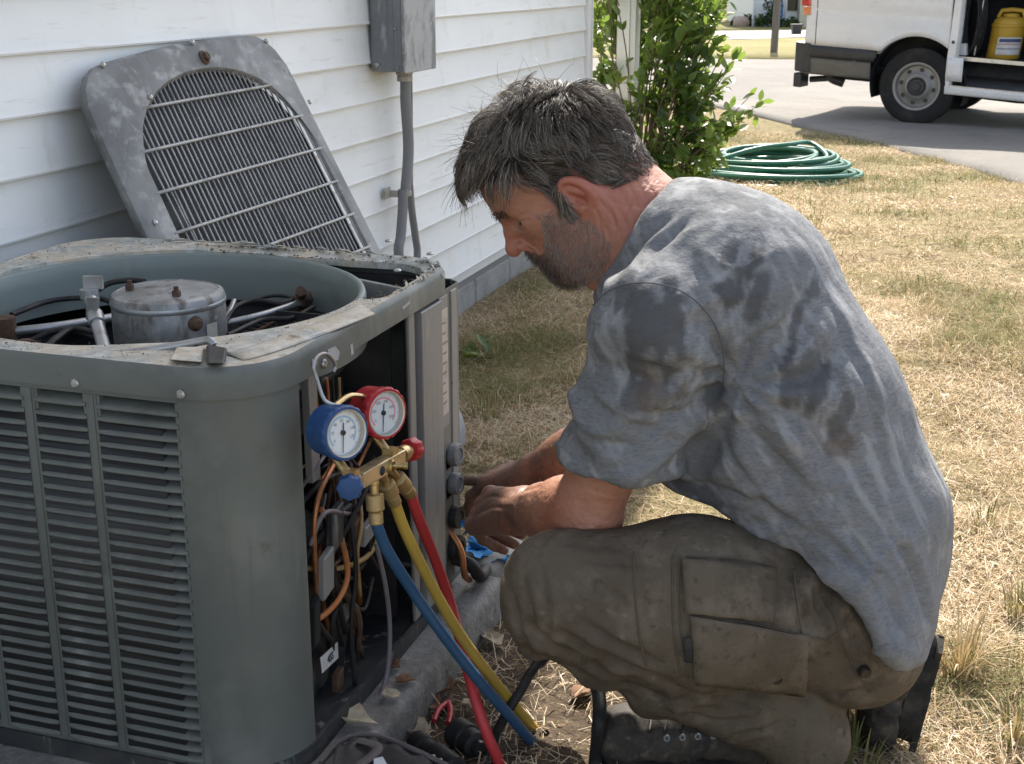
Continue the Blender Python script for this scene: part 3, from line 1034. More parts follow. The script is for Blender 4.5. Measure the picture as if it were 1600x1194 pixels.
b.hexa([at_z(322, 568, 0.676), at_z(352, 568, 0.676), at_z(356, 544, 0.676), at_z(322, 538, 0.676), at_z(322, 568, 0.690), at_z(352, 568, 0.688), at_z(356, 544, 0.686), at_z(322, 538, 0.692)])
b.build('rubber_grommet', M['wire_black'], ac, bevel=0.004, seg=2)
# raised dusty strip on the right flange
sheet(lambda u, v: tuple(np.array(at_z(352 + 212 * u, 552 - 76 * u ** 1.2, ZT)) * (1 - v) + np.array(at_z(380 + 206 * u, 563 - 72 * u ** 1.2, ZT)) * v + np.array([0, 0, 0.005 * math.sin(PI * v) * math.sin(PI * min(1, u * 1.02)) ** 0.4])), 16, 6, 'raised_rib', M['green_dusty'], th=0.001)
# screws
sc_ = MB()
sc_.lathe([(0.0065, 0), (0.0065, 0.002), (0.0045, 0.004), (0.001, 0.0045)], (0, 0, 0), n=8)
sproto = None
spots = [((441, 527), 'z', ZT - 0.001), ((607, 378), 'z', ZT - 0.002), ((672, 398), 'z', ZT - 0.002), ((118, 599), 'f', 0), ((621, 424), 'z', ZT - 0.002), ((268, 377), 'z', ZT - 0.001), ((505, 568), 's', 0), ((283, 616), 'f', 0)]
for (pp_, kd, zz) in spots:
    if kd == 'z':
        loc, rot = at_z(*pp_, zz), (0, 0, random.random() * 6)
    elif kd == 'f':
        loc, rot = at_y(*pp_, Y0 - 0.004), (PI / 2, 0, 0)
    else:
        loc, rot = at_x(*pp_, X1 + 0.005), (0, PI / 2, 0)
    if sproto is None:
        sproto = sc_.build('screw', M['screw'], None, smooth=35)
        o = sproto
    else:
        o = sproto.copy()
        C.objects.link(o)
    o.parent = ac
    o.location = Vector(tuple(loc)) - Vector(ac.location)
    o.rotation_euler = rot
# --- access panel with its label and valves
pn = MB()
pn.bx(X1 - 0.004, X1 + 0.001, 1.887, 1.912, 0.105, ZC - 0.002)
pn.bx(X1 - 0.016, X1 - 0.010, 1.912, 1.930, 0.105, ZC - 0.002)
pn.bx(X1 - 0.016, X1 + 0.006, 1.930, 2.020, 0.105, ZC - 0.006)
pn.bx(X1 - 0.004, X1 + 0.001, 2.020, 2.060, 0.40, ZC - 0.004)
pn.bx(X1 - 0.024, X1 - 0.019, 2.020, 2.095, 0.11, 0.40)
pn.bx(X1 - 0.004, X1 + 0.0025, 2.072, 2.100, 0.11, ZC - 0.002)
panel = pn.build('access_panel', M['grey_panel'], ac, bevel=0.0015)
lb = MB()
lb.bx(X1 + 0.0012, X1 + 0.0024, 2.026, 2.054, 0.425, 0.610)
lb.build('label', M['tape'], panel)
for k in range(9):
    t = MB()
    zz = 0.445 + 0.0175 * k
    t.bx(X1 + 0.00245, X1 + 0.0029, 2.030, 2.030 + random.uniform(0.010, 0.021), zz, zz + 0.003)
    t.build('print_line', M['wire_grey'], panel)
M['valve_grey'] = mat('dull_valve', (0.20, 0.21, 0.215), 0.55, 0.3, layers=[(40, 5, 0.5, 0.7, (0.10, 0.10, 0.10), 0.7), (30, 4, 0.6, 0.7, (0.30, 0.29, 0.26), 0.7)])
for zc_, r1, mm in ((0.342, 0.0205, 'valve_grey'), (0.288, 0.0195, 'valve_grey'), (0.225, 0.021, 'wire_black'), (0.165, 0.024, 'wire_black')):
    v = MB()
    v.lathe([(r1 * 0.8, -0.030), (r1 * 0.8, 0.0), (r1, 0.001), (r1, 0.018), (r1 * 0.93, 0.022), (r1 * 0.60, 0.0225), (r1 * 0.55, 0.020), (r1 * 0.2, 0.020)], (X1 - 0.005, 2.068, zc_), (1, -0.12, 0.05), n=18)
    if mm == 'valve_grey':
        v.obox((X1 - 0.012, 2.068, zc_ - 0.004), (0.012, 0, 0), (0, 0.024, 0), (0, 0, 0.018))
    vo_ = v.build('service_valve', M[mm], ac, smooth=35)
rod('pipe_stub', [(X1 + 0.012, 2.085, 0.288), (X1 + 0.045, 2.095, 0.286)], 0.0085, M['rust'])
rod('line_set', [(X1 - 0.01, 2.07, 0.145), (X1 + 0.03, 2.08, 0.13), (X1 + 0.04, 2.10, 0.10), (X1 + 0.03, 2.16, 0.085)], 0.012, M['wire_black'])
rod('line_set', [(X1 - 0.01, 2.06, 0.21), (X1 + 0.02, 2.055, 0.17), (X1 + 0.025, 2.06, 0.12), (X1 + 0.02, 2.10, 0.09)], 0.006, M['copper'])
# crumbs of dirt lying on the cap and in the pocket
db = MB()
random.seed(5)


def chip(c, s):
    a, b_, n_ = frame_of((random.uniform(-1, 1), random.uniform(-1, 1), random.uniform(0.3, 1)))
    c = Vector(tuple(c))
    db.add([c + a * s * random.uniform(0.6, 1.4), c + b_ * s * random.uniform(0.4, 1), c - a * s * random.uniform(0.6, 1.2), c - b_ * s * random.uniform(0.4, 1) + n_ * s * 0.4], [(0, 1, 2, 3)])


for k in range(1100):
    th = random.uniform(0, 2 * PI)
    dg = math.degrees(th)
    ro = outer_r(th)
    if 10 < dg < 108:
        r_ = ro - random.uniform(0.003, 0.045)
        zz = ZT - 0.001 if r_ > ro - 0.03 else ZT - 0.006
        s = random.choice([0.0014, 0.002, 0.0025, 0.004])
    else:
        r_ = random.uniform(RF + 0.006, max(RF + 0.007, ro - 0.004))
        zz = ZT - 0.0005
        s = random.choice([0.0007, 0.001, 0.0013, 0.002])
    chip((FX + r_ * math.cos(th), FY + r_ * math.sin(th), zz), s)
dbo = db.build('dirt_crumbs', M['crumb'], ac)
dbo['kind'] = 'stuff'
# leaf-mould crust curling off the back edge
ck = MB()
for k in range(34):
    dg = random.uniform(20, 120)
    th = math.radians(dg)
    ro = outer_r(th) - random.uniform(0.0, 0.012)
    c = Vector((FX + ro * math.cos(th), FY + ro * math.sin(th), ZT + 0.001))
    tg = Vector((-math.sin(th), math.cos(th), 0))
    rd = Vector((math.cos(th), math.sin(th), 0))
    L_, W_ = random.uniform(0.010, 0.028), random.uniform(0.003, 0.007)
    h_ = random.uniform(0.001, 0.006)
    ck.add([c - tg * L_, c - tg * L_ * 0.3 - rd * W_ + Vector((0, 0, h_)), c + tg * L_ - rd * W_ * 0.7 + Vector((0, 0, h_ * 0.6)), c + tg * L_ * 0.5 + rd * W_ * 0.2, c - rd * W_ * 0.4 + Vector((0, 0, h_ * 1.3))],
           [(0, 1, 4), (1, 2, 4), (2, 3, 4), (3, 0, 4)])
cko = ck.build('crust_flakes', M['green_dusty'], ac)
cko['kind'] = 'stuff'

# ================================================================== LID leaning on the wall
M['lid'] = mat('weathered_grey_paint', (0.225, 0.23, 0.228), 0.6, layers=[
    (7, 6, 0.40, 0.58, (0.135, 0.137, 0.135), 0.9), ((34, 18, 24), 6, 0.52, 0.66, (0.36, 0.36, 0.35), 0.8), (16, 6, 0.62, 0.74, (0.095, 0.093, 0.088), 0.7)],
    bump=[(50, 4, 0.25, 0.003)], rough_var=0.1)
M['lid_bar'] = mat('grey_wire_bar', (0.40, 0.40, 0.39), 0.5, 0.2, layers=[(24, 5, 0.5, 0.68, (0.16, 0.155, 0.15), 0.7)])
TL, TR = np.array([0.036, 2.195, 0.972]), np.array([0.036, 3.000, 0.990])
BL, BR = np.array([0.485, 2.150, 0.035]), np.array([0.545, 2.985, 0.035])
nrm = np.cross(TR - TL, BL - TL)
nrm = nrm / np.linalg.norm(nrm)
if nrm[0] < 0:
    nrm = -nrm
LW, LH = 0.74, 1.04


def lid(a, s, off=0.0):
    """point on the lid sheet: a across (0..LW), s down (0..LH)"""
    u, v = a / LW, s / LH
    p = (TL * (1 - u) + TR * u) * (1 - v) + (BL * (1 - u) + BR * u) * v
    return p + nrm * off


guard = thing('fan_guard_lid', 'weathered grey lid with an arched wire grille leaning on the white boards', 'grille lid', tuple((BL + BR) / 2))
outl, inn_ = [], []
OC, OW, OHT, OS0, OS1 = LW / 2 + 0.016, LW / 2 - 0.060, 0.205, 0.245, LH - 0.27
NP = 120
rc = 0.085
for k in range(NP):
    t = 2 * PI * k / NP
    cx_, sy_ = math.cos(t), math.sin(t)
    # outer: rounded rectangle by ray marching
    lo, hi = 0.05, 1.0
    for _ in range(24):
        m_ = (lo + hi) / 2
        qx, qy = abs(m_ * cx_) - (LW / 2 - rc), abs(m_ * sy_) - (LH / 2 - rc)
        d = math.hypot(max(qx, 0), max(qy, 0)) + min(max(qx, qy), 0) - rc
        lo, hi = (m_, hi) if d < 0 else (lo, m_)
    # gently bowed top edge
    a, s = LW / 2 + lo * cx_, LH / 2 + lo * sy_
    bow = 0.030 * (1 - ((a - LW * 0.62) / (LW * 0.62)) ** 2) if s < LH / 2 else 0
    outl.append((a, s - max(-0.01, bow) * max(0, 1 - s / 0.5) + 0.010))
    # opening: super-ellipse
    e = 2.0 / 2.15
    ia = OC + OW * math.copysign(abs(cx_) ** e, cx_)
    is_ = (OS0 + OHT * math.copysign(abs(sy_) ** e, sy_)) if sy_ < 0 else (OS1 + OHT * abs(sy_) ** e)
    inn_.append((ia, is_))
g_ = MB()
L0 = [lid(a, s, -0.012) for a, s in outl]
L1 = [lid(a, s, 0.004) for a, s in outl]
L2 = [lid(a + (LW / 2 - a) * 0.025, s + (LH / 2 - s) * 0.018, 0.010) for a, s in outl]
L3 = [lid(a, s, 0.009) for a, s in inn_]
L4 = [lid(a + (LW / 2 - a) * 0.02, s + (LH / 2 - s) * 0.015, 0.001) for a, s in inn_]
g_.loft([L0, L1, L2, L3, L4], caps=False)
fo_ = g_.build('frame', M['lid'], guard, smooth=40)
sm = fo_.modifiers.new('thickness', 'SOLIDIFY')
sm.thickness = 0.0015


def span_s(a):
    """opening's s range at position a"""
    q = min(1, abs((a - OC) / OW))
    h = OHT * max(0, 1 - q ** 2.15) ** (1 / 2.15)
    return OS0 - h, OS1 + h


def span_a(s):
    q = max(0, (OS0 - s) / OHT, (s - OS1) / OHT)
    w__ = OW * max(0, 1 - min(1, q) ** 2.15) ** (1 / 2.15)
    return OC - w__, OC + w__


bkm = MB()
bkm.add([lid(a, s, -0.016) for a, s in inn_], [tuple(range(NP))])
M['lid_back'] = mat('dark_backing', (0.035, 0.036, 0.037), 0.85, layers=[(7, 5, 0.45, 0.62, (0.025, 0.026, 0.027), 0.9), ((7, 5, 6), 5, 0.56, 0.72, (0.13, 0.125, 0.11), 0.7)])  # dark sheet added behind the bars to keep the gaps dark
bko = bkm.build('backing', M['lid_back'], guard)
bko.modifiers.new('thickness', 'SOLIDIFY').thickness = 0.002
NBAR = 38
for k in range(NBAR):
    a = OC - OW + 2 * OW * (k + 0.5) / NBAR
    s0, s1 = span_s(a)
    bar = MB()
    bd = random.uniform(-0.002, 0.002)
    pts = [lid(a + bd * math.sin(PI * t) + (0.010 * math.sin(PI * t) if k in (1, 2) else 0), s0 - 0.004 + (s1 - s0 + 0.008) * t, 0.003) for t in np.linspace(0, 1, 9)]
    bar.tube(pts, 0.0022, 5)
    bar.build('bar', M['lid_bar'], guard, smooth=180)
for s in (0.102, 0.186, 0.270, 0.354, 0.438, 0.522, 0.610, 0.700, 0.790, 0.880):
    a0_, a1_ = span_a(s)
    bar = MB()
    bar.tube([lid(a0_ - 0.008 + (a1_ - a0_ + 0.016) * t, s + 0.006 * (t - 0.5), 0.0085) for t in np.linspace(0, 1, 9)], 0.0036, 6)
    bar.build('cross_bar', M['lid_bar'], guard, smooth=180)
for (px, py) in [(312, 94), (227, 156), (409, 68), (477, 163), (153, 106), (293, 70), (234, 352)]:
    # find lid coords for the pixel by intersecting the mean plane
    d = sight(px, py)
    t = np.dot(TL - CAM, nrm) / np.dot(d, nrm)
    p = CAM + d * t + nrm * 0.012
    s_ = MB()
    big = px == 312
    s_.lathe([(0.016 if big else 0.006, 0), (0.016 if big else 0.006, 0.003), (0.011 if big else 0.004, 0.0045), (0.009 if big else 0.003, 0.012 if big else 0.006), (0.004 if big else 0.001, 0.012 if big else 0.006)], p, nrm, n=12)
    s_.build('screw', M['rust' if big else 'screw'], guard, smooth=35)

# ================================================================== ELECTRICAL BOX AND CONDUIT ON THE WALL
M['box'] = mat('galvanised_box_paint', (0.20, 0.21, 0.22), 0.5, 0.2, layers=[
    (8, 5, 0.4, 0.6, (0.165, 0.175, 0.185), 0.8), ((30, 30, 9), 6, 0.55, 0.66, (0.36, 0.37, 0.38), 0.75)], rough_var=0.1)
M['box_front'] = mat('weathered_box_cover', (0.36, 0.37, 0.375), 0.6, 0.1, layers=[
    ((22, 22, 8), 6, 0.46, 0.6, (0.17, 0.175, 0.18), 0.9), (40, 6, 0.55, 0.7, (0.45, 0.455, 0.45), 0.7)], rough_var=0.1)
M['pvc'] = mat('grey_pvc', (0.19, 0.19, 0.195), 0.5, layers=[((20, 20, 5), 5, 0.5, 0.7, (0.26, 0.26, 0.26), 0.6), (60, 4, 0.6, 0.72, (0.12, 0.11, 0.10), 0.5)])
M['hub'] = mat('pale_connector', (0.40, 0.38, 0.33), 0.6, layers=[(40, 4, 0.5, 0.7, (0.25, 0.22, 0.18), 0.8)])
XF = 0.115
yl, yr_, zb = 3.745, None, None
pL = at_x(596, 108, 0.02)
pc = at_x(632, 114, XF)
pr = at_x(679, 104, XF)
y0b, y1b, zbx = pc[1], pr[1], (pc[2] + pr[2]) / 2
ebox = thing('electrical_box', 'weathered grey electrical box on the white wall above the conduits', 'electrical box', (0.06, (y0b + y1b) / 2, zbx))
b = MB()
b.bx(0.013, XF - 0.006, y0b, y1b, zbx, zbx + 0.42)
b.build('body', M['box'], ebox, bevel=0.002)
b = MB()
b.bx(XF - 0.0055, XF + 0.004, y0b - 0.004, y1b + 0.004, zbx - 0.004, zbx + 0.425)
b.build('cover', M['box_front'], ebox, bevel=0.002)
b = MB()
b.bx(0.078, 0.084, y0b - 0.0015, y0b - 0.0002, zbx + 0.004, zbx + 0.42)
b.bx(0.020, 0.066, y0b - 0.0022, y0b - 0.0002, zbx + 0.09, zbx + 0.42)
b.build('side_seam', M['box'], ebox)
for (x, zz) in ((0.030, zbx + 0.018), (0.095, zbx + 0.012), (0.09, zbx + 0.12)):
    s_ = MB()
    s_.lathe([(0.008 if x < 0.05 else 0.004, 0), (0.008 if x < 0.05 else 0.004, 0.003), (0.005 if x < 0.05 else 0.002, 0.006)], (x, y0b - 0.001, zz), (0, -1, 0), n=10)
    s_.build('screw', M['screw'], ebox, smooth=35)
# conduit
yc = at_x(634, 118, 0.06)[1]
cd = thing('conduit', 'grey plastic conduit pipes running down the white siding under the box', 'conduit', (0.06, yc, 0.1))
xc = 0.058
c0 = at_x(632, 122, xc)
zst = at_x(634, 302, xc)[2]


def cpt(px, py):
    return at_x(px, py, xc)


b = MB()
b.tube(spline([cpt(634, 118), cpt(634, 160), cpt(638, 220), cpt(637, 260), cpt(633, 305)], 8), 0.0165, 16)
b.build('pipe', M['pvc'], cd, smooth=60)
b = MB()
e0 = at_x(628, 300, xc)
b.tube(spline([cpt(630, 296), cpt(629, 330), cpt(626, 370), cpt(623, 400), np.array([xc, c0[1] - 0.03, 0.15])], 8), 0.0155, 14)
b.build('pipe', M['pvc'], cd, smooth=60)
b = MB()
b.tube(spline([at_x(640, 290, 0.05), at_x(643, 325, 0.05), at_x(649, 370, 0.05), at_x(652, 400, 0.05), np.array([0.05, c0[1] + 0.06, 0.15])], 8), 0.0115, 12)
b.build('pipe', M['pvc'], cd, smooth=60)
b = MB()
b.tube([cpt(642, 118), cpt(643, 210), cpt(643, 300)], 0.005, 8)
b.build('cable', M['wire_grey'], cd, smooth=60)
b = MB()
p = cpt(632, 121)
b.lathe([(0.024, -0.014), (0.024, 0.0), (0.021, 0.004), (0.027, 0.006), (0.027, 0.016)], (p[0], p[1], zbx - 0.022), n=8)
b.build('connector', M['hub'], cd, smooth=30)
b = MB()
p = cpt(632, 302)
b.lathe([(0.0185, -0.008), (0.0215, -0.007), (0.0215, 0.007), (0.0185, 0.008)], p, n=18)
b.build('strap', M['hub'], cd, smooth=30)
b = MB()
b.bx(0.014, 0.020, p[1] - 0.060, p[1] - 0.0165, p[2] - 0.012, p[2] + 0.020)
b.bx(0.0145, 0.045, p[1] - 0.022, p[1] - 0.016, p[2] - 0.010, p[2] + 0.010)
b.build('strap', M['hub'], cd, smooth=30)

# ================================================================== GAUGE MANIFOLD hanging on the cap
M['gauge_blue'] = mat('blue_rubber', (0.012, 0.06, 0.19), 0.45, layers=[(60, 4, 0.55, 0.7, (0.03, 0.10, 0.25), 0.5)])
M['gauge_red'] = mat('red_rubber', (0.42, 0.022, 0.03), 0.45, layers=[(60, 4, 0.55, 0.7, (0.50, 0.06, 0.06), 0.5)])
M['dial'] = mat('dial_face', (0.70, 0.74, 0.78), 0.5, layers=[(40, 4, 0.5, 0.7, (0.60, 0.63, 0.66), 0.4)])
M['brass'] = mat('brass', (0.52, 0.38, 0.17), 0.38, 0.85, layers=[(50, 5, 0.45, 0.65, (0.30, 0.21, 0.10), 0.8)], bump=[(300, 2, 0.1, 0.001)])
M['brass_pale'] = mat('brass_block', (0.62, 0.52, 0.30), 0.36, 0.75, layers=[(40, 5, 0.5, 0.7, (0.42, 0.33, 0.18), 0.8)])
M['knurl'] = mat('knurled_brass', (0.50, 0.37, 0.18), 0.45, 0.8, bump=[(700, 1, 0.8, 0.0015)])
M['hose_blue'] = mat('blue_hose', (0.02, 0.075, 0.16), 0.5, layers=[(14, 4, 0.5, 0.7, (0.05, 0.10, 0.17), 0.5)])
M['hose_yellow'] = mat('yellow_hose', (0.50, 0.33, 0.055), 0.5, layers=[(14, 4, 0.5, 0.7, (0.36, 0.24, 0.06), 0.6)])
M['hose_red'] = mat('red_hose', (0.45, 0.035, 0.04), 0.5, layers=[(14, 4, 0.5, 0.7, (0.33, 0.04, 0.04), 0.5)])
M['ring_glass'] = mat('gauge_bezel', (0.55, 0.52, 0.44), 0.35, 0.3)
M['print_blue'] = mat('print_blue', (0.30, 0.48, 0.66), 0.6)
M['print_red'] = mat('print_red', (0.75, 0.30, 0.36), 0.6)
M['print_grey'] = mat('print_grey', (0.25, 0.28, 0.32), 0.6)
M['clear'] = bpy.data.materials.new('clear_lens')
M['clear'].use_nodes = True
cb = M['clear'].node_tree.nodes['Principled BSDF']
cb.inputs['Base Color'].default_value = (1, 1, 1, 1)
cb.inputs['Roughness'].default_value = 0.04
cb.inputs['Transmission Weight'].default_value = 1.0
cb.inputs['IOR'].default_value = 1.05
cb.inputs['Coat Weight'].default_value = 0.25

GX_ = 0.915
man_ = thing('manifold_gauge_set', 'brass gauge set with a blue and a red dial hooked on the cabinet rim', 'pressure gauges', tuple(at_x(600, 720, GX_)))
gn = Vector((math.cos(math.radians(-27)), math.sin(math.radians(-27)), 0.10)).normalized()   # the way the dials face


def gauge(px, py, x, name, m, mp, ang, label):
    c = Vector(tuple(at_x(px, py, x)))
    R_ = 0.0355
    depth = 0.040
    b = MB()
    loops = []
    ga, gb, _ = frame_of(gn)
    n = 72
    for (r, h, kn) in ((R_ * 0.80, -depth, 0), (R_ * 0.95, -depth + 0.002, 0), (R_ * 0.97, -depth * 0.45, 0.0), (R_ * 0.985, -depth * 0.42, 0.3), (R_, -0.008, 1), (R_ * 1.02, -0.006, 1), (R_ * 1.02, 0.001, 1),
                       (R_ * 0.97, 0.0035, 0), (R_ * 0.88, 0.0035, 0), (R_ * 0.86, -0.004, 0)):
        loops.append([c + gn * h + (ga * math.cos(t) + gb * math.sin(t)) * (r * (1 + 0.018 * kn * (1 if int(k / 2) % 2 else -1))) for k, t in ((k, 2 * PI * k / n) for k in range(n))])
    b.loft(loops, caps=False)
    b.loft([loops[0], [c + gn * (-depth) for _ in range(n)]], caps=False)
    body = b.build('gauge', m, man_, smooth=35)
    body['label'] = label
    d = MB()
    d.lathe([(R_ * 0.86, -0.0045), (0.0005, -0.0045)], c, gn, n=48, caps=False)
    d.build('dial', M['dial'], body)
    z = MB()
    z.lathe([(R_ * 0.885, 0.0025), (R_ * 0.885, 0.0042), (R_ * 0.83, 0.0030), (R_ * 0.82, -0.0040)], c, gn, n=48, caps=False)
    z.build('bezel', M['ring_glass'], body, smooth=50)
    up = Vector((0, 0, 1))
    up = (up - gn * up.dot(gn)).normalized()
    rt = up.cross(gn).normalized()

    def pol(r, a, h):
        return c + gn * h + (up * math.cos(a) + rt * math.sin(a)) * r
    for (r0, r1, a0, a1) in ((0.56, 0.63, -2.3, 2.3),):
        k = 30
        s_ = MB()
        for i in range(k):
            t0, t1 = a0 + (a1 - a0) * i / k, a0 + (a1 - a0) * (i + 1) / k
            s_.add([pol(R_ * r0, t0, -0.0043), pol(R_ * r1, t0, -0.0043), pol(R_ * r1, t1, -0.0043), pol(R_ * r0, t1, -0.0043)], [(0, 1, 2, 3)])
        s_.build('scale_arc', mp, body)
    tk = MB()
    for i in range(41):
        a = -2.3 + 4.6 * i / 40
        r1 = 0.80
        r0 = 0.70 if i % 5 == 0 else 0.75
        wv = 0.00035 if i % 5 == 0 else 0.0002
        s = (up * -math.sin(a) + rt * math.cos(a)) * wv
        tk.add([pol(R_ * r0, a, -0.0042) - s, pol(R_ * r1, a, -0.0042) - s, pol(R_ * r1, a, -0.0042) + s, pol(R_ * r0, a, -0.0042) + s], [(0, 1, 2, 3)])
    tk.build('tick_marks', M['print_grey'], body)
    nums = ['0', '20', '40', '60', '80', '100', '120'] if m is M['gauge_blue'] else ['0', '100', '200', '300', '400', '500']
    for i, tx in enumerate(nums):
        a = -2.1 + 4.2 * i / (len(nums) - 1)
        fo = link_mesh('numeral', text_mesh(tx, 0.0058, 0), M['print_grey'])
        fo.parent = body
        Rm = Matrix((rt, up, gn)).transposed().to_4x4()
        Rm.translation = pol(R_ * 0.46, a, -0.0040)
        fo.matrix_local = Rm
    nd = MB()
    dvec = (up * math.cos(ang) + rt * math.sin(ang))
    sd = gn.cross(dvec)
    nd.add([c + gn * -0.003 - sd * 0.0007 - dvec * 0.013, c + gn * -0.003 + sd * 0.0007 - dvec * 0.013, c + gn * -0.003 + sd * 0.0004 + dvec * R_ * 0.74, c + gn * -0.003 - sd * 0.0004 + dvec * R_ * 0.74], [(0, 1, 2, 3)])
    nd.lathe([(0.0032, -0.004), (0.0032, -0.0022), (0.001, -0.002)], c, gn, n=12)
    no = nd.build('needle', M['ink'], body)
    no.modifiers.new('thickness', 'SOLIDIFY').thickness = 0.0004
    ls = MB()
    ls.lathe([(R_ * 0.865, 0.0015), (R_ * 0.5, 0.0026), (0.0005, 0.003)], c, gn, n=40, caps=False)
    ls.build('lens', M['clear'], body, smooth=180)
    return c


cb_ = gauge(539, 677, GX_ + 0.005, 'gauge', M['gauge_blue'], M['print_blue'], 3.28, 'blue gauge')
cr_ = gauge(602, 646, GX_ + 0.005, 'gauge', M['gauge_red'], M['print_red'], 3.30, 'red gauge')

# brass bar
bl_, br_ = Vector(tuple(at_x(556, 752, GX_ + 0.006))), Vector(tuple(at_x(632, 708, GX_ + 0.006)))
ax = (br_ - bl_)
hl = ax.length / 2
ax.normalize()
up_ = Vector((0, 0, 1))
fw = ax.cross(up_).normalized()
if fw.x < 0:
    fw = -fw
up2 = fw.cross(ax).normalized()
if up2.z < 0:
    up2 = -up2
mid = (bl_ + br_) / 2
b = MB()
b.obox(mid - ax * 0.006, ax * (hl * 0.86), fw * 0.010, up2 * 0.0105)
b.build('manifold_block', M['brass_pale'], man_, bevel=0.0018, seg=2)
b = MB()
b.lathe([(0.0125, 0), (0.0125, 0.016), (0.011, 0.018), (0.009, 0.019)], br_ - ax * 0.016 - fw * 0.0, ax, n=18)
b.lathe([(0.0085, 0), (0.0085, 0.014), (0.006, 0.015)], br_ - ax * 0.0, ax, n=14)
for k in range(5):
    b.lathe([(0.0078, 0), (0.0090, 0.001), (0.0078, 0.002)], br_ + ax * (0.002 + 0.0024 * k), ax, n=14)
b.lathe([(0.0095, -0.016), (0.0095, 0.0), (0.0075, 0.002), (0.0075, 0.012)], bl_ - ax * 0.004, -ax, n=14)
b.lathe([(0.0098, 0.0), (0.0098, 0.004), (0.0075, 0.006), (0.0075, 0.002), (0.003, 0.002)], mid + fw * 0.010 + ax * 0.006, fw, n=16)
b.lathe([(0.0042, 0.0), (0.0042, 0.016), (0.0055, 0.017), (0.0055, 0.022), (0.003, 0.023)], mid + fw * 0.010 + ax * 0.012, fw + ax * 0.3, n=12)
b.build('fitting', M['brass'], man_, smooth=35)
b = MB()
for c in (cb_, cr_):
    foot = c - gn * 0.030 - Vector((0, 0, 0.030))
    tgt = mid + ax * ((foot - mid).dot(ax)) + up2 * 0.008
    b.cyl(tuple(foot), tuple(tgt), 0.0065, 10)
    b.obox(tgt + up2 * 0.006, ax * 0.0085, fw * 0.0085, up2 * 0.006)
    b.build('fitting', M['brass'], man_, smooth=35)
    b = MB()
b = MB()
b.lathe([(0.0068, 0), (0.0068, 0.001), (0.005, 0.0025), (0.001, 0.003)], mid - ax * 0.020 + fw * 0.010, fw, n=16)
b.build('sight_glass', M['ink'], man_, smooth=40)


def knob(c, d, m):
    ga, gb, dd = frame_of(d)
    loops = []
    n = 48
    for (r, h, f) in ((0.008, 0, 0), (0.0155, 0.001, 0.4), (0.0165, 0.004, 1), (0.0165, 0.017, 1), (0.0150, 0.0195, 0.6), (0.009, 0.0205, 0), (0.001, 0.0205, 0)):
        loops.append([c + dd * h + (ga * math.cos(t) + gb * math.sin(t)) * (r * (1 + 0.075 * f * math.cos(8 * t))) for t in (2 * PI * k / n for k in range(n))])
    MB().loft(loops).build('valve_knob', m, man_, smooth=40)


knob(br_ + ax * 0.014, ax + fw * 0.15, M['gauge_red'])
knob(bl_ - ax * 0.016, -ax + fw * 0.35 - up2 * 0.05, M['gauge_blue'])
# hook
hk = spline([cb_ - gn * 0.02 + Vector((0.004, 0.012, 0.030)), at_x(508, 626, 0.885), at_x(495, 592, 0.868), at_x(490, 572, 0.864), at_x(497, 557, 0.863), at_x(509, 553, 0.863), at_x(520, 562, 0.863), at_x(524, 572, 0.862), at_x(521, 581, 0.861)], 8)
MB().tube(hk, 0.0026, 8).build('hook', M['galv'], man_, smooth=60)
b = MB()
b.tube(spline([cb_ - gn * 0.03 + Vector((0, 0.01, 0.028)), (cb_ + cr_) / 2 - gn * 0.032 + Vector((0, 0, 0.034)), cr_ - gn * 0.03 + Vector((0, -0.01, 0.022))], 6), 0.004, 6)
b.build('back_strap', M['brass'], man_, smooth=60)


# hoses with knurled ends
def hose(label, ts, pts, m, dirn):
    start = mid + ax * ts - up2 * 0.008
    p1 = Vector(tuple(pts[0]))
    d = (p1 - start).normalized()
    L_ = (p1 - start).length
    f = MB()
    f.lathe([(0.0075, 0.0), (0.0075, 0.010), (0.006, 0.011), (0.006, L_ * 0.42)], start, d, n=12)
    f.build('hose_stem', M['brass'], man_, smooth=40)
    k = MB()
    k.lathe([(0.0085, L_ * 0.36), (0.0125, L_ * 0.38), (0.0125, L_ * 0.70), (0.0095, L_ * 0.74), (0.0088, L_ * 0.76), (0.0100, L_ * 0.77), (0.0100, L_ * 0.99), (0.0085, L_ * 1.02)], start, d, n=20)
    ko = k.build('hose_nut', M['knurl'], man_, smooth=35)
    h = MB()
    P = spline([start + d * L_ * 0.93] + [Vector(tuple(p)) for p in pts], 10)
    h.tube(P, 0.0082, 14)
    o = h.build('hose', m, man_, smooth=180)
    o['label'] = label


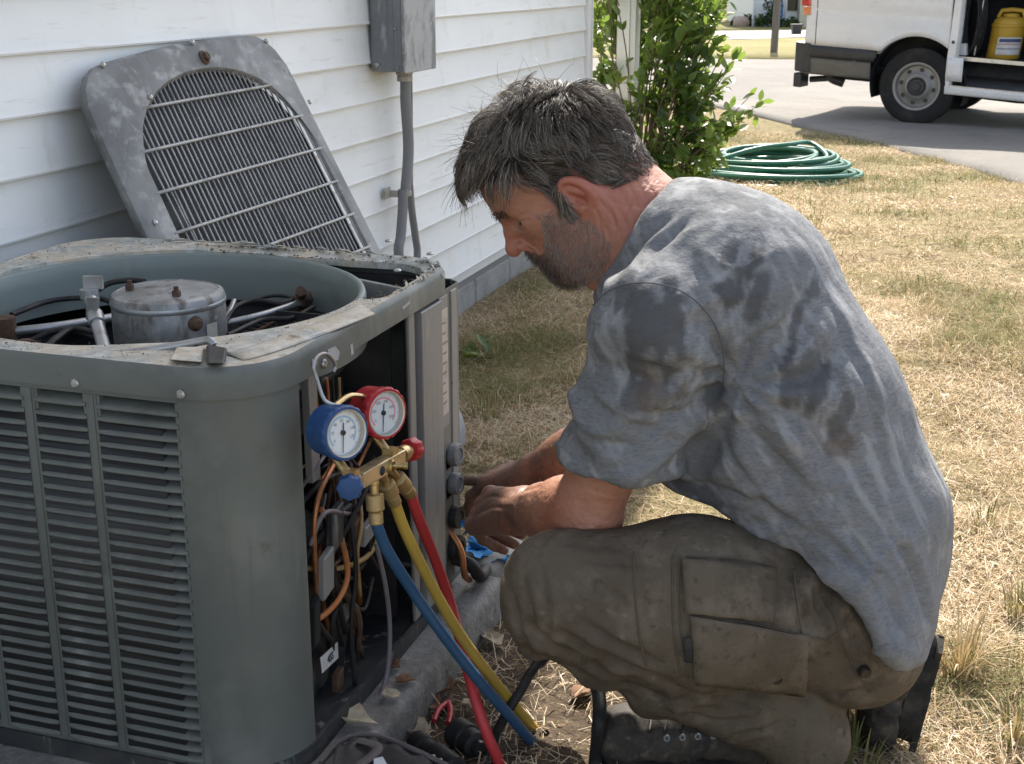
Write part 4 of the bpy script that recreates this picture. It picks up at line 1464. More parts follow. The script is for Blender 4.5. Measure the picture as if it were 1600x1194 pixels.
hx = GX_ + 0.008
floor_b = lambda px, py, z: at_z(px, py, z)
hose('blue hose', -0.026, [at_x(588, 818, hx + 0.004), at_x(606, 862, hx + 0.012), at_x(648, 928, hx + 0.035), at_x(700, 1002, hx + 0.075), at_x(752, 1068, hx + 0.115), at_x(806, 1130, hx + 0.150), at_x(860, 1194, hx + 0.178), at_x(905, 1252, hx + 0.185), at_x(945, 1330, hx + 0.19)], M['hose_blue'], 0)
hose('yellow hose', -0.001, [at_x(617, 786, hx + 0.004), at_x(634, 832, hx + 0.012), at_x(672, 910, hx + 0.036), at_x(718, 990, hx + 0.072), at_x(775, 1068, hx + 0.118), at_x(832, 1136, hx + 0.155), at_x(885, 1194, hx + 0.185), at_x(940, 1255, hx + 0.20), at_x(990, 1340, hx + 0.20)], M['hose_yellow'], 0)
hose('red hose', 0.026, [at_x(641, 772, hx + 0.002), at_x(656, 815, hx + 0.008), at_x(682, 880, hx + 0.018), at_x(706, 950, hx + 0.036), at_x(724, 1020, hx + 0.070), at_x(742, 1090, hx + 0.105), at_x(762, 1150, hx + 0.130), at_x(782, 1200, hx + 0.145), at_x(800, 1290, hx + 0.15)], M['hose_red'], 0)

# ================================================================== THE MAN
def smin(a, b, k):
    h = np.maximum(k - np.abs(a - b), 0) / k
    return np.minimum(a, b) - h * h * k * 0.25


def smax(a, b, k):
    return -smin(-a, -b, k)


class Blob:
    """signed distance built from shapes added one after the other"""

    def __init__(self):
        self.ops = []

    def cone(self, a, b, ra, rb, k=0.03, mode='add', flat=None):
        self.ops.append(('cone', np.array(a, float), np.array(b, float), ra, rb, k, mode))
        return self

    def ell(self, c, r, R=None, k=0.03, mode='add'):
        self.ops.append(('ell', np.array(c, float), np.array(r, float), np.eye(3) if R is None else np.array(R, float), None, k, mode))
        return self

    def fn(self, f, k=0.005, mode='cut'):
        self.ops.append(('fn', f, None, None, None, k, mode))
        return self

    def __call__(self, p):
        D = np.full(len(p), 9.0)
        for op in self.ops:
            kind, mode, k = op[0], op[6], op[5]
            if kind == 'fn':
                d = op[1](p)
                D = smin(D, d, k) if mode == 'add' else smax(D, d, k)
                continue
            if kind == 'cone':
                _, a, b, ra, rb = op[:5]
                c, rad = (a + b) / 2, np.linalg.norm(b - a) / 2 + max(ra, rb)
            else:
                c, rad = op[1], op[2].max()
            near = ((p - c) ** 2).sum(1) < (rad + 0.09 + k) ** 2
            if not near.any():
                continue
            q = p[near]
            if kind == 'cone':
                ba = b - a
                t = np.clip(((q - a) @ ba) / max(ba @ ba, 1e-9), 0, 1)
                d = np.sqrt((((q - a) - t[:, None] * ba) ** 2).sum(1)) - (ra + t * (rb - ra))
            else:
                l = (q - c) @ op[3].T
                k0 = np.sqrt(((l / op[2]) ** 2).sum(1))
                k1 = np.sqrt(((l / op[2] ** 2) ** 2).sum(1))
                d = k0 * (k0 - 1) / np.maximum(k1, 1e-6)
            if mode == 'add':
                D[near] = smin(D[near], d, k)
            else:
                D[near] = smax(D[near], -d, k)
        return D


def polygonise(f, lo, hi, h):
    """surface nets over blocks near the surface"""
    lo, hi = np.array(lo, float), np.array(hi, float)
    n = np.ceil((hi - lo) / h).astype(int) + 1
    B = 6
    nb = (n + B - 1) // B
    n = nb * B
    ax = [lo[i] + (np.arange(nb[i]) * B + (B - 1) / 2) * h for i in range(3)]
    bc = np.stack(np.meshgrid(*ax, indexing='ij'), -1).reshape(-1, 3)
    db = f(bc)
    act = np.abs(db) < h * B * 1.35 + 0.012
    D = np.repeat(np.repeat(np.repeat(db.reshape(nb), B, 0), B, 1), B, 2).astype(np.float32)
    off = np.stack(np.meshgrid(*[np.arange(B)] * 3, indexing='ij'), -1).reshape(-1, 3)
    bi = np.stack(np.unravel_index(np.nonzero(act)[0], nb), -1) * B
    for s in range(0, len(bi), 2500):
        ii = (bi[s:s + 2500, None, :] + off[None]).reshape(-1, 3)
        D[ii[:, 0], ii[:, 1], ii[:, 2]] = f(lo + ii * h)
    S = D < 0
    c = [D[dx:n[0] - 1 + dx, dy:n[1] - 1 + dy, dz:n[2] - 1 + dz] for dx in (0, 1) for dy in (0, 1) for dz in (0, 1)]
    cnt = sum((q < 0).astype(np.int8) for q in c)
    cell = np.argwhere((cnt > 0) & (cnt < 8))
    V = np.zeros((len(cell), 3))
    W = np.zeros(len(cell))
    i, j, k = cell.T
    vals = [D[i + dx, j + dy, k + dz].astype(float) for dx in (0, 1) for dy in (0, 1) for dz in (0, 1)]
    crn = np.array([(dx, dy, dz) for dx in (0, 1) for dy in (0, 1) for dz in (0, 1)], float)
    for a in range(8):
        for b in range(a + 1, 8):
            if np.abs(crn[a] - crn[b]).sum() == 1:
                m = (vals[a] < 0) != (vals[b] < 0)
                t = np.where(m, vals[a] / np.where(m, vals[a] - vals[b], 1), 0)
                V += np.where(m[:, None], crn[a] + t[:, None] * (crn[b] - crn[a]), 0)
                W += m
    V = lo + (cell + V / W[:, None]) * h
    idm = -np.ones(tuple(n - 1), np.int64)
    idm[i, j, k] = np.arange(len(cell))
    quads = []
    for axis in range(3):
        sl0, sl1 = [slice(None)] * 3, [slice(None)] * 3
        sl0[axis], sl1[axis] = slice(0, -1), slice(1, None)
        ch = np.argwhere(S[tuple(sl0)] != S[tuple(sl1)])
        o1, o2 = (axis + 1) % 3, (axis + 2) % 3
        ch = ch[(ch[:, o1] > 0) & (ch[:, o2] > 0) & (ch[:, o1] < n[o1] - 1) & (ch[:, o2] < n[o2] - 1) & (ch[:, axis] < n[axis] - 1)]
        def cid(d1, d2):
            q = ch.copy()
            q[:, o1] += d1
            q[:, o2] += d2
            return idm[q[:, 0], q[:, 1], q[:, 2]]
        qd = np.stack([cid(-1, -1), cid(0, -1), cid(0, 0), cid(-1, 0)], 1)
        flip = ~S[ch[:, 0], ch[:, 1], ch[:, 2]]
        qd[flip] = qd[flip][:, ::-1]
        quads.append(qd)
    Q = np.concatenate(quads)
    Q = Q[(Q >= 0).all(1)]
    return V, Q


def vnormals(V, Q):
    fn = np.cross(V[Q[:, 2]] - V[Q[:, 0]], V[Q[:, 3]] - V[Q[:, 1]])
    N = np.zeros_like(V)
    for k in range(4):
        np.add.at(N, Q[:, k], fn)
    return N / np.maximum(np.linalg.norm(N, axis=1), 1e-12)[:, None]


def relax(V, Q, it=2, w=0.5):
    for _ in range(it):
        A, n = np.zeros_like(V), np.zeros(len(V))
        for a, b in ((0, 1), (1, 2), (2, 3), (3, 0)):
            np.add.at(A, Q[:, a], V[Q[:, b]])
            np.add.at(A, Q[:, b], V[Q[:, a]])
            np.add.at(n, Q[:, a], 1)
            np.add.at(n, Q[:, b], 1)
        V = V * (1 - w) + w * A / np.maximum(n, 1)[:, None]
    return V


def seg_dist(p, a, b):
    a, b = np.array(a, float), np.array(b, float)
    ba = b - a
    t = np.clip(((p - a) @ ba) / (ba @ ba), 0, 1)
    return np.sqrt((((p - a) - t[:, None] * ba) ** 2).sum(1)), t


def fold_lines(V, N, lines, w, depth, ridge=0.6):
    """soft grooves with a swelling beside them, pressed along lines over the side turned to the viewer"""
    P = to_px(V)
    face = ((CAM - V) * N).sum(1) > 0
    out = np.zeros(len(V))
    for ln in lines:
        k = 1.0
        if isinstance(ln, tuple):
            ln, k = ln
        pts = np.array([q[:2] for q in spline([(a, b, 0) for a, b in ln], 6)])
        best, tb, sg = np.full(len(V), 1e9), np.zeros(len(V)), np.zeros(len(V))
        m = (np.abs(P - pts.mean(0)).max(1) < 260) & face
        Q_ = P[m]
        b, t_, s_ = np.full(len(Q_), 1e9), np.zeros(len(Q_)), np.zeros(len(Q_))
        for i in range(len(pts) - 1):
            d = pts[i + 1] - pts[i]
            L = max(np.hypot(*d), 1e-6)
            u = np.clip(((Q_ - pts[i]) @ d) / L ** 2, 0, 1)
            e = Q_ - pts[i] - u[:, None] * d
            r = np.hypot(e[:, 0], e[:, 1])
            cl = r < b
            b[cl], t_[cl] = r[cl], (i + u[cl]) / (len(pts) - 1)
            s_[cl] = np.sign(d[0] * e[cl, 1] - d[1] * e[cl, 0])
        tp = np.clip(np.sin(PI * np.clip(t_, 0.02, 0.98)), 0, 1) ** 0.6
        sgn = b * s_
        out[m] += k * depth * tp * (-np.exp(-(sgn / w) ** 2) + ridge * np.exp(-((sgn + 1.9 * w) / (1.3 * w)) ** 2) + 0.3 * np.exp(-((sgn - 2.0 * w) / (1.5 * w)) ** 2))
    return out


J = lambda px, py, y: at_y(px, py, y)
YM = 1.88                                   # middle plane of the body
# joints
sh_l, sh_r = J(1035, 505, 1.71), J(1035, 505, 1.71) + np.array([0.0, 0.36, 0.0])
el_l, wr_l, kn_l = J(915, 800, 1.69), J(812, 800, 1.865), J(752, 800, 1.965)
el_r, wr_r, kn_r = np.array([1.12, 2.02, 0.40]), J(838, 735, 2.06), J(775, 748, 2.12)
c7 = J(1035, 330, YM)
hip_l, hip_r = J(1330, 965, 1.77), J(1330, 965, 1.77) + np.array([0.02, 0.20, 0.0])
knee_l = J(868, 928, 1.60)
ank_l = J(1185, 1108, 1.765)
knee_r, ank_r = np.array([1.20, 2.14, 0.085]), np.array([1.60, 2.00, 0.13])

man = thing('person', 'man in a sweat stained grey t-shirt and dirty brown work trousers crouching at the cabinet', 'person', (1.4, 1.85, 0.0))

# ---------------------------------------------------------------- head frame
Fh = np.array([-0.715, -0.30, -0.640])
Fh /= np.linalg.norm(Fh)
Sh = np.cross(np.array([0, 0, 1.0]), Fh)     # his left, towards the camera
Sh = Sh / np.linalg.norm(Sh)
if Sh[1] > 0:
    Sh = -Sh
Uh = np.cross(Fh, Sh)
if Uh[2] < 0:
    Uh = -Uh
HS = 0.975                                     # head size
HC = J(872, 284, 1.87)


def hp(f, s, u):
    return HC + HS * (f * Fh + s * Sh + u * Uh)


HR = np.stack([Fh, Sh, Uh])


def rot_head(pitch=0, yaw=0, roll=0):
    """rotation in the head's own axes"""
    cp, sp, cy, sy, cr, sr = math.cos(pitch), math.sin(pitch), math.cos(yaw), math.sin(yaw), math.cos(roll), math.sin(roll)
    Rp = np.array([[cp, 0, sp], [0, 1, 0], [-sp, 0, cp]])
    Ry = np.array([[cy, sy, 0], [-sy, cy, 0], [0, 0, 1]])
    Rr = np.array([[1, 0, 0], [0, cr, sr], [0, -sr, cr]])
    return Rr @ Ry @ Rp @ HR


skin = Blob()
e = lambda c, r, k=0.03, mode='add', R=None: skin.ell(hp(*c), np.array(r) * HS, HR if R is None else R, k * HS, mode)
cn = lambda a, b, ra, rb, k=0.02, mode='add': skin.cone(hp(*a), hp(*b), ra * HS, rb * HS, k * HS, mode)
# skull and face
e((-0.012, 0, 0.036), (0.099, 0.077, 0.086))
e((0.040, 0, 0.040), (0.056, 0.066, 0.058), 0.04)
e((0.038, 0, -0.030), (0.052, 0.060, 0.075), 0.04)
e((-0.055, 0, 0.0), (0.050, 0.062, 0.055), 0.04)
for s in (1, -1):
    cn((-0.010, 0.058 * s, -0.040), (0.008, 0.052 * s, -0.078), 0.020, 0.018, 0.035)
    cn((0.008, 0.052 * s, -0.078), (0.068, 0.020 * s, -0.111), 0.018, 0.017, 0.03)
    e((0.052, 0.046 * s, -0.012), (0.024, 0.020, 0.018), 0.03)
    cn((0.082, 0.010 * s, 0.021), (0.068, 0.048 * s, 0.021), 0.0115, 0.010, 0.018)
e((0.076, 0, -0.112), (0.017, 0.021, 0.016), 0.025)
e((0.053, 0, -0.080), (0.040, 0.040, 0.030), 0.03)
for s in (1, -1):
    skin.ell(hp(0.087, 0.033 * s, -0.002), np.array((0.017, 0.020, 0.0120)) * HS, HR, 0.014, 'sub')
    e((0.0645, 0.032 * s, -0.004), (0.0135, 0.0155, 0.0130), 0.006)
    cn((0.0785, 0.020 * s, -0.0125), (0.0615, 0.050 * s, -0.0125), 0.0030, 0.0022, 0.004)     # lower lid
    cn((0.0785, 0.020 * s, 0.0020), (0.0620, 0.050 * s, -0.0020), 0.0034, 0.0026, 0.004)
    skin.cone(hp(0.0795, 0.020 * s, -0.0065), hp(0.0595, 0.0515 * s, -0.0085), 0.0011, 0.0010, 0.002, 'sub')      # upper lid
cn((0.086, 0, 0.016), (0.101, 0, -0.014), 0.0085, 0.0105, 0.014)
cn((0.101, 0, -0.014), (0.1125, 0, -0.033), 0.0105, 0.0125, 0.008)
e((0.1150, 0, -0.036), (0.0105, 0.012, 0.0105), 0.008)
for s in (1, -1):
    e((0.100, 0.0125 * s, -0.037), (0.0115, 0.0085, 0.0085), 0.006)
    skin.ell(hp(0.1035, 0.0085 * s, -0.0475), np.array((0.0062, 0.0036, 0.0060)) * HS, HR, 0.003, 'sub')
# moustache ridge, lips, chin
e((0.086, 0, -0.055), (0.013, 0.026, 0.012), 0.014)
cn((0.0965, 0.0, -0.0610), (0.0800, 0.024, -0.0655), 0.0052, 0.0035, 0.006)
cn((0.0965, 0.0, -0.0610), (0.0800, -0.024, -0.0655), 0.0052, 0.0035, 0.006)
cn((0.0935, 0.0, -0.0715), (0.0790, 0.022, -0.0685), 0.0062, 0.0035, 0.006)
cn((0.0935, 0.0, -0.0715), (0.0790, -0.022, -0.0685), 0.0062, 0.0035, 0.006)
for s in (1, -1):
    skin.cone(hp(0.103, 0, -0.0662), hp(0.080, 0.025 * s, -0.0672), 0.0012, 0.0016, 0.003, 'sub')
    skin.cone(hp(0.097, 0.021 * s, -0.030), hp(0.078, 0.036 * s, -0.062), 0.0014, 0.0018, 0.006, 'sub')   # nose-to-mouth fold
# ear (his left one faces the camera)
for s in (1, -1):
    Re = rot_head(pitch=-0.22, yaw=-0.36 * s)
    ec = np.array((-0.014, 0.0915 * s, -0.019))
    e(ec - np.array((0, 0.006 * s, 0)), (0.012, 0.012, 0.024), 0.012)
    e(ec, (0.0220, 0.0060, 0.0370), 0.006, R=Re)
    E_ = lambda f, u, o=0.0: ec + np.array((f, o * s, u))

    def epos(f, o, u, s=s, ec=ec, Re=Re):
        l = np.array((f, o * s, u)) * HS
        return hp(*ec) + Re.T @ l
    skin.ell(epos(-0.001, 0.0058, 0.001), np.array((0.0150, 0.0066, 0.0275)) * HS, Re, 0.003, 'sub')      # hollow inside the rim
    skin.cone(epos(0.004, 0.0015, 0.018), epos(-0.010, 0.0020, -0.006), 0.0042 * HS, 0.0038 * HS, 0.004)  # inner fold
    skin.cone(epos(-0.010, 0.0020, -0.006), epos(-0.004, 0.0030, -0.018), 0.0038 * HS, 0.004 * HS, 0.004)
    skin.ell(epos(0.006, 0.004, -0.006), np.array((0.0080, 0.0100, 0.0105)) * HS, Re, 0.003, 'sub')       # bowl
    skin.cone(epos(0.0165, 0.0030, -0.004), epos(0.0150, 0.0030, -0.012), 0.0045 * HS, 0.004 * HS, 0.005) # front flap
    skin.ell(epos(0.004, 0.0012, -0.030), np.array((0.0085, 0.0042, 0.0085)) * HS, Re, 0.005)             # lobe
    rim = [epos(0.0165 * math.cos(t) + 0.002, 0.0036, 0.033 * math.sin(t) + 0.002) for t in np.linspace(-0.15, 3.7, 12)]
    for a, b in zip(rim[:-1], rim[1:]):
        skin.cone(a, b, 0.0036 * HS, 0.0036 * HS, 0.004)
# neck and the hidden core of the trunk
nb = J(1005, 372, YM)
skin.cone(hp(-0.040, 0, -0.020), nb, 0.060 * HS, 0.068, 0.05)
skin.cone(hp(0.010, 0, -0.062), nb + (J(955, 440, YM) - nb) * 0.5, 0.048, 0.055, 0.05)
skin.cone(hp(-0.075, 0.0, 0.0), c7 + np.array([0.0, 0, -0.035]), 0.036, 0.050, 0.05)
skin.cone(hp(-0.045, 0.055, -0.050), J(985, 425, YM - 0.035), 0.012, 0.014, 0.03)
tc = J(1130, 500, YM)
skin.cone(nb, tc, 0.070, 0.105, 0.05)
for a, b in ((sh_l, el_l), (sh_r, el_r)):
    skin.cone(tc, a, 0.09, 0.052, 0.06)
    skin.cone(a, a * 0.45 + b * 0.55, 0.056, 0.054, 0.03)
    skin.cone(a * 0.45 + b * 0.55, b, 0.054, 0.044, 0.03)
up_el = lambda E_, W_: (E_ * 0.72 + W_ * 0.28)
for E_, W_, side in ((el_l, wr_l, 1), (el_r, wr_r, -1)):
    skin.cone(E_, up_el(E_, W_), 0.043, 0.0465, 0.03)
    skin.cone(up_el(E_, W_), E_ * 0.45 + W_ * 0.55, 0.0465, 0.038, 0.03)
    skin.cone(E_ * 0.45 + W_ * 0.55, W_, 0.038, 0.0315, 0.03)
skin.ell(el_l + np.array([0.012, -0.006, -0.018]), (0.028, 0.028, 0.024), None, 0.03)


def hand(W, K, nvec, svec, curl, thumb, spread=1.0):
    """palm, four fingers and a thumb; d along the palm, n out of the back of the hand, s towards the thumb"""
    d = K - W
    L = np.linalg.norm(d)
    d = d / L
    n = np.array(nvec, float)
    n = n - d * (n @ d)
    n /= np.linalg.norm(n)
    s = np.cross(d, n)
    if s @ np.array(svec) < 0:
        s = -s
    HSZ = 1.10
    P = lambda a, b, c: W + (d * a + s * b + n * c) * HSZ
    Lp = L / HSZ
    for (b, k) in ((0.030, 0.0145), (0.010, 0.0150), (-0.010, 0.0145), (-0.028, 0.013)):
        skin.cone(P(0.005, b * 0.55, 0.0), P(Lp - 0.004 - abs(b - 0.010) * 0.25, b, 0.0), 0.0195 * HSZ, k * HSZ, 0.016)
    skin.cone(P(0.02, 0.026, -0.010), P(0.048, 0.034, -0.014), 0.020, 0.014, 0.02)
    for i, (b, l1, l2, l3, r) in enumerate(((0.030, 0.044, 0.026, 0.022, 0.0100), (0.010, 0.048, 0.030, 0.023, 0.0102), (-0.010, 0.045, 0.028, 0.022, 0.0096), (-0.028, 0.036, 0.021, 0.019, 0.0088))):
        c = curl[i]
        a = P(Lp - abs(b - 0.010) * 0.25, b, 0.002)
        skin.ell(a + n * 0.0045, (0.0115 * HSZ,) * 3, None, 0.006)
        ang = 0.0
        p = a
        for seg, (ln, cc, rr) in enumerate(((l1, c[0], r), (l2, c[1], r * 0.94), (l3, c[2], r * 0.86))):
            ang += cc
            dr = d * math.cos(ang) - n * math.sin(ang) + s * (0.10 * spread * (1.3 - i) / 2 if seg == 0 else 0.0)
            dr = dr / np.linalg.norm(dr)
            q = p + dr * ln * HSZ
            skin.cone(p, q, rr * HSZ, rr * 0.93 * HSZ, 0.002)
            if seg:
                skin.ell(p + (d * math.sin(ang - cc / 2) + n * math.cos(ang - cc / 2)) * 0.0012, (rr * 1.04 * HSZ,) * 3, None, 0.004)
            p = q
    t0, t1, t2, t3 = (P(*q) for q in thumb)
    skin.cone(t0, t1, 0.0175, 0.0135, 0.014)
    skin.cone(t1, t2, 0.0128, 0.0115, 0.005)
    skin.cone(t2, t3, 0.0115, 0.0095, 0.004)


hand(wr_l, kn_l, (0.12, -0.74, 0.66), (0, 0.6, 0.7), [(0.70, 0.85, 0.5), (0.82, 0.9, 0.55), (0.92, 0.95, 0.6), (1.02, 0.95, 0.6)],
     [(0.015, 0.024, -0.012), (0.050, 0.040, -0.026), (0.084, 0.036, -0.040), (0.108, 0.022, -0.048)])
hand(wr_r, kn_r, (0.30, -0.35, 0.90), (0.2, -1, -0.2), [(0.30, 0.45, 0.3), (0.45, 0.60, 0.4), (0.55, 0.7, 0.4), (0.65, 0.7, 0.4)],
     [(0.015, 0.024, -0.012), (0.050, 0.042, -0.024), (0.084, 0.044, -0.034), (0.110, 0.034, -0.044)])

BLO = np.minimum.reduce([kn_l, kn_r, wr_l, el_l]) - 0.13
V, Q = polygonise(skin, (BLO[0], 1.55, 0.14), (1.50, 2.25, 1.02), 0.0022)
V = relax(V, Q, 1, 0.4)
N = vnormals(V, Q)
# fine relief: neck creases, wrinkles at the eye and the elbow, veins
pl_ = (V - HC) @ HR.T / HS
neck = np.exp(-((pl_[:, 0] + 0.045) / 0.05) ** 2 - ((pl_[:, 2] + 0.075) / 0.05) ** 2)
cre = np.abs(np.sin(pl_[:, 0] * 210 + 2.2 * vnoise(V * 22, 2) + pl_[:, 2] * 40)) ** 6
V = V - N * (0.0016 * neck * cre)[:, None]
crow = np.exp(-((pl_[:, 0] - 0.052) / 0.012) ** 2 - ((pl_[:, 2] - 0.004) / 0.014) ** 2)
V = V - N * (0.0009 * crow * np.abs(np.sin(pl_[:, 2] * 900 + pl_[:, 0] * 300)) ** 4)[:, None]
dl, tl = seg_dist(V, el_l, wr_l)
arm = (dl < 0.07) & (V[:, 2] < 0.52)
V = V + N * (arm * 0.0016 * np.maximum(0, fbm(V * np.array([14, 14, 40]), 8, 2)))[:, None]
elb = np.exp(-(np.linalg.norm(V - (el_l + np.array([0.012, -0.02, -0.02])), axis=1) / 0.035) ** 2)
V = V - N * (elb * 0.0018 * np.abs(np.sin((V[:, 2] * 0.8 + V[:, 0] * 0.6) * 330 + 2 * vnoise(V * 30, 4))) ** 5)[:, None]
V = V + N * fold_lines(V, N, [[(806, 343), (814, 336), (824, 332)], [(808, 348), (818, 345), (829, 345)], [(806, 354), (815, 356), (824, 361)], ([(812, 383), (832, 392), (842, 410)], 1.6), [(795, 318), (783, 305), (772, 300)],
                              ([(915, 340), (918, 380), (910, 430)], 1.5), ([(932, 325), (942, 375), (938, 430)], 1.5), ([(950, 318), (962, 352), (957, 400)], 1.2), ([(1012, 290), (985, 320), (968, 372)], 1.3), [(1030, 300), (1005, 330), (985, 372)]], 2.2, 0.0011)[:, None]
V = V + N * fold_lines(V, N, [[(790, 778), (765, 776), (745, 790)], [(800, 795), (770, 793), (742, 806)], [(845, 760), (800, 772)], [(880, 838), (905, 843), (935, 836)], [(870, 828), (905, 834), (940, 826)]], 3.0, 0.0016)[:, None]
V = V + N * (0.00035 * fbm(V * 240, 140, 2))[:, None]
me = mesh_np('body', V, Q)
# what the skin itself carries: sunburn, dirt on hands, stubble shadow
earr = np.exp(-(np.linalg.norm(pl_ - np.array((-0.02, 0.084, 0.0)), axis=1) / 0.04) ** 2)
nose = np.exp(-(np.linalg.norm(pl_ - np.array((0.108, 0, -0.028)), axis=1) / 0.026) ** 2)
nape = np.exp(-(np.linalg.norm(V - J(985, 330, 1.80), axis=1) / 0.09) ** 2)
elr = np.exp(-(np.linalg.norm(V - el_l, axis=1) / 0.06) ** 2)
point_attr(me, 'sunburn', np.clip(earr + 0.9 * nose + 0.75 * nape + 0.6 * elr, 0, 1))
hd = np.minimum(np.linalg.norm(V - kn_l, axis=1), np.linalg.norm(V - kn_r, axis=1))
hw = np.minimum(np.linalg.norm(V - wr_l, axis=1), np.linalg.norm(V - wr_r, axis=1))
grime = 1 - sstep(0.05, 0.20, np.minimum(hd, hw + 0.03))
grime = np.clip(grime * (0.75 + 0.35 * fbm(V * 26, 3, 3)), 0, 1)
point_attr(me, 'grime', grime)
BP = []
for (px, py) in ((836, 330), (846, 359), (855, 394), (846, 405), (826, 402), (822, 412)):
    d = sight(px, py)
    O = HC + HS * 0.060 * Sh
    q = ((CAM + d * (((O - CAM) @ Sh) / (d @ Sh))) - HC) / HS
    BP.append((q @ Fh, q @ Uh))
BP += [(0.100, -0.079), (0.110, -0.105), (0.090, -0.145), (0.034, -0.130), (-0.004, -0.098), (-0.004, -0.070), (0.002, -0.050), (0.014, -0.026)]
beard_z = inside(np.array(BP), pl_[:, 0] + 0.004 * vnoise(V * 90, 6), pl_[:, 2] + 0.004 * vnoise(V * 90, 7)) & (np.linalg.norm(pl_, axis=1) < 0.165)
point_attr(me, 'stubble', beard_z * np.clip(0.75 + 0.5 * vnoise(V * 60, 9), 0, 1))
lip = np.exp(-(np.linalg.norm(pl_ - np.array((0.094, 0, -0.067)), axis=1) / 0.018) ** 2)
point_attr(me, 'lips', lip)
M['skin'] = mat('weathered_skin', (0.385, 0.19, 0.122), 0.42, layers=[
    (34, 5, 0.45, 0.7, (0.36, 0.14, 0.085), 0.7), (120, 4, 0.56, 0.7, (0.28, 0.11, 0.07), 0.45), (9, 4, 0.5, 0.7, (0.48, 0.26, 0.16), 0.5)],
    attr=[('sunburn', (0.40, 0.115, 0.08), 0.68), ('stubble', (0.24, 0.145, 0.12), 0.5), ('lips', (0.30, 0.10, 0.085), 0.5), ('grime', (0.125, 0.075, 0.055), 0.80)],
    bump=[(420, 3, 0.5, 0.0014), (90, 4, 0.35, 0.003)], sss=0.06, rough_var=0.12)
body = link_mesh('body', me, M['skin'], man)
body_V, body_N, body_L = V, N, pl_

# ---------------------------------------------------------------- t-shirt
shirt = Blob()
up_b = np.array([0.0, 0, 0])
shirt.ell(J(1130, 455, YM), (0.135, 0.185, 0.125), None, 0.05)
shirt.ell(J(1110, 400, YM), (0.105, 0.150, 0.080), None, 0.06)
shirt.cone(J(1150, 490, YM - 0.03), J(1225, 640, YM - 0.03), 0.142, 0.150, 0.06)
shirt.cone(J(1150, 490, YM + 0.05), J(1225, 640, YM + 0.05), 0.142, 0.150, 0.06)
shirt.cone(J(1225, 640, YM - 0.03), J(1300, 800, YM - 0.03), 0.150, 0.150, 0.06)
shirt.cone(J(1225, 640, YM + 0.06), J(1300, 800, YM + 0.06), 0.150, 0.150, 0.06)
shirt.ell(J(1318, 850, YM + 0.01), (0.135, 0.235, 0.13), None, 0.06)
shirt.ell(J(1362, 935, YM + 0.01), (0.100, 0.235, 0.11), None, 0.06)
shirt.ell(J(1050, 352, YM), (0.085, 0.105, 0.060), None, 0.05)
shirt.cone(J(1150, 700, YM), J(1215, 790, YM), 0.115, 0.115, 0.08)          # belly
shirt.cone(J(1005, 430, YM), J(1100, 640, YM), 0.075, 0.120, 0.06)          # chest
# sleeves: tubes cut off at the hem and hollow inside it
for a, b, yy in ((sh_l, el_l, 1), (sh_r, el_r, -1)):
    se = J(966, 735, 1.70) if yy == 1 else a * 0.25 + b * 0.75
    sl = Blob()
    sl.cone(J(1110, 440, YM - 0.07 * yy), a + np.array([-0.002, 0, 0.0]), 0.090, 0.078, 0.04)
    sl.cone(a, a * 0.6 + se * 0.4, 0.080, 0.081, 0.035)
    sl.cone(a * 0.6 + se * 0.4, se + (se - a) * 0.12, 0.081, 0.090, 0.02)
    hemc = J(965, 722, 1.70) if yy == 1 else a * 0.36 + b * 0.64
    hn = np.array([-0.10, -0.06, -0.98]) if yy == 1 else (b - a)
    hn = hn / np.linalg.norm(hn)

    def sleeve(p, sl=sl, a=a, se=se, hemc=hemc, hn=hn):
        h = (p - hemc) @ hn
        d = np.maximum(sl(p), h)
        inner = np.maximum(seg_dist(p, a, se + (se - a) * 0.3)[0] - 0.0730, -(h + 0.035))
        return smax(d, -inner, 0.004)
    shirt.fn(sleeve, 0.014 if yy == 1 else 0.03, 'add')
# bottom hem: keep what lies above the line of the hem
HEM = np.array([J(px, py, yy) for px, py, yy in ((985, 790, 1.655), (1070, 826, 1.655), (1175, 868, 1.655), (1240, 884, 1.655), (1325, 940, 1.66), (1378, 1022, 1.67), (1418, 1040, 1.72), (1470, 985, 1.86), (1560, 930, 1.88))])


def hemcut(p):
    z = np.interp(p[:, 0], HEM[:, 0], HEM[:, 2])
    return (z + 0.010 * np.sin(p[:, 0] * 31 + p[:, 1] * 9) - p[:, 2]) * 0.85


shirt.fn(hemcut, 0.012)
nk0, nk1 = hp(-0.02, 0, -0.03), nb + (nb - hp(-0.02, 0, -0.03)) * 0.13
collar_c, collar_d = J(998, 372, YM), None
shirt.fn(lambda p: -(seg_dist(p, hp(-0.02, 0, -0.03), nk1)[0] - 0.0715), 0.006)
ca, cb2 = J(1050, 286, YM), J(938, 452, YM)
cdn = np.array([ca[2] - cb2[2], 0, -(ca[0] - cb2[0])])
cdn = cdn / np.linalg.norm(cdn)
if cdn[0] > 0:
    cdn = -cdn


def collar_cut(p):
    r = np.linalg.norm(p - (ca + cb2) / 2, axis=1)
    return np.where(r < 0.16, (p - (ca + cb2) / 2) @ cdn - 0.002, -1.0)


shirt.fn(collar_cut, 0.004)
V, Q = polygonise(shirt, (0.92, 1.50, 0.14), (1.86, 2.28, 0.96), 0.0052)
V = relax(V, Q, 2, 0.5)
N = vnormals(V, Q)
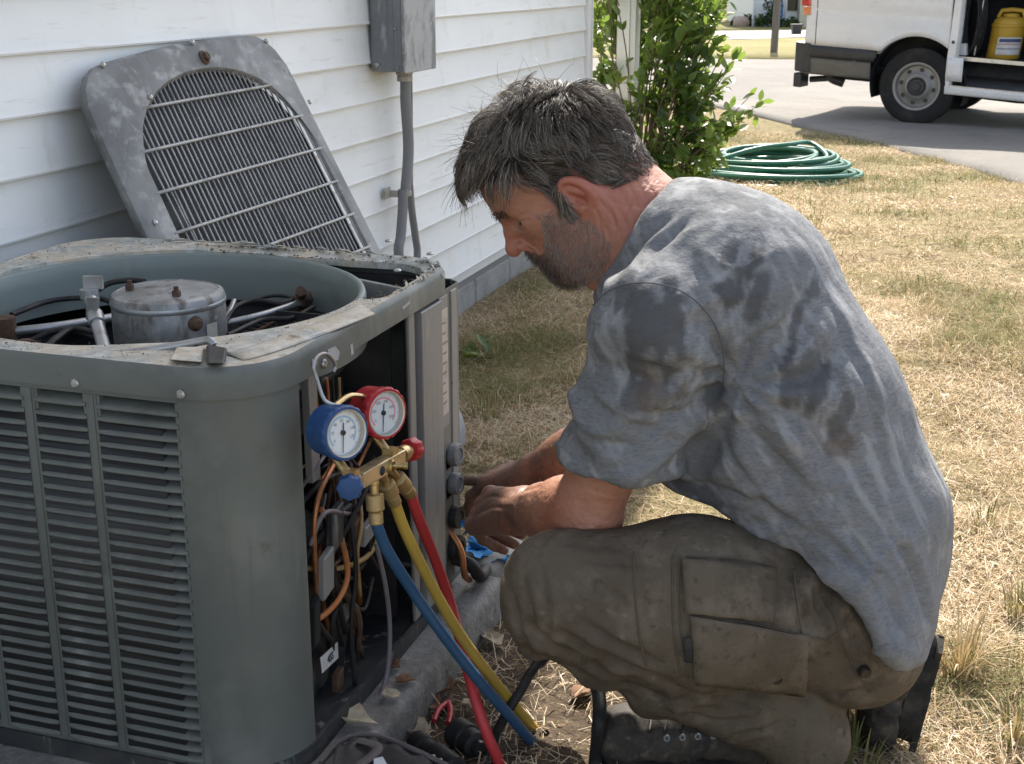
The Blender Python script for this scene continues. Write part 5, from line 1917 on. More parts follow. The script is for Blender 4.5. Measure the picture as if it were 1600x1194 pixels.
# folds: gathered at the armpit, pulled along the back, loose above the hem
pit = J(1150, 610, 1.66)
dv_ = V - pit
rr = np.linalg.norm(dv_, axis=1)
ang = np.arctan2(dv_[:, 2], dv_[:, 0])
w1 = np.exp(-((rr - 0.10) / 0.085) ** 2) * (V[:, 1] < YM + 0.04)
fold = w1 * 0.0075 * np.sin(ang * 9 + 2.2 * vnoise(V * 9, 12) + 3)
lowz = 1 - sstep(0.28, 0.52, V[:, 2])
fold = fold + lowz * 0.0080 * np.sin((V[:, 0] * 0.82 + V[:, 2] * 0.58) * 52 + 3.5 * vnoise(V * 5, 14) + V[:, 1] * 7)
side = 1 - sstep(1.66, 1.80, V[:, 1])
rdg = 1 - np.abs(fbm(np.stack([(V[:, 0] * 0.85 + V[:, 2] * 0.52) * 8, V[:, 1] * 6, (V[:, 2] * 0.85 - V[:, 0] * 0.52) * 24], 1), 27, 2)) * 1.8
fold = fold + side * 0.0070 * np.clip(rdg, -0.6, 1) ** 3
fold = fold + side * 0.0075 * fbm(np.stack([(V[:, 0] * 0.85 + V[:, 2] * 0.52) * 11, V[:, 1] * 7, (V[:, 2] * 0.85 - V[:, 0] * 0.52) * 26], 1), 17, 3)
back = sstep(0.55, 0.75, V[:, 2])
fold = fold + 0.0035 * fbm(np.stack([V[:, 0] * 9, V[:, 1] * 15, V[:, 2] * 13], 1), 19, 3)
ds, ts_ = seg_dist(V, sh_l, el_l)
slv = (1 - sstep(0.085, 0.115, ds)) * sstep(0.1, 0.45, ts_)
fold = fold + slv * 0.0050 * np.sin(V[:, 2] * 60 + V[:, 0] * 55 + 3 * vnoise(V * 10, 23))
seam_d = np.abs((V - J(1035, 470, 1.70)) @ np.array([0.62, -0.15, -0.77]) - 0.004)
seam_w = np.exp(-(seam_d / 0.0045) ** 2) * (1 - sstep(0.12, 0.17, np.linalg.norm(V - J(1035, 470, 1.66), axis=1)))
hemb = np.exp(-((((V - J(965, 722, 1.70)) @ np.array([-0.10, -0.06, -0.98])) + 0.022) / 0.0028) ** 2) * (ds < 0.12)
fold = fold - 0.0016 * hemb
fold = fold + fold_lines(V, N, [[(1132, 605), (1185, 645), (1265, 690)], [(1126, 635), (1190, 695), (1275, 775)], [(1112, 668), (1170, 745), (1235, 832)], [(1150, 560), (1195, 520), (1240, 500)], [(1230, 470), (1290, 560), (1338, 680)],
                                  [(1290, 470), (1352, 600), (1392, 740)], ([(1380, 815), (1432, 895), (1452, 975)], 1.3), ([(1318, 828), (1390, 925), (1414, 1005)], 1.4), ([(1250, 800), (1340, 885), (1392, 955)], 1.3), [(1010, 778), (1090, 792), (1180, 842)],
                                  [(1040, 752), (1140, 765), (1240, 805)], [(1180, 780), (1260, 830), (1330, 880)], [(900, 600), (960, 648), (1052, 690)], [(918, 560), (1000, 592), (1088, 604)], [(888, 655), (940, 688), (1005, 702)], [(1000, 640), (1060, 650), (1110, 630)],
                                  [(1060, 330), (1000, 380), (960, 440)], [(1090, 330), (1030, 390), (985, 435)], [(1110, 500), (1125, 560), (1118, 640)]], 6.5, 0.0062)
V = V + N * fold[:, None]
V = relax(V, Q, 1, 0.35)
me = mesh_np('shirt', V, Q)
# sweat blotches and salt lines in the cloth, plus a darkened sleeve crease
def blot(px, py, y, rx, rz, seed, tilt=0.0):
    c = J(px, py, y)
    q = V - c
    x, z = q[:, 0] * math.cos(tilt) + q[:, 2] * math.sin(tilt), -q[:, 0] * math.sin(tilt) + q[:, 2] * math.cos(tilt)
    w = np.sqrt((x / rx) ** 2 + (z / rz) ** 2) + 0.55 * fbm(np.stack([V[:, 0] * 46, V[:, 1] * 22, V[:, 2] * 13], 1), seed, 3) + 0.18 * fbm(V * 100, seed + 7, 2)
    return w


wet_dark = np.zeros(len(V))
salt = np.zeros(len(V))
for k, (px, py, y, rx, rz) in enumerate([(1020, 520, 1.62, 0.046, 0.056), (1000, 468, 1.64, 0.052, 0.026), (985, 615, 1.62, 0.020, 0.040), (1165, 425, 1.72, 0.022, 0.046), (1178, 478, 1.70, 0.014, 0.034),
                                         (1248, 590, 1.71, 0.022, 0.036), (1282, 610, 1.72, 0.015, 0.034), (1130, 405, 1.70, 0.012, 0.022), (1245, 500, 1.72, 0.012, 0.05), (1120, 640, 1.64, 0.020, 0.030),
                                         (1310, 660, 1.72, 0.014, 0.03), (1060, 775, 1.70, 0.07, 0.016), (1230, 560, 1.70, 0.010, 0.03)]):
    w = blot(px, py, y, rx, rz, 30 + k, -0.25)
    wet_dark = np.maximum(wet_dark, (1 - sstep(0.72, 1.00, w)) * (0.75 + 0.25 * (k % 3 == 0)))
    salt = np.maximum(salt, np.exp(-((w - 1.18) / 0.10) ** 2) * 0.55)
streak = fbm(np.stack([(V[:, 0] * 0.55 - V[:, 2] * 0.83) * 9, V[:, 1] * 60, (V[:, 0] * 0.83 + V[:, 2] * 0.55) * 75], 1), 60, 4)
bk = sstep(0.30, 0.55, V[:, 2])
salt = np.clip(np.maximum(salt * 0.85, sstep(0.25, 0.9, streak) * (0.35 + 0.45 * bk)), 0, 1) * (1 - wet_dark)
brown = np.maximum(1 - sstep(0.7, 1.0, blot(1028, 615, 1.62, 0.026, 0.030, 71)), 1 - sstep(0.7, 1.0, blot(1310, 690, 1.72, 0.018, 0.022, 73)))
point_attr(me, 'wet_dark', wet_dark)
point_attr(me, 'salt', salt)
point_attr(me, 'brown', np.clip(brown, 0, 1))
M['shirt'] = mat('heather_grey_cotton', (0.190, 0.197, 0.210), 0.9, layers=[
    ((120, 60, 420), 3, 0.45, 0.62, (0.115, 0.12, 0.13), 0.6), ((40, 30, 160), 5, 0.5, 0.68, (0.225, 0.233, 0.246), 0.6),
    (7, 5, 0.48, 0.66, (0.14, 0.144, 0.152), 0.4), (24, 5, 0.60, 0.74, (0.11, 0.11, 0.114), 0.35), (90, 5, 0.58, 0.74, (0.085, 0.083, 0.082), 0.5)],
    attr=[('salt', (0.37, 0.382, 0.40), 0.68), ('wet_dark', (0.072, 0.073, 0.076), 0.80), ('brown', (0.105, 0.08, 0.065), 0.6)],
    bump=[((500, 500, 900), 2, 0.35, 0.0012), (26, 5, 0.5, 0.008), (70, 4, 0.25, 0.003)], spec=0.15)
sh_o = link_mesh('shirt', me, M['shirt'], man)
svt, snt = V, vnormals(V, Q)


def on_shirt(px, py, lift=0.0):
    d = sight(px, py)
    d = d / np.linalg.norm(d)
    q = svt - CAM
    t = q @ d
    off = np.linalg.norm(q - t[:, None] * d, axis=1)
    ok = np.nonzero(off < 0.007)[0]
    i = ok[np.argmin(t[ok])]
    return CAM + d * t[i] + snt[i] * lift


M['shirt_seam'] = mat('shirt_seam', (0.10, 0.105, 0.115), 0.95, spec=0.1)
for path in ([(926, 478), (950, 455), (985, 443), (1030, 444), (1070, 458), (1102, 486), (1122, 520), (1131, 560), (1130, 600)],):
    try:
        pts = [on_shirt(*p) for p in path]
        MB().tube(spline(pts, 6), 0.0009, 6).build('seam', M['shirt_seam'], sh_o, smooth=180)
    except Exception:
        pass
# ribbed collar band
cc_ = (ca + cb2) / 2
ea = (ca - cb2) / 2
eb = np.array([0, 0.078, 0.0])
ring = []
for k in range(41):
    t = 2 * PI * k / 40
    ring.append(cc_ + ea * 1.0 * math.cos(t) + eb * math.sin(t) - cdn * 0.004)
b = MB()
loops = []
for k in range(40):
    t = 2 * PI * k / 40
    rad = ea * math.cos(t) + eb * math.sin(t)
    p = cc_ + rad * 0.985
    r1 = rad / np.linalg.norm(rad)
    loops.append([p - cdn * 0.012 + r1 * 0.004, p + cdn * 0.004 + r1 * 0.0035, p + cdn * 0.0065 + r1 * 0.0005, p + cdn * 0.004 - r1 * 0.003, p - cdn * 0.012 - r1 * 0.003])
loops.append(loops[0])
b.loft(loops, caps=False)
b.build('collar', M['shirt'], sh_o, smooth=60)

# ---------------------------------------------------------------- trousers
tr = Blob()
pel = J(1345, 955, YM + 0.01)
tr.ell(pel, (0.080, 0.165, 0.105), None, 0.05)
tr.ell(J(1345, 1005, YM - 0.07), (0.082, 0.085, 0.080), None, 0.06)
tr.ell(J(1345, 1005, YM + 0.09), (0.082, 0.085, 0.080), None, 0.06)
thigh, shinb = Blob(), Blob()
thigh.cone(hip_l + np.array([-0.02, 0.02, 0.0]), knee_l * 0.55 + hip_l * 0.45, 0.110, 0.113, 0.06)
thigh.cone(knee_l * 0.55 + hip_l * 0.45, knee_l + np.array([0.010, 0.0, 0.0]), 0.113, 0.086, 0.05)
shinb.cone(knee_l + np.array([0.012, 0.010, -0.022]), knee_l * 0.45 + ank_l * 0.55, 0.076, 0.074, 0.04)
shinb.cone(knee_l * 0.45 + ank_l * 0.55, ank_l + np.array([0.045, 0.0, 0.0]), 0.074, 0.068, 0.04)
shinb.cone(ank_l + np.array([0.035, 0.0, 0.0]), ank_l + np.array([0.075, 0.0, -0.030]), 0.066, 0.060, 0.03)
tr.fn(thigh, 0.05, 'add')
tr.fn(shinb, 0.010, 'add')
tr.cone(hip_r + np.array([-0.03, 0, 0]), knee_r, 0.112, 0.085, 0.06)
tr.cone(knee_r, ank_r + np.array([-0.04, 0, -0.02]), 0.080, 0.062, 0.04)
axc = ank_l - knee_l
axc = axc / np.linalg.norm(axc)


def cuff(p):
    r = np.linalg.norm(p - (ank_l + np.array([0.05, 0, 0])), axis=1)
    return np.where(r < 0.16, -(p[:, 2] - (0.062 - 0.10 * (p[:, 0] - ank_l[0]))), -1.0)


V, Q = polygonise(tr, (0.93, 1.44, 0.0), (1.80, 2.28, 0.47), 0.0050)
V = relax(V, Q, 2, 0.5)
N = vnormals(V, Q)
tdir = (hip_l - knee_l) / np.linalg.norm(hip_l - knee_l)
al = (V - knee_l) @ tdir
nearside = 1 - sstep(1.62, 1.80, V[:, 1])
fold = 0.0030 * fbm(np.stack([V[:, 0] * 10, V[:, 1] * 9, V[:, 2] * 22], 1), 41, 3)
rid = 1 - np.abs(fbm(np.stack([V[:, 0] * 17 + V[:, 2] * 9, V[:, 1] * 12, V[:, 2] * 30], 1), 43, 3)) * 1.7
fold = fold + 0.0016 * np.clip(rid, -1, 1) ** 3 + 0.0005 * fbm(V * 60, 45, 2)
dk_, tk_ = seg_dist(V, knee_l, ank_l)
shin = (1 - sstep(0.085, 0.12, dk_)) * (V[:, 2] < 0.27)
fold = fold + shin * 0.0075 * np.sin((V[:, 0] * 0.93 - V[:, 2] * 0.55) * 62 + 3 * vnoise(V * 8, 44))
crease = J(965, 1010, 1.60)
dcr = np.abs((V[:, 2] - crease[2]) + 0.42 * (V[:, 0] - crease[0]) - 0.010 * np.sin(V[:, 0] * 40))
fold = fold - 0.013 * np.exp(-(dcr / 0.010) ** 2) * ((V[:, 0] > knee_l[0] - 0.02) & (V[:, 0] < 1.45)) * nearside
hipw = np.exp(-(np.linalg.norm(V - J(1290, 930, 1.68), axis=1) / 0.085) ** 2)
fold = fold + hipw * 0.0090 * np.sin((V[:, 0] * 0.75 - V[:, 2] * 0.66) * 95 + 2 * vnoise(V * 9, 47))
kn = np.exp(-(np.linalg.norm(V - knee_l, axis=1) / 0.12) ** 2)
fold = fold + kn * 0.0050 * np.sin((V[:, 2] * 0.95 + V[:, 0] * 0.3) * 55 + 3 * vnoise(V * 11, 49))
# sharp pulled creases: thin ridges bent by noise
def crease_set(px, py, y, rad, ang, freq, amp, seed):
    c = J(px, py, y)
    q = V - c
    r2 = (q ** 2).sum(1) / rad ** 2
    ph = (q[:, 0] * math.cos(ang) + q[:, 2] * math.sin(ang)) * freq + 2.6 * vnoise(V * 9, seed) + 0.8 * vnoise(V * 25, seed + 1)
    return amp * np.exp(-r2) * (1 - np.abs(np.sin(ph)) ** 0.6 * 1.6 + 0.3) * nearside


fold = fold + crease_set(840, 1000, 1.60, 0.10, 1.1, 60, 0.0065, 401) + crease_set(920, 1030, 1.60, 0.10, 1.25, 70, 0.007, 403) + crease_set(1120, 1085, 1.66, 0.11, 0.5, 62, 0.009, 405) \
    + crease_set(1300, 950, 1.68, 0.08, 0.9, 75, 0.008, 407) + crease_set(1180, 920, 1.66, 0.08, 0.6, 55, 0.004, 409) + crease_set(880, 880, 1.58, 0.07, -0.5, 60, 0.004, 411) \
    + crease_set(1380, 1050, 1.72, 0.08, 0.2, 70, 0.006, 413)
fold = fold * 0.7 + fold_lines(V, N, [([(818, 895), (830, 950), (826, 1010)], 0.8), ([(842, 880), (858, 950), (852, 1030)], 0.9), ([(870, 985), (945, 1022), (1060, 1070)], 1.5), ([(880, 1010), (940, 1045), (1010, 1062)], 1.2), ([(900, 965), (960, 1000), (1040, 1040)], 0.9),
    ([(958, 1058), (1040, 1092), (1130, 1080)], 1.2), ([(1000, 1085), (1100, 1128), (1195, 1112)], 1.2), ([(1060, 1075), (1160, 1098), (1242, 1104)], 1.1), ([(1120, 1150), (1190, 1140), (1240, 1125)], 1.0),
    [(1238, 900), (1252, 940), (1256, 985)], [(1262, 910), (1280, 950), (1288, 990)], [(1286, 925), (1306, 965), (1316, 1000)], [(1308, 945), (1330, 985), (1350, 1010)], ([(1240, 1088), (1300, 1085), (1370, 1075)], 0.9), [(1330, 1000), (1372, 1030), (1410, 1050)],
    ([(905, 870), (950, 880), (1040, 885)], 0.6), ([(900, 900), (960, 925), (985, 960)], 0.6), ([(1085, 1075), (1150, 1082), (1235, 1090)], 0.9), [(800, 930), (812, 980), (830, 1020)]], 5.0, 0.0065)
V = V + N * fold[:, None]
V[:, 2] = np.maximum(V[:, 2], 0.004)
V = relax(V, Q, 1, 0.3)
N = vnormals(V, Q)
me = mesh_np('trousers', V, Q)
kd = np.exp(-(np.linalg.norm(V - (knee_l + np.array([-0.03, -0.03, 0])), axis=1) / 0.10) ** 2)
point_attr(me, 'mud', np.clip(kd * 0.9 + 0.35 * sstep(0.2, 0.7, fbm(V * 14, 52, 3)), 0, 1))
sp = sstep(0.70, 0.95, fbm(V * np.array([90, 90, 130]), 57, 3)) * sstep(0.0, 0.5, fbm(V * 9, 58, 2)) * 0.3
point_attr(me, 'specks', np.clip(sp, 0, 1))
M['trouser'] = mat('brown_work_cloth', (0.118, 0.097, 0.072), 0.92, layers=[
    (5, 5, 0.42, 0.62, (0.074, 0.060, 0.046), 0.8), (18, 6, 0.5, 0.66, (0.170, 0.142, 0.108), 0.75), (60, 5, 0.56, 0.7, (0.045, 0.037, 0.03), 0.7), (140, 3, 0.6, 0.75, (0.17, 0.145, 0.115), 0.35)],
    attr=[('mud', (0.15, 0.122, 0.092), 0.6), ('specks', (0.33, 0.31, 0.28), 0.7)],
    bump=[((900, 500, 900), 2, 0.3, 0.001), (24, 5, 0.55, 0.009), (70, 4, 0.35, 0.004)], spec=0.12)
tro = link_mesh('trousers', me, M['trouser'], man)
tv, tn = V, N


def on_cloth(px, py, lift=0.003):
    """nearest point of the trouser surface that faces the viewer along a sight line"""
    d = sight(px, py)
    d = d / np.linalg.norm(d)
    q = tv - CAM
    t = q @ d
    off = np.linalg.norm(q - t[:, None] * d, axis=1)
    ok = np.nonzero(off < 0.007)[0]
    i = ok[np.argmin(t[ok])]
    return CAM + d * t[i] + tn[i] * lift, tn[i]


def seam(name, px, m='trouser', r=0.0013, parent=None):
    pts = []
    for a, b in zip(px[:-1], px[1:]):
        for k in range(6):
            t = k / 6
            pts.append(on_cloth(a[0] + (b[0] - a[0]) * t, a[1] + (b[1] - a[1]) * t, 0.0005)[0])
    pts.append(on_cloth(*px[-1], 0.0005)[0])
    P = np.array(pts)
    for _ in range(4):
        P[1:-1] = 0.5 * P[1:-1] + 0.25 * (P[:-2] + P[2:])
    return MB().tube(P, r, 6, flat=0.6).build(name, M[m], parent or tro, smooth=180)


M['thread'] = mat('worn_seam', (0.105, 0.086, 0.066), 0.9, spec=0.1)
for s_ in ([(990, 862), (992, 930), (1000, 1000), (1010, 1040)], [(1052, 868), (1050, 920), (1052, 990), (1064, 1058)], [(1062, 870), (1060, 920), (1063, 990), (1075, 1060)],
           [(1080, 960), (1150, 968), (1220, 985), (1290, 1000)], [(1072, 870), (1150, 872), (1212, 886)], [(1212, 884), (1212, 930), (1210, 975)], [(1240, 890), (1246, 940), (1252, 990)],
           [(1290, 1002), (1320, 980), (1330, 955)], [(1315, 1000), (1340, 1060), (1370, 1082)]):
    try:
        seam('seam', s_, 'thread')
    except Exception:
        pass


def patch(name, px, m, lift=0.004, th=0.003):
    """cloth panel sewn on: a quad of pixels laid on the surface"""
    g_ = []
    nU, nV = 14, 12
    for i in range(nU + 1):
        for j in range(nV + 1):
            u, v = i / nU, j / nV
            x = (px[0][0] * (1 - u) + px[1][0] * u) * (1 - v) + (px[3][0] * (1 - u) + px[2][0] * u) * v
            y = (px[0][1] * (1 - u) + px[1][1] * u) * (1 - v) + (px[3][1] * (1 - u) + px[2][1] * u) * v
            g_.append(on_cloth(x, y, lift)[0])
    G = np.array(g_).reshape(nU + 1, nV + 1, 3)
    for _ in range(3):
        G[1:-1, 1:-1] = 0.4 * G[1:-1, 1:-1] + 0.15 * (G[:-2, 1:-1] + G[2:, 1:-1] + G[1:-1, :-2] + G[1:-1, 2:])
    return sheet(lambda u, v: tuple(G[int(round(u * nU)), int(round(v * nV))]), nU, nV, name, M[m], parent=tro, th=th, smooth=60)


patch('cargo_pocket', [(1078, 962), (1262, 992), (1258, 1082), (1086, 1066)], 'trouser')
patch('pocket_flap', [(1066, 876), (1208, 890), (1206, 972), (1070, 958)], 'trouser', 0.005)
patch('webbing_loop', [(1068, 994), (1080, 996), (1082, 1030), (1070, 1028)], 'wire_black', 0.007, 0.002)
M['snap'] = mat('dark_snap', (0.045, 0.04, 0.036), 0.5, 0.5)
for px in ((1212, 1057), (1350, 1048)):
    try:
        p, n_ = on_cloth(*px, 0.006)
        MB().lathe([(0.0085, -0.006), (0.0085, 0.0), (0.007, 0.0025), (0.003, 0.002), (0.0005, 0.002)], p, n_, n=16).build('snap_button', M['snap'], tro, smooth=40)
    except Exception:
        pass

# ---------------------------------------------------------------- boots
M['boot'] = mat('black_work_boot', (0.034, 0.031, 0.029), 0.7, layers=[(16, 5, 0.42, 0.64, (0.085, 0.072, 0.058), 0.8), (60, 5, 0.52, 0.68, (0.14, 0.118, 0.094), 0.7)],
    bump=[(40, 5, 0.4, 0.004), (300, 2, 0.2, 0.001)], spec=0.25)
M['sole'] = mat('boot_sole', (0.03, 0.029, 0.028), 0.85, layers=[(20, 5, 0.45, 0.65, (0.09, 0.078, 0.062), 0.8)], bump=[(60, 4, 0.4, 0.004)], spec=0.2)


def boot(toe, heel, up, parent):
    """boot lying along toe-heel, sole facing away from up"""
    toe, heel = np.array(toe, float), np.array(heel, float)
    d = toe - heel
    L = np.linalg.norm(d)
    d /= L
    up = np.array(up, float)
    up = up - d * (up @ d)
    up /= np.linalg.norm(up)
    s = np.cross(d, up)
    P = lambda a, b, c: heel + d * (a * L) + s * b + up * c
    bb = Blob()
    R = np.stack([d, s, up])
    bb.ell(P(0.16, 0, 0.060), (0.055, 0.040, 0.050), R, 0.03)
    bb.cone(P(0.30, 0, 0.062), P(0.62, 0, 0.052), 0.044, 0.042, 0.04)
    bb.ell(P(0.78, 0.004, 0.046), (0.075, 0.050, 0.038), R, 0.03)
    bb.ell(P(0.90, 0.002, 0.044), (0.040, 0.042, 0.034), R, 0.03)
    bb.cone(P(0.22, 0, 0.075), P(0.20, 0, 0.150), 0.047, 0.050, 0.04)
    bb.fn(lambda p: -((p - heel) @ up - 0.022), 0.006)
    c = heel + d * L / 2 + up * 0.08
    V, Q = polygonise(bb, c - 0.24, c + 0.24, 0.0048)
    V = relax(V, Q, 2, 0.5)
    N = vnormals(V, Q)
    l_ = (V - heel) @ R.T
    wr_ = np.exp(-((l_[:, 0] / L - 0.60) / 0.12) ** 2)
    V = V + N * (0.003 * fbm(V * 22, 81, 3) + wr_ * 0.0025 * np.sin(l_[:, 0] * 240 + 2 * vnoise(V * 15, 3)))[:, None]
    bo = link_mesh('boot', mesh_np('boot', V, Q), M['boot'], parent)
    # sole with lugs
    sb = MB()
    out = []
    for k in range(48):
        t = 2 * PI * k / 48
        a = 0.5 + 0.505 * math.cos(t)
        wdt = 0.052 if a > 0.55 else 0.041
        wdt = 0.041 + 0.011 * float(sstep(0.45, 0.75, np.array(a)))
        b_ = wdt * math.copysign(abs(math.sin(t)) ** 0.8, math.sin(t))
        out.append((a, b_))
    lug = [1.0 if (k // 2) % 2 else 0.965 for k in range(48)]
    sb.loft([[P(a, b * l, 0.0) for (a, b), l in zip(out, lug)], [P(a, b * l, 0.012) for (a, b), l in zip(out, lug)], [P(0.5 + (a - 0.5) * 0.985, b * 0.98, 0.014) for a, b in out], [P(0.5 + (a - 0.5) * 0.985, b * 0.98, 0.027) for a, b in out]])
    sb.build('sole', M['sole'], bo, smooth=30)
    for i in range(9):
        a = 0.08 + 0.105 * i
        if 0.34 < a < 0.42:
            continue
        for sgn in (-1, 1):
            w_ = 0.017 if a < 0.4 else 0.021
            MB().obox(P(a, sgn * w_, -0.003), d * 0.010, s * (w_ * 0.75) + d * 0.006 * sgn, up * 0.005).build('lug', M['sole'], bo)
    return bo, P


bt, bh = at_z(938, 1184, 0.006), at_z(1250, 1190, 0.006)
bt[2], bh[2] = 0.006, 0.006
bo, P = boot(bt, bh, (0.0, -0.16, 1), man)
lc = MB()
for k in range(5):
    a = 0.46 + 0.075 * k
    lc.tube(spline([P(a, 0.034, 0.080), P(a + 0.01, 0.010, 0.101 - 0.004 * k), P(a, -0.014, 0.099 - 0.004 * k), P(a + 0.012, -0.034, 0.080)], 5), 0.0027, 6)
lco = lc.build('laces', M['wire_black'], bo, smooth=180)
for k in range(4):
    for sg in (1, -1):
        MB().lathe([(0.0050, 0), (0.0050, 0.002), (0.0026, 0.0022), (0.0024, 0.0)], P(0.46 + 0.075 * k, 0.037 * sg, 0.078 - 0.002 * k), P(0.5, 0.9 * sg, 0.5) - P(0.5, 0, 0), n=12).build('eyelet', M['valve_grey'], bo, smooth=40)
# rear boot stands on its toes, sole turned to the right
rt, rh = J(1395, 1225, 1.93), J(1428, 1002, 1.93)
rt[2] = 0.015
boot(rt + np.array([0.02, 0, 0]), rh + np.array([0.035, 0, 0.012]), (-0.93, -0.02, 0.30), man)

# ---------------------------------------------------------------- hair, brows, beard
M['hair'] = mat('greying_hair', (0.05, 0.042, 0.036), 0.42, spec=0.5)
attr_ramp(M['hair'], 'shade', [(0.0, (0.026, 0.020, 0.016)), (0.35, (0.07, 0.055, 0.043)), (0.6, (0.14, 0.115, 0.093)), (0.82, (0.27, 0.24, 0.21)), (1.0, (0.42, 0.40, 0.375))])
M['scalp'] = mat('hair_base', (0.030, 0.026, 0.024), 0.8, bump=[((160, 160, 160), 4, 0.6, 0.004)])


def strands(name, roots, dirs, lens, rads, nseg, bend, shade, m, taper=0.35, flow=None, parent=man, clump_=0):
    """many three-sided hairs as one mesh; bend pulls each hair towards flow(p)"""
    n = len(roots)
    P = np.zeros((n, nseg + 1, 3))
    P[:, 0] = roots
    D = dirs.copy()
    st = (lens / nseg)[:, None]
    for k in range(nseg):
        P[:, k + 1] = P[:, k] + D * st
        if flow is not None:
            D = D + flow(P[:, k + 1], k)
        D = D / np.linalg.norm(D, axis=1)[:, None]
    if clump_:
        gi = rng.choice(n, clump_, replace=False)
        gr_ = roots[gi]
        near = np.zeros(n, int)
        for s0 in range(0, n, 2000):
            near[s0:s0 + 2000] = np.argmin(((roots[s0:s0 + 2000, None] - gr_[None]) ** 2).sum(2), 1)
        lead = P[gi[near]] - roots[gi[near]][:, None] + roots[:, None]
        wv = (np.linspace(0, 1, nseg + 1) ** 1.2)[None, :, None]
        pull = P[gi[near]] + (roots - roots[gi[near]])[:, None] * (1 - 0.72 * wv)
        P = P * (1 - 0.72 * wv) + pull * 0.72 * wv
    T = np.zeros_like(P)
    T[:, 1:-1] = P[:, 2:] - P[:, :-2]
    T[:, 0], T[:, -1] = P[:, 1] - P[:, 0], P[:, -1] - P[:, -2]
    T /= np.maximum(np.linalg.norm(T, axis=2), 1e-9)[..., None]
    ref = np.array([0.31, 0.52, 0.79])
    A = np.cross(T, ref)
    A /= np.maximum(np.linalg.norm(A, axis=2), 1e-9)[..., None]
    Bv = np.cross(T, A)
    rad = rads[:, None] * (1 - (1 - taper) * np.linspace(0, 1, nseg + 1)[None] ** 1.5)
    ring = [P + (A * math.cos(t) + Bv * math.sin(t)) * rad[..., None] for t in (0, 2 * PI / 3, 4 * PI / 3)]
    Vv = np.stack(ring, 2).reshape(-1, 3)
    base = (np.arange(n) * (nseg + 1) * 3)[:, None, None]
    ks = (np.arange(nseg) * 3)[None, :, None]
    j0, j1 = np.array([0, 1, 2])[None, None], np.array([1, 2, 0])[None, None]
    q = np.stack([base + ks + j0, base + ks + j1, base + ks + j1 + 3, base + ks + j0 + 3], -1).reshape(-1, 4)
    me = mesh_np(name, Vv, q)
    point_attr(me, 'shade', np.repeat(shade, (nseg + 1) * 3))
    return link_mesh(name, me, m, parent)


hl_ = body_L
hd_r = np.linalg.norm(hl_, axis=1)
on_head = (hd_r < 0.16)
f_, s_, u_ = hl_[:, 0], hl_[:, 1], hl_[:, 2]
# hairline: forehead, temple, round the ear, nape
HLF = [-0.13, -0.113, -0.091, -0.052, -0.041, -0.033, -0.028, -0.014, 0.000, 0.004, 0.020, 0.026, 0.030, 0.041, 0.059, 0.079, 0.10]
HLU = [-0.062, -0.055, -0.050, -0.040, -0.021, 0.0, 0.018, 0.026, 0.020, -0.020, -0.022, -0.008, 0.022, 0.045, 0.072, 0.080, 0.11]
hairline_u = np.interp(f_, HLF, HLU)
mask = on_head & (u_ > hairline_u) & (f_ < 0.090) & ~((np.abs(s_) > 0.0735) & (f_ > -0.031) & (f_ < 0.004) & (u_ < 0.012))
hid = np.nonzero(mask)[0]
rng = np.random.default_rng(3)
# a dark under-layer so no skin shows between hairs
cap_pts = body_V[hid]
NH = 15000
pick = rng.choice(hid, NH)
root = body_V[pick] + rng.normal(0, 0.0012, (NH, 3)) - body_N[pick] * 0.001
hn = body_N[pick]
hl2 = body_L[pick]
# flow: from the crown whorl forward over the top, down and back at the sides and nape
crown = hp(-0.075, -0.01, 0.105)
away = root - crown
away = away - hn * (away * hn).sum(1)[:, None]
away /= np.maximum(np.linalg.norm(away, axis=1), 1e-6)[:, None]
tem = sstep(0.0, 0.05, hl2[:, 0])[:, None] * 0.2
backd = -Fh * 0.75 - Uh * 0.55
side_w = sstep(0.045, 0.07, np.abs(hl2[:, 1]))[:, None] * (1 - sstep(0.03, 0.07, hl2[:, 0]))[:, None]
dirv = away * (1 - side_w) + side_w * backd
# locks: hairs near each other lean the same way
lock = np.stack([fbm(root * 26 + 5, 101, 2), fbm(root * 26 + 50, 103, 2), fbm(root * 26 + 90, 105, 2)], 1)
dirv = dirv + 1.25 * lock + rng.normal(0, 0.13, (NH, 3))
dirv = dirv - hn * (dirv * hn).sum(1)[:, None]
dirv /= np.linalg.norm(dirv, axis=1)[:, None]
topness = sstep(0.03, 0.09, hl2[:, 2])
lift_ = 0.36 + 0.58 * topness
d0 = dirv * (1 - lift_[:, None] * 0.5) + hn * lift_[:, None]
d0 /= np.linalg.norm(d0, axis=1)[:, None]
lens = (0.030 + 0.024 * topness + 0.012 * rng.random(NH)) * (0.8 + 0.4 * rng.random(NH))
front = sstep(0.045, 0.08, hl2[:, 0]) * sstep(0.05, 0.08, hl2[:, 2])
lens = lens * (1 + 0.20 * front)
grav = 1 - 0.55 * sstep(0.02, 0.06, hl2[:, 0]) * sstep(0.03, 0.07, hl2[:, 2])
napew = (1 - sstep(-0.05, -0.02, hl2[:, 2])) * (1 - sstep(-0.06, -0.03, hl2[:, 0]))
lens = lens * (1 - 0.25 * napew)
lockp = lock * 1.0
grey = np.clip(0.53 + 0.20 * fbm(root * 30, 111, 2) + 0.24 * rng.normal(0, 1, NH) + 0.16 * (1 - sstep(0.0, 0.05, hl2[:, 2])) * sstep(-0.02, 0.03, hl2[:, 0]) , 0, 1)


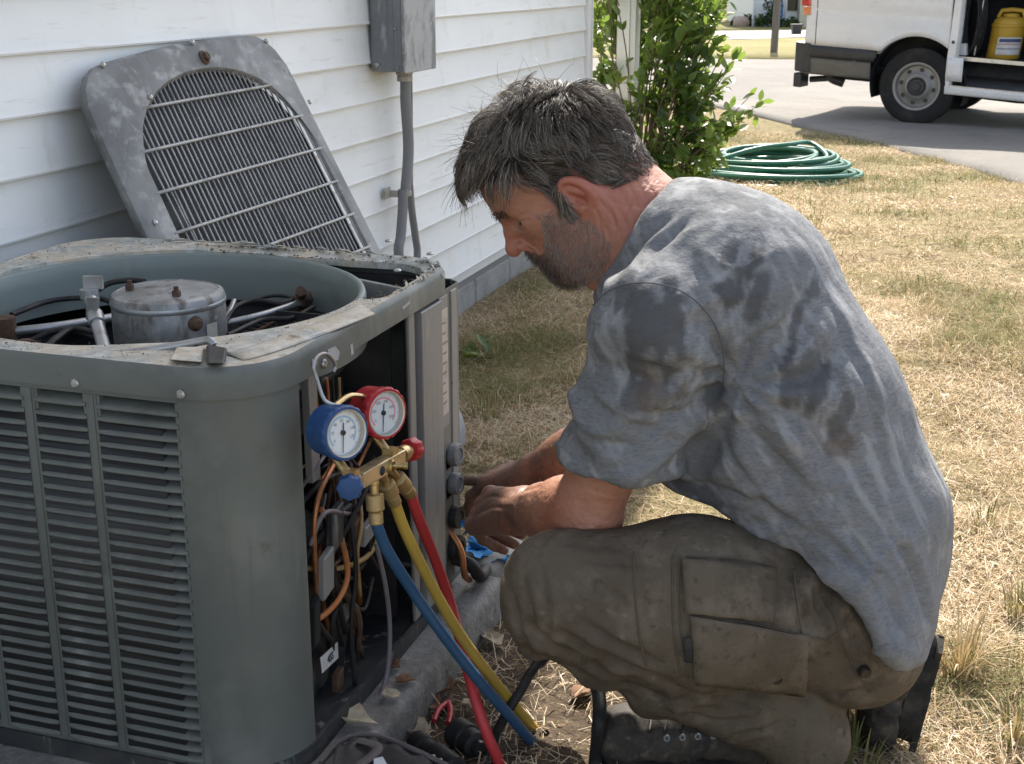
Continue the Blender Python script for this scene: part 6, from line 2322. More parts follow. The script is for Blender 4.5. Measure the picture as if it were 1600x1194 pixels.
def hairflow(p, k):
    l = (p - HC) @ HR.T / HS
    # stay outside the skull
    q = l - np.array([-0.012, 0, 0.036])
    r = np.sqrt(((q / np.array([0.104, 0.082, 0.092])) ** 2).sum(1))
    out = (q / np.array([0.104, 0.082, 0.092]) ** 2)
    out = out / np.maximum(np.linalg.norm(out, axis=1), 1e-6)[:, None] @ HR
    push = np.clip(1.03 - r, 0, 0.3)[:, None] * 3.0
    return out * push + dirv * 0.16 + np.array([0, 0, -0.07]) * (0.6 + 0.35 * k) * grav[:, None] + 0.16 * lockp * math.cos(k * 1.1) - out * np.clip(r - 1.14, 0, 0.4)[:, None] * 1.6


strands('hair', root, d0, lens, rng.uniform(0.00026, 0.00056, NH), 7, None, grey, M['hair'], flow=hairflow, clump_=900)
# base layer mesh: skull grown a little under the hair
hb = Blob()
hb.ell(hp(-0.012, 0, 0.036), np.array((0.1045, 0.0825, 0.0915)) * HS, HR, 0.03)
hb.ell(hp(0.036, 0, 0.046), np.array((0.054, 0.064, 0.058)) * HS, HR, 0.04)
hb.ell(hp(-0.056, 0, 0.0), np.array((0.0575, 0.069, 0.060)) * HS, HR, 0.04)


def hb_cut(p):
    l = (p - HC) @ HR.T / HS
    hu = np.interp(l[:, 0], HLF, HLU) + 0.010
    return (hu - l[:, 2]) * 0.6 * HS


hb.fn(hb_cut, 0.02)
V, Q = polygonise(hb, HC - 0.16, HC + 0.16, 0.005)
V = relax(V, Q, 2)
V = V + vnormals(V, Q) * (0.0035 * fbm(V * 45, 121, 3))[:, None]
link_mesh('hair_base', mesh_np('hair_base', V, Q), M['scalp'], man)
# loose locks at the brow and on the crown
NF = 170
pf = rng.choice(np.nonzero(on_head & (f_ > 0.055) & (f_ < 0.092) & (u_ > 0.078) & (u_ < 0.11))[0], NF)
root = body_V[pf]
dd = Fh * 0.75 + Uh * 0.25 + rng.normal(0, 0.28, (NF, 3))
dd /= np.linalg.norm(dd, axis=1)[:, None]
lockf = np.stack([fbm(root * 60 + 5, 131, 2), fbm(root * 60 + 50, 133, 2), fbm(root * 60 + 90, 135, 2)], 1)
strands('hair', root, dd, rng.uniform(0.030, 0.080, NF), rng.uniform(0.0003, 0.0006, NF), 8, None, np.clip(rng.normal(0.35, 0.2, NF), 0, 1), M['hair'],
        flow=lambda p, k: np.array([0.02, -0.02, -0.26]) + 0.16 * lockf + Fh * 0.03)
NF = 240
pf = rng.choice(np.nonzero(on_head & (u_ > 0.10))[0], NF)
dd = body_N[pf] + 0.6 * Fh + rng.normal(0, 0.4, (NF, 3))
dd /= np.linalg.norm(dd, axis=1)[:, None]
curl_ = rng.normal(0, 0.35, (NF, 3))
strands('hair', body_V[pf], dd, rng.uniform(0.04, 0.085, NF), np.full(NF, 0.00035), 8, None, np.clip(rng.normal(0.4, 0.2, NF), 0, 1), M['hair'], flow=lambda p, k: curl_ * 0.5 + np.array([0, 0, -0.12]))
# eyebrows and lashes
for sgn in (1, -1):
    br = np.nonzero(on_head & (np.abs(u_ - 0.024) < 0.0075) & (s_ * sgn > 0.010) & (s_ * sgn < 0.052) & (f_ > 0.055))[0]
    pk_ = rng.choice(br, 120)
    dd = Fh * 0.45 + Sh * sgn * 0.55 - Uh * 0.15 + rng.normal(0, 0.18, (120, 3))
    dd /= np.linalg.norm(dd, axis=1)[:, None]
    strands('eyebrow', body_V[pk_], dd, rng.uniform(0.006, 0.011, 120), rng.uniform(0.0002, 0.0004, 120), 4, None, np.clip(rng.normal(0.35, 0.2, 120), 0, 1), M['hair'])
    t = np.linspace(0, 1, 60)
    a, b_ = hp(0.0800, 0.020 * sgn, -0.0060), hp(0.0600, 0.051 * sgn, -0.0080)
    rt_ = a[None] * (1 - t[:, None]) + b_[None] * t[:, None] + (np.sin(PI * t) * 0.0030)[:, None] * Fh
    dd = np.tile(Fh * 0.8 - Uh * 0.5 + Sh * sgn * 0.3, (60, 1)) + rng.normal(0, 0.1, (60, 3))
    dd /= np.linalg.norm(dd, axis=1)[:, None]
    strands('eyelash', rt_, dd, rng.uniform(0.004, 0.007, 60), np.full(60, 0.00025), 3, None, np.full(60, 0.05), M['hair'])
# fine hair on the forearms
for E_, W_ in ((el_l, wr_l), (el_r, wr_r)):
    dd_, tt_ = seg_dist(body_V, E_, W_)
    ar = np.nonzero((dd_ < 0.062) & (tt_ > 0.12) & (tt_ < 0.98))[0]
    pk_ = rng.choice(ar, 700)
    dd = (W_ - E_) / np.linalg.norm(W_ - E_) * 0.75 + body_N[pk_] * 0.32 + np.array([0, 0, -0.35]) + rng.normal(0, 0.22, (700, 3))
    dd /= np.linalg.norm(dd, axis=1)[:, None]
    strands('arm_hair', body_V[pk_], dd, rng.uniform(0.006, 0.014, 700), np.full(700, 0.00016), 3, None, np.clip(rng.normal(0.45, 0.15, 700), 0, 1), M['hair'])
# beard stubble
bid = np.nonzero(beard_z)[0]
NBD = 6800
pk_ = rng.choice(bid, NBD)
lb_ = body_L[pk_]
dd = body_N[pk_] * 0.55 + (-Uh * 0.75 + Fh * 0.25) + rng.normal(0, 0.25, (NBD, 3))
dd /= np.linalg.norm(dd, axis=1)[:, None]
gr = np.clip(0.93 + 0.15 * rng.normal(0, 1, NBD) - 0.45 * sstep(0.065, 0.09, lb_[:, 0]), 0, 1)
strands('beard', body_V[pk_], dd, rng.uniform(0.003, 0.007, NBD) * (1 + 0.7 * sstep(0.05, 0.08, lb_[:, 0])), rng.uniform(0.0002, 0.00035, NBD), 3, None, gr, M['hair'],
        flow=lambda p, k: rng.normal(0, 0.15, p.shape))

# ================================================================== VAN ON THE DRIVEWAY
M['van_white'] = mat('white_van_paint', (0.74, 0.745, 0.75), 0.28, layers=[((2, 2, 4), 4, 0.5, 0.72, (0.62, 0.61, 0.58), 0.5), (9, 5, 0.62, 0.75, (0.5, 0.47, 0.42), 0.3)], coat=0.3, rough_var=0.08)
M['van_black'] = mat('black_trim_plastic', (0.028, 0.03, 0.033), 0.5, layers=[(8, 4, 0.5, 0.7, (0.06, 0.06, 0.058), 0.6)])
M['van_grey'] = mat('dusty_lower_body', (0.105, 0.10, 0.092), 0.45, layers=[((3, 3, 9), 5, 0.45, 0.65, (0.16, 0.15, 0.13), 0.7)])
M['tyre'] = mat('tyre_rubber', (0.024, 0.024, 0.025), 0.85, layers=[(7, 4, 0.5, 0.7, (0.055, 0.052, 0.048), 0.7)], spec=0.2)
M['steel_rim'] = mat('steel_wheel', (0.27, 0.27, 0.262), 0.5, 0.5, layers=[(9, 5, 0.45, 0.65, (0.24, 0.225, 0.205), 0.8)])
M['chrome'] = mat('worn_aluminium', (0.6, 0.6, 0.6), 0.35, 0.8, layers=[(12, 5, 0.5, 0.7, (0.35, 0.34, 0.33), 0.7)])
M['lamp_red'] = mat('tail_lamp_red', (0.50, 0.02, 0.02), 0.15, coat=0.5)
M['lamp_amber'] = mat('tail_lamp_amber', (0.70, 0.20, 0.04), 0.2, coat=0.5)
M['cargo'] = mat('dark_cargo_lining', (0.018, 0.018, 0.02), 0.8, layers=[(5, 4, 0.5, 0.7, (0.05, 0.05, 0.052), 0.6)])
M['bottle_yellow'] = mat('yellow_plastic', (0.46, 0.29, 0.03), 0.45, layers=[(18, 4, 0.5, 0.7, (0.45, 0.28, 0.03), 0.6)])
W0 = on_ground(1425, 196)
phi = math.radians(30)
hr = np.array([math.cos(YAW), math.sin(YAW), 0.0])
hf = np.array([-math.sin(YAW), math.cos(YAW), 0.0])
va = hr * math.cos(phi) - hf * math.sin(phi)
vn = -hf * math.cos(phi) - hr * math.sin(phi)
vz = np.array([0, 0, 1.0])
TILT = -0.055


def vp(s, h, w=0.0):
    """van place: s forward of the rear axle, h above ground, w inwards from the side skin"""
    return W0 + va * s + vz * (h + TILT * s) - vn * w


def vs(px, py, w=0.0):
    """which s, h on the side skin lies behind a picture point"""
    o = W0 - vn * w
    d = sight(px, py)
    t = ((o - CAM) @ vn) / (d @ vn)
    p = CAM + d * t - W0
    s = p @ va
    return s, p[2] - TILT * s


van = thing('van', 'white cargo van on the driveway with its side door open', 'van', tuple(W0))
s_rear = vs(1254, 60)[0]
s_jam = vs(1483, 110)[0]
WR = 0.372
wc_h = vs(1425, 140, -0.0)[1]
wc_h = WR
h_trim = vs(1300, 73)[1]
h_trim2 = vs(1300, 92)[1]
h_bot = vs(1330, 122)[1]
ARC = 0.47


def arch_h(s, r=ARC):
    return WR + 0.01 + math.sqrt(max(0, r * r - s * s)) if abs(s) < r else -9


def barrel(h):
    """side skin leans in towards the roof and tucks under at the sill"""
    return 0.0 + 0.05 * max(0, h - 1.05) ** 2 + 0.10 * max(0, 0.62 - h) ** 1.5 + 0.012 * math.exp(-((h - 1.02) / 0.05) ** 2)


def skin_panel(name, s0, s1, lowf, hi, m, off=0.0, ns=48, nh=16, par=None, th=0.02, flare=0.0):
    def f(u, v):
        s = s0 + (s1 - s0) * u
        lo = lowf(s)
        h = lo + (hi - lo) * v
        bul = flare * math.exp(-((math.hypot(s, h - WR - 0.01) - ARC) / 0.07) ** 2)
        return tuple(vp(s, h, barrel(h) - off - bul))
    g_ = MB().grid(f, ns, nh)
    o = g_.build(name, m, par or van, smooth=60)
    sm_ = o.modifiers.new('thickness', 'SOLIDIFY')
    sm_.thickness = th
    sm_.offset = -1
    return o


HT = 2.15
skin_panel('side_panel', s_rear + 0.03, s_jam - 0.02, lambda s: max(h_trim, arch_h(s)), HT, M['van_white'], ns=90, nh=24, flare=0.022)
skin_panel('lower_trim', s_rear + 0.03, -ARC * 0.86, lambda s: max(h_trim2, min(h_trim - 0.004, arch_h(s))), h_trim - 0.003, M['van_black'], 0.008, ns=24, nh=3)
skin_panel('lower_panel', s_rear + 0.03, -ARC * 0.98, lambda s: h_bot + 0.0, h_trim2 - 0.003, M['van_grey'], 0.0, ns=20, nh=6)
skin_panel('lower_trim', ARC * 0.93, s_jam - 0.02, lambda s: max(0.46, 0.46), h_trim - 0.003, M['van_white'], 0.004, ns=4, nh=3)
# jamb of the open side door
jt = [vs(1500, 0), vs(1492, 60), vs(1484, 100), vs(1479, 132)]
b = MB()
loops = []
for (px, py, wd) in ((1503, -70, 15), (1500, 0, 14), (1494, 50, 15), (1488, 90, 15), (1483, 118, 11), (1481, 136, 8)):
    s0, h0 = vs(px - wd / 2, py)
    s1, _ = vs(px + wd / 2, py)
    w_ = barrel(h0)
    loops.append([vp(s0, h0, w_ - 0.016), vp(s1 - 0.02, h0, w_ - 0.018), vp(s1, h0, w_ + 0.01), vp(s1, h0, w_ + 0.09), vp(s0, h0, w_ + 0.09)])
b.loft(loops)
b.build('door_jamb', M['van_white'], van, smooth=40)
for (px, py) in ((1494, 32), (1490, 66), (1487, 92)):
    s, h = vs(px, py)
    MB().lathe([(0.016, 0), (0.014, 0.004), (0.004, 0.005)], vp(s, h, barrel(h) - 0.019), vn, n=10).build('bolt', M['van_black'], van, smooth=40)
gp = MB()
gs = s_rear + 0.13
for i in range(24):
    h0g, h1g = h_trim + 0.01 + (HT - h_trim - 0.1) * i / 24, h_trim + 0.01 + (HT - h_trim - 0.1) * (i + 1) / 24
    gp.add([vp(gs, h0g, barrel(h0g) - 0.0015), vp(gs + 0.008, h0g, barrel(h0g) - 0.0015), vp(gs + 0.008, h1g, barrel(h1g) - 0.0015), vp(gs, h1g, barrel(h1g) - 0.0015)], [(0, 1, 2, 3)])
gp.build('panel_gap', M['van_black'], van)
# rear end, roof and far side
s_front = 3.9
bk_ = MB()
WD = 1.95
prof = [(h_bot, barrel(h_bot)), (h_trim, 0.0), (1.3, barrel(1.3)), (1.8, barrel(1.8)), (HT, barrel(HT))]
loop0 = [vp(s_rear + 0.028, h, w) for h, w in prof] + [vp(s_rear + 0.028, h, WD - w) for h, w in prof[::-1]]
bk_.add(loop0, [tuple(range(len(loop0)))])
bk_.build('rear_doors', M['van_white'], van)
rf = MB()
rl = []
for s in np.linspace(s_rear + 0.02, s_front - 1.6, 8):
    rl.append([vp(s, HT - 0.001, barrel(HT)), vp(s, HT + 0.07, barrel(HT) + 0.16), vp(s, HT + 0.10, WD / 2), vp(s, HT + 0.07, WD - barrel(HT) - 0.16), vp(s, HT - 0.001, WD - barrel(HT))])
rf.loft(rl, closed=False)
ro = rf.build('roof', M['van_white'], van, smooth=60)
fs_ = MB()
fs_.add([vp(s_rear + 0.03, h_bot, WD - 0.02), vp(s_front, h_bot, WD - 0.02), vp(s_front, 1.2, WD - 0.02), vp(s_front - 0.8, 1.3, WD - 0.02), vp(s_front - 1.5, HT, WD - 0.15), vp(s_rear + 0.03, HT, WD - 0.15)], [(0, 1, 2, 3, 4, 5)])
fs_.build('far_side', M['van_white'], van)
# front body (out of the picture to the right)
S2 = s_jam + 1.28
skin_panel('front_door', S2 + 0.02, s_front - 1.0, lambda s: 0.50, 1.35, M['van_white'], ns=6, nh=8)
fb = MB()
cl = [(s_front - 1.0, 0.45), (s_front - 0.05, 0.45), (s_front, 0.75), (s_front - 0.05, 1.05), (s_front - 0.75, 1.30), (s_front - 1.0, 1.36)]
fb.loft([[vp(s, h, 0.01) for s, h in cl], [vp(s, h, WD - 0.01) for s, h in cl]])
fb.build('bonnet', M['van_white'], van)
ws = MB()
ws.add([vp(s_front - 0.85, 1.33, 0.12), vp(s_front - 0.85, 1.33, WD - 0.12), vp(s_front - 1.62, HT - 0.02, WD - 0.25), vp(s_front - 1.62, HT - 0.02, 0.25)], [(0, 1, 2, 3)])
ws.add([vp(S2 + 0.08, 1.38, 0.02), vp(s_front - 0.95, 1.38, 0.02), vp(s_front - 1.55, HT - 0.08, 0.10), vp(S2 + 0.08, HT - 0.08, 0.09)], [(0, 1, 2, 3)])
ws.build('windows', M['window_glass'], van)
skin_panel('pillar', S2 - 0.04, S2 + 0.06, lambda s: 0.44, HT, M['van_white'], 0.003, ns=2, nh=10)
skin_panel('header', s_jam - 0.02, S2, lambda s: HT - 0.22, HT, M['van_white'], 0.001, ns=8, nh=3)
# sill, step well and cargo floor
hs = vs(1500, 137)[1]
skin_panel('sill', s_jam - 0.03, S2, lambda s: hs - 0.075, hs, M['van_white'], 0.012, ns=10, nh=3)
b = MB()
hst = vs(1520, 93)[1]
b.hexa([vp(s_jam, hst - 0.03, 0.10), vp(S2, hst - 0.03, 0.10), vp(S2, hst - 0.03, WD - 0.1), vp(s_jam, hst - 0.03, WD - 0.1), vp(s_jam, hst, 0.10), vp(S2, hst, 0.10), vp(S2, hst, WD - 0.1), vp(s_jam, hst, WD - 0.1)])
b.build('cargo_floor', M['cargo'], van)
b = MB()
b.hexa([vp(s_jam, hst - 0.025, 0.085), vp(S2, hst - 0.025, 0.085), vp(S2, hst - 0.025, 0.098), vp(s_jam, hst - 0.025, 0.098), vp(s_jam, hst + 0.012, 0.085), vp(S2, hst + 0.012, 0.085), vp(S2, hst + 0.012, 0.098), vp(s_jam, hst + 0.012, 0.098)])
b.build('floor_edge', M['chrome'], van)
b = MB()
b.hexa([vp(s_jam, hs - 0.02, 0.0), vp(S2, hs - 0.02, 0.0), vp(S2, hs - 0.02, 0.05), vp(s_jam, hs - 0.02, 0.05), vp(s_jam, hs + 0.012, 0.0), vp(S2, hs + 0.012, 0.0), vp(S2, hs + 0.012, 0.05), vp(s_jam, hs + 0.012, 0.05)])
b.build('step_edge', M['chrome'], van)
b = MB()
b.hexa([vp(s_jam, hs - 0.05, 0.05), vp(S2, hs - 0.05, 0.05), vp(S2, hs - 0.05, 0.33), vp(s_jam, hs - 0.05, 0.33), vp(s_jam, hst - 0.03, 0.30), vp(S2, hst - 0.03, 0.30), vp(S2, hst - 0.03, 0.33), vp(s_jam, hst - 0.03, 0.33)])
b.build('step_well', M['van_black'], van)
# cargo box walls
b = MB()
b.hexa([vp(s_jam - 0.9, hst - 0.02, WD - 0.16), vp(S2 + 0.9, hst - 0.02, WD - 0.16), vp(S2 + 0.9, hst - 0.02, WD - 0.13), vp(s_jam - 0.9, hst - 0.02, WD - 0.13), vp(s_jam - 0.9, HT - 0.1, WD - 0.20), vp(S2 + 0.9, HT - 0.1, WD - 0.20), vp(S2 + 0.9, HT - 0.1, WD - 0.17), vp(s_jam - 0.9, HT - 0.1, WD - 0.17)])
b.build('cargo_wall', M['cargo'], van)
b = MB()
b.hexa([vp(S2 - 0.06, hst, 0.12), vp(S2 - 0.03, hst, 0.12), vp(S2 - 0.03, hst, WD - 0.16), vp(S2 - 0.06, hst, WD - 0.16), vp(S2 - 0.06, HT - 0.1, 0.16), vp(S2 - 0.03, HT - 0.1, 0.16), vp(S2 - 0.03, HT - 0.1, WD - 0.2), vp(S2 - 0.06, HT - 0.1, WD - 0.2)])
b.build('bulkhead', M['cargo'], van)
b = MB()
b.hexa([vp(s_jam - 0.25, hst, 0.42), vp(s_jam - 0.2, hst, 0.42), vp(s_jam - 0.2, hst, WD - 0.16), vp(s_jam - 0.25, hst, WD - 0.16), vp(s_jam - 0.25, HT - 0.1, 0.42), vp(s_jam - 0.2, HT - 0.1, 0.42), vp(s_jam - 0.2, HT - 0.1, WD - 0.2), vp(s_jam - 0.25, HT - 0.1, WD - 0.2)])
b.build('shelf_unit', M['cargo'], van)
# wheel arch liner
b = MB()
ll = []
for w in (0.03, 0.34):
    ll.append([vp(ARC * 0.985 * math.cos(t), WR + 0.01 + ARC * 0.985 * math.sin(t), w) for t in np.linspace(-0.35, PI + 0.35, 26)])
b.loft(ll, closed=False)
b.add([vp(ARC * 0.985 * math.cos(t), WR + 0.01 + ARC * 0.985 * math.sin(t), 0.34) for t in np.linspace(-0.35, PI + 0.35, 26)], [tuple(range(26))])
b.build('wheel_arch', M['cargo'], van, smooth=60)
# wheels


def wheel(s, w, outer=True):
    c = vp(s, 0, 0)
    c = np.array([c[0], c[1], float(W0[2]) if abs(s) < 0.1 else float(W0[2]) - 0.02]) + vz * WR - vn * w
    ax = vn if outer else -vn
    ty = MB()
    ty.lathe([(0.225, -0.20), (0.30, -0.205), (0.345, -0.20), (WR - 0.004, -0.180), (WR, -0.15), (WR, -0.05), (WR - 0.004, -0.022), (0.345, -0.002), (0.300, 0.004), (0.245, 0.0), (0.222, -0.010), (0.222, -0.05)], c, ax, n=48)
    wt = ty.build('wheel', M['tyre'], van, smooth=35)
    rm = MB()
    rm.lathe([(0.2235, -0.002), (0.232, 0.002), (0.226, 0.004), (0.208, -0.004), (0.200, -0.030), (0.192, -0.048), (0.150, -0.046), (0.128, -0.028), (0.112, -0.012), (0.095, -0.010), (0.090, -0.018), (0.001, -0.018)], c, ax, n=48, caps=False)
    rm.build('rim', M['steel_rim'], wt, smooth=45)
    hb_ = MB()
    hb_.lathe([(0.086, -0.017), (0.086, 0.0), (0.078, 0.010), (0.070, 0.004), (0.045, 0.006), (0.040, 0.018), (0.001, 0.020)], c, ax, n=28, caps=False)
    hb_.build('hub_cap', M['van_black'], wt, smooth=40)
    a, b_, d = frame_of(ax)
    for k in range(8):
        t = 2 * PI * k / 8 + 0.2
        q = Vector(tuple(c)) + (a * math.cos(t) + b_ * math.sin(t)) * 0.160 + d * -0.044
        MB().lathe([(0.022, 0.0), (0.020, 0.0035), (0.001, 0.004)], q, tuple(Vector(d) * 1.0), n=14, caps=False).build('rim_hole_disc', M['van_black'], wt, smooth=40)  # black disc stands in for the dark of a wheel hole
    return wt


wheel(0.0, 0.035)
wheel(3.2, 0.035)
wheel(0.0, WD - 0.04, False)
wheel(3.2, WD - 0.04, False)
# rear bumper, lamp, step under the tail, underbody
b = MB()
br = [vs(1240, 72), vs(1240, 118)]
h1, h0_ = vs(1262, 67)[1], vs(1262, 113)[1]
b.loft([[vp(s, h, w) for s, w in ((s_rear + 0.10, -0.006), (s_rear + 0.02, -0.012), (s_rear - 0.07, 0.02), (s_rear - 0.10, 0.10), (s_rear - 0.10, WD - 0.1), (s_rear + 0.0, WD), (s_rear + 0.02, 0.06))] for h in (h0_, h0_ + 0.02, h1 - 0.02, h1)])
b.build('rear_bumper', M['van_black'], van, bevel=0.012, seg=2)
b = MB()
b.loft([[vp(s, h, w) for s, w in ((s_rear + 0.0, 0.02), (s_rear - 0.085, 0.04), (s_rear - 0.085, 0.28), (s_rear + 0.0, 0.28))] for h in (h0_ - 0.16, h0_ - 0.02)])
b.build('mud_flap', M['van_black'], van, bevel=0.006)
for (pa_, pb2, m_) in (((1259, -40), (1267, 10), 'lamp_red'), ((1259, 10.5), (1266, 24), 'lamp_amber')):
    s0, ha = vs(pa_[0] - 3.0, pa_[1])
    s1, hb2 = vs(pb2[0], pb2[1])
    b = MB()
    b.loft([[vp(s0, h, barrel(h) + 0.10), vp(s0 - 0.004, h, barrel(h) + 0.0), vp(s0 + 0.01, h, barrel(h) - 0.012), vp(s1, h, barrel(h) - 0.010), vp(s1 + 0.002, h, barrel(h) + 0.02)] for h in (hb2 + 0.004, (ha + hb2) / 2, ha)])
    b.build('tail_lamp', M[m_], van, smooth=50)
b = MB()
p0, p1, p2 = vs(1266, 124, 0.3), vs(1300, 122, 0.3), vs(1310, 132, 0.3)
b.tube([vp(p0[0], p0[1], 0.3), vp(p1[0], p1[1], 0.3)], 0.032, 10)
b.tube(spline([vp(p1[0] - 0.03, p1[1] + 0.06, 0.3), vp(p1[0], p1[1], 0.3), vp(p2[0] + 0.05, p2[1] + 0.02, 0.32)], 5), 0.05, 10)
b.build('tow_hitch', M['van_black'], van, smooth=40)
b = MB()
b.hexa([vp(s_rear + 0.3, 0.34, 0.4), vp(s_front - 0.3, 0.34, 0.4), vp(s_front - 0.3, 0.34, WD - 0.4), vp(s_rear + 0.3, 0.34, WD - 0.4), vp(s_rear + 0.1, 0.52, 0.1), vp(s_front - 0.2, 0.52, 0.1), vp(s_front - 0.2, 0.52, WD - 0.1), vp(s_rear + 0.1, 0.52, WD - 0.1)])
b.tube([vp(s_jam - 0.1, 0.36, 0.25), vp(s_jam + 0.6, 0.34, 0.3), vp(s_jam + 1.2, 0.36, 0.35)], 0.06, 10)
b.build('underbody', M['cargo'], van)
# things standing in the van
bs, bh_ = vs(1567, 82, 0.42)
bt_ = vs(1567, 6, 0.42)
base = vp(bs, hst + 0.001, 0.42)
hh = bt_[1] - bh_
jug = thing('plastic_jug', 'yellow plastic jug with a printed label standing inside the open van door', 'jug', tuple(base))
rj = 0.155
lean = va * 0.05
jb = MB()


def ring_(r, h, flat=0.97, n=24):
    c = base + vz * h * 1.0 + lean * h / hh * 1.0
    return [c + va * (r * math.cos(t)) + vn * (r * flat * math.sin(t)) for t in (2 * PI * k / n for k in range(n))]


jb.loft([ring_(rj * 0.93, 0), ring_(rj, 0.015), ring_(rj * 1.0, hh * 0.30), ring_(rj * 0.985, hh * 0.31), ring_(rj * 0.985, hh * 0.33), ring_(rj, hh * 0.34), ring_(rj, hh * 0.66), ring_(rj * 1.05, hh * 0.67), ring_(rj * 1.05, hh * 0.72), ring_(rj * 1.0, hh * 0.73), ring_(rj * 0.97, hh * 0.80), ring_(rj * 0.80, hh * 0.86), ring_(rj * 0.45, hh * 0.88), ring_(rj * 0.42, hh * 0.88)])
jb.build('jug_body', M['bottle_yellow'], jug, smooth=40)
cpj = MB()
cpj.loft([ring_(rj * 0.50, hh * 0.875), ring_(rj * 0.50, hh * 0.93), ring_(rj * 0.30, hh * 0.95)])
cpj.tube([base + lean + vz * hh * 0.86 + va * rj * 0.8, base + lean + vz * hh * 1.0 + va * rj * 0.62, base + lean + vz * hh * 1.02, base + lean + vz * hh * 1.0 - va * rj * 0.62, base + lean + vz * hh * 0.86 - va * rj * 0.8], 0.022, 8)
cpj.build('cap_handle', M['bottle_yellow'], jug, smooth=50)


def jl(name, t0, t1, f0, f1, m, off):
    g_ = MB().grid(lambda u, v: tuple(base + lean * (f0 + (f1 - f0) * v) + vz * hh * (f0 + (f1 - f0) * v) + va * ((rj + off) * math.cos(t0 + (t1 - t0) * u)) + vn * ((rj + off) * 0.97 * math.sin(t0 + (t1 - t0) * u))), 10, 2)
    return g_.build(name, m, jug, smooth=60)


M['print_navy'] = mat('print_navy', (0.06, 0.07, 0.16), 0.6)
M['print_crimson'] = mat('print_crimson', (0.40, 0.06, 0.06), 0.6)
jl('label', 0.35, 1.9, 0.10, 0.46, M['paper'], 0.003)
jl('label_band', 0.40, 1.8, 0.36, 0.43, M['print_navy'], 0.005)
jl('label_band', 0.40, 1.85, 0.31, 0.325, M['print_crimson'], 0.005)
jl('label_band', 0.40, 1.85, 0.215, 0.23, M['print_navy'], 0.005)
b = MB()
ps0, ps1 = vs(1523, 78, 0.40), vs(1536, 5, 0.40)
tag(MB().tube([vp(ps0[0], hst + 0.01, 0.40), vp(ps1[0], ps1[1], 0.40), vp(ps1[0] + 0.03, ps1[1] + 0.25, 0.41)], 0.011, 8).build('metal_rod', M['chrome'], None, smooth=60), 'thin bright metal rod standing in the van doorway left of the yellow jug', 'rod')
kb_ = vs(1502, 80, 0.2)
b = MB()
b.hexa([vp(kb_[0] - 0.04, hst + 0.015, 0.18), vp(kb_[0] + 0.05, hst + 0.015, 0.18), vp(kb_[0] + 0.05, hst + 0.015, 0.28), vp(kb_[0] - 0.04, hst + 0.015, 0.28), vp(kb_[0] - 0.04, hst + 0.12, 0.19), vp(kb_[0] + 0.04, hst + 0.13, 0.19), vp(kb_[0] + 0.04, hst + 0.13, 0.27), vp(kb_[0] - 0.04, hst + 0.12, 0.27)])
tag(b.build('white_box', M['van_white'], None, bevel=0.006), 'small white box on the van floor beside the open door edge', 'box')
# black hoses hanging on the shelf
b = MB()
for k in range(5):
    c_ = vs(1512 + 3 * k, 40, 0.35 + 0.02 * k)
    b.tube([vp(c_[0] + 0.09 * math.cos(t), c_[1] + 0.05 + 0.32 * math.sin(t), 0.36 + 0.025 * k) for t in np.linspace(0, 2 * PI, 26)], 0.018, 7)
tag(b.build('hose_loops', M['wire_black'], None, smooth=60), 'black hose loops hanging inside the open van behind the metal rod', 'hose', kind='stuff')

# ================================================================== PAD, STONES AND THINGS ON THE GROUND
M['pad'] = mat('weathered_concrete', (0.215, 0.21, 0.20), 0.85, layers=[
    (10, 6, 0.42, 0.6, (0.12, 0.117, 0.11), 0.85), (22, 6, 0.56, 0.68, (0.085, 0.07, 0.05), 0.7), (34, 6, 0.55, 0.7, (0.145, 0.135, 0.115), 0.7), (26, 5, 0.6, 0.72, (0.40, 0.41, 0.42), 0.6), (160, 3, 0.6, 0.75, (0.13, 0.12, 0.11), 0.5)],
    bump=[(40, 6, 0.8, 0.008), (220, 3, 0.6, 0.002)], rough_var=0.08)
pad = MB()
nP = 18
lo_ = []


def padloop(z, ins, jit):
    P = []
    pts = [(0.05, 1.30), (0.905, 1.30), (0.905, 2.165), (0.05, 2.165)]
    for (a, b_) in zip(pts, pts[1:] + pts[:1]):
        for k in range(nP):
            t = k / nP
            x, y = a[0] + (b_[0] - a[0]) * t, a[1] + (b_[1] - a[1]) * t
            n1 = float(vnoise(np.array([[x * 16, y * 16, z * 9]]), 7)[0])
            cx_, cy_ = 0.4775, 1.7325
            hx, hy = 0.4275 - ins + n1 * jit, 0.4325 - ins + n1 * jit
            P.append((cx_ + (x - cx_) / 0.4275 * hx, cy_ + (y - cy_) / 0.4325 * hy, z))
    return P


pad.loft([padloop(-0.06, -0.012, 0.004), padloop(0.052, 0.0, 0.004), padloop(0.068, 0.002, 0.003), padloop(0.0745, 0.009, 0.003), padloop(0.0755, 0.018, 0.001)])
tag(pad.build('concrete_pad', M['pad'], None, smooth=55), 'grey concrete pad with a worn edge under the air conditioner', 'concrete pad')
M['stone'] = mat('pale_stone', (0.34, 0.335, 0.31), 0.85, layers=[(18, 6, 0.45, 0.65, (0.22, 0.215, 0.19), 0.8), (60, 4, 0.6, 0.72, (0.44, 0.44, 0.43), 0.6)], bump=[(60, 5, 0.4, 0.004)])
st = Blob()
st.ell((0.845, 2.285, 0.035), (0.085, 0.09, 0.055), None, 0.04)
st.ell((0.875, 2.245, 0.03), (0.055, 0.06, 0.05), None, 0.04)
V, Q = polygonise(st, (0.70, 2.13, -0.06), (1.0, 2.42, 0.14), 0.008)
V = relax(V, Q, 1)
V = V + vnormals(V, Q) * (0.006 * fbm(V * 22, 8, 3))[:, None]
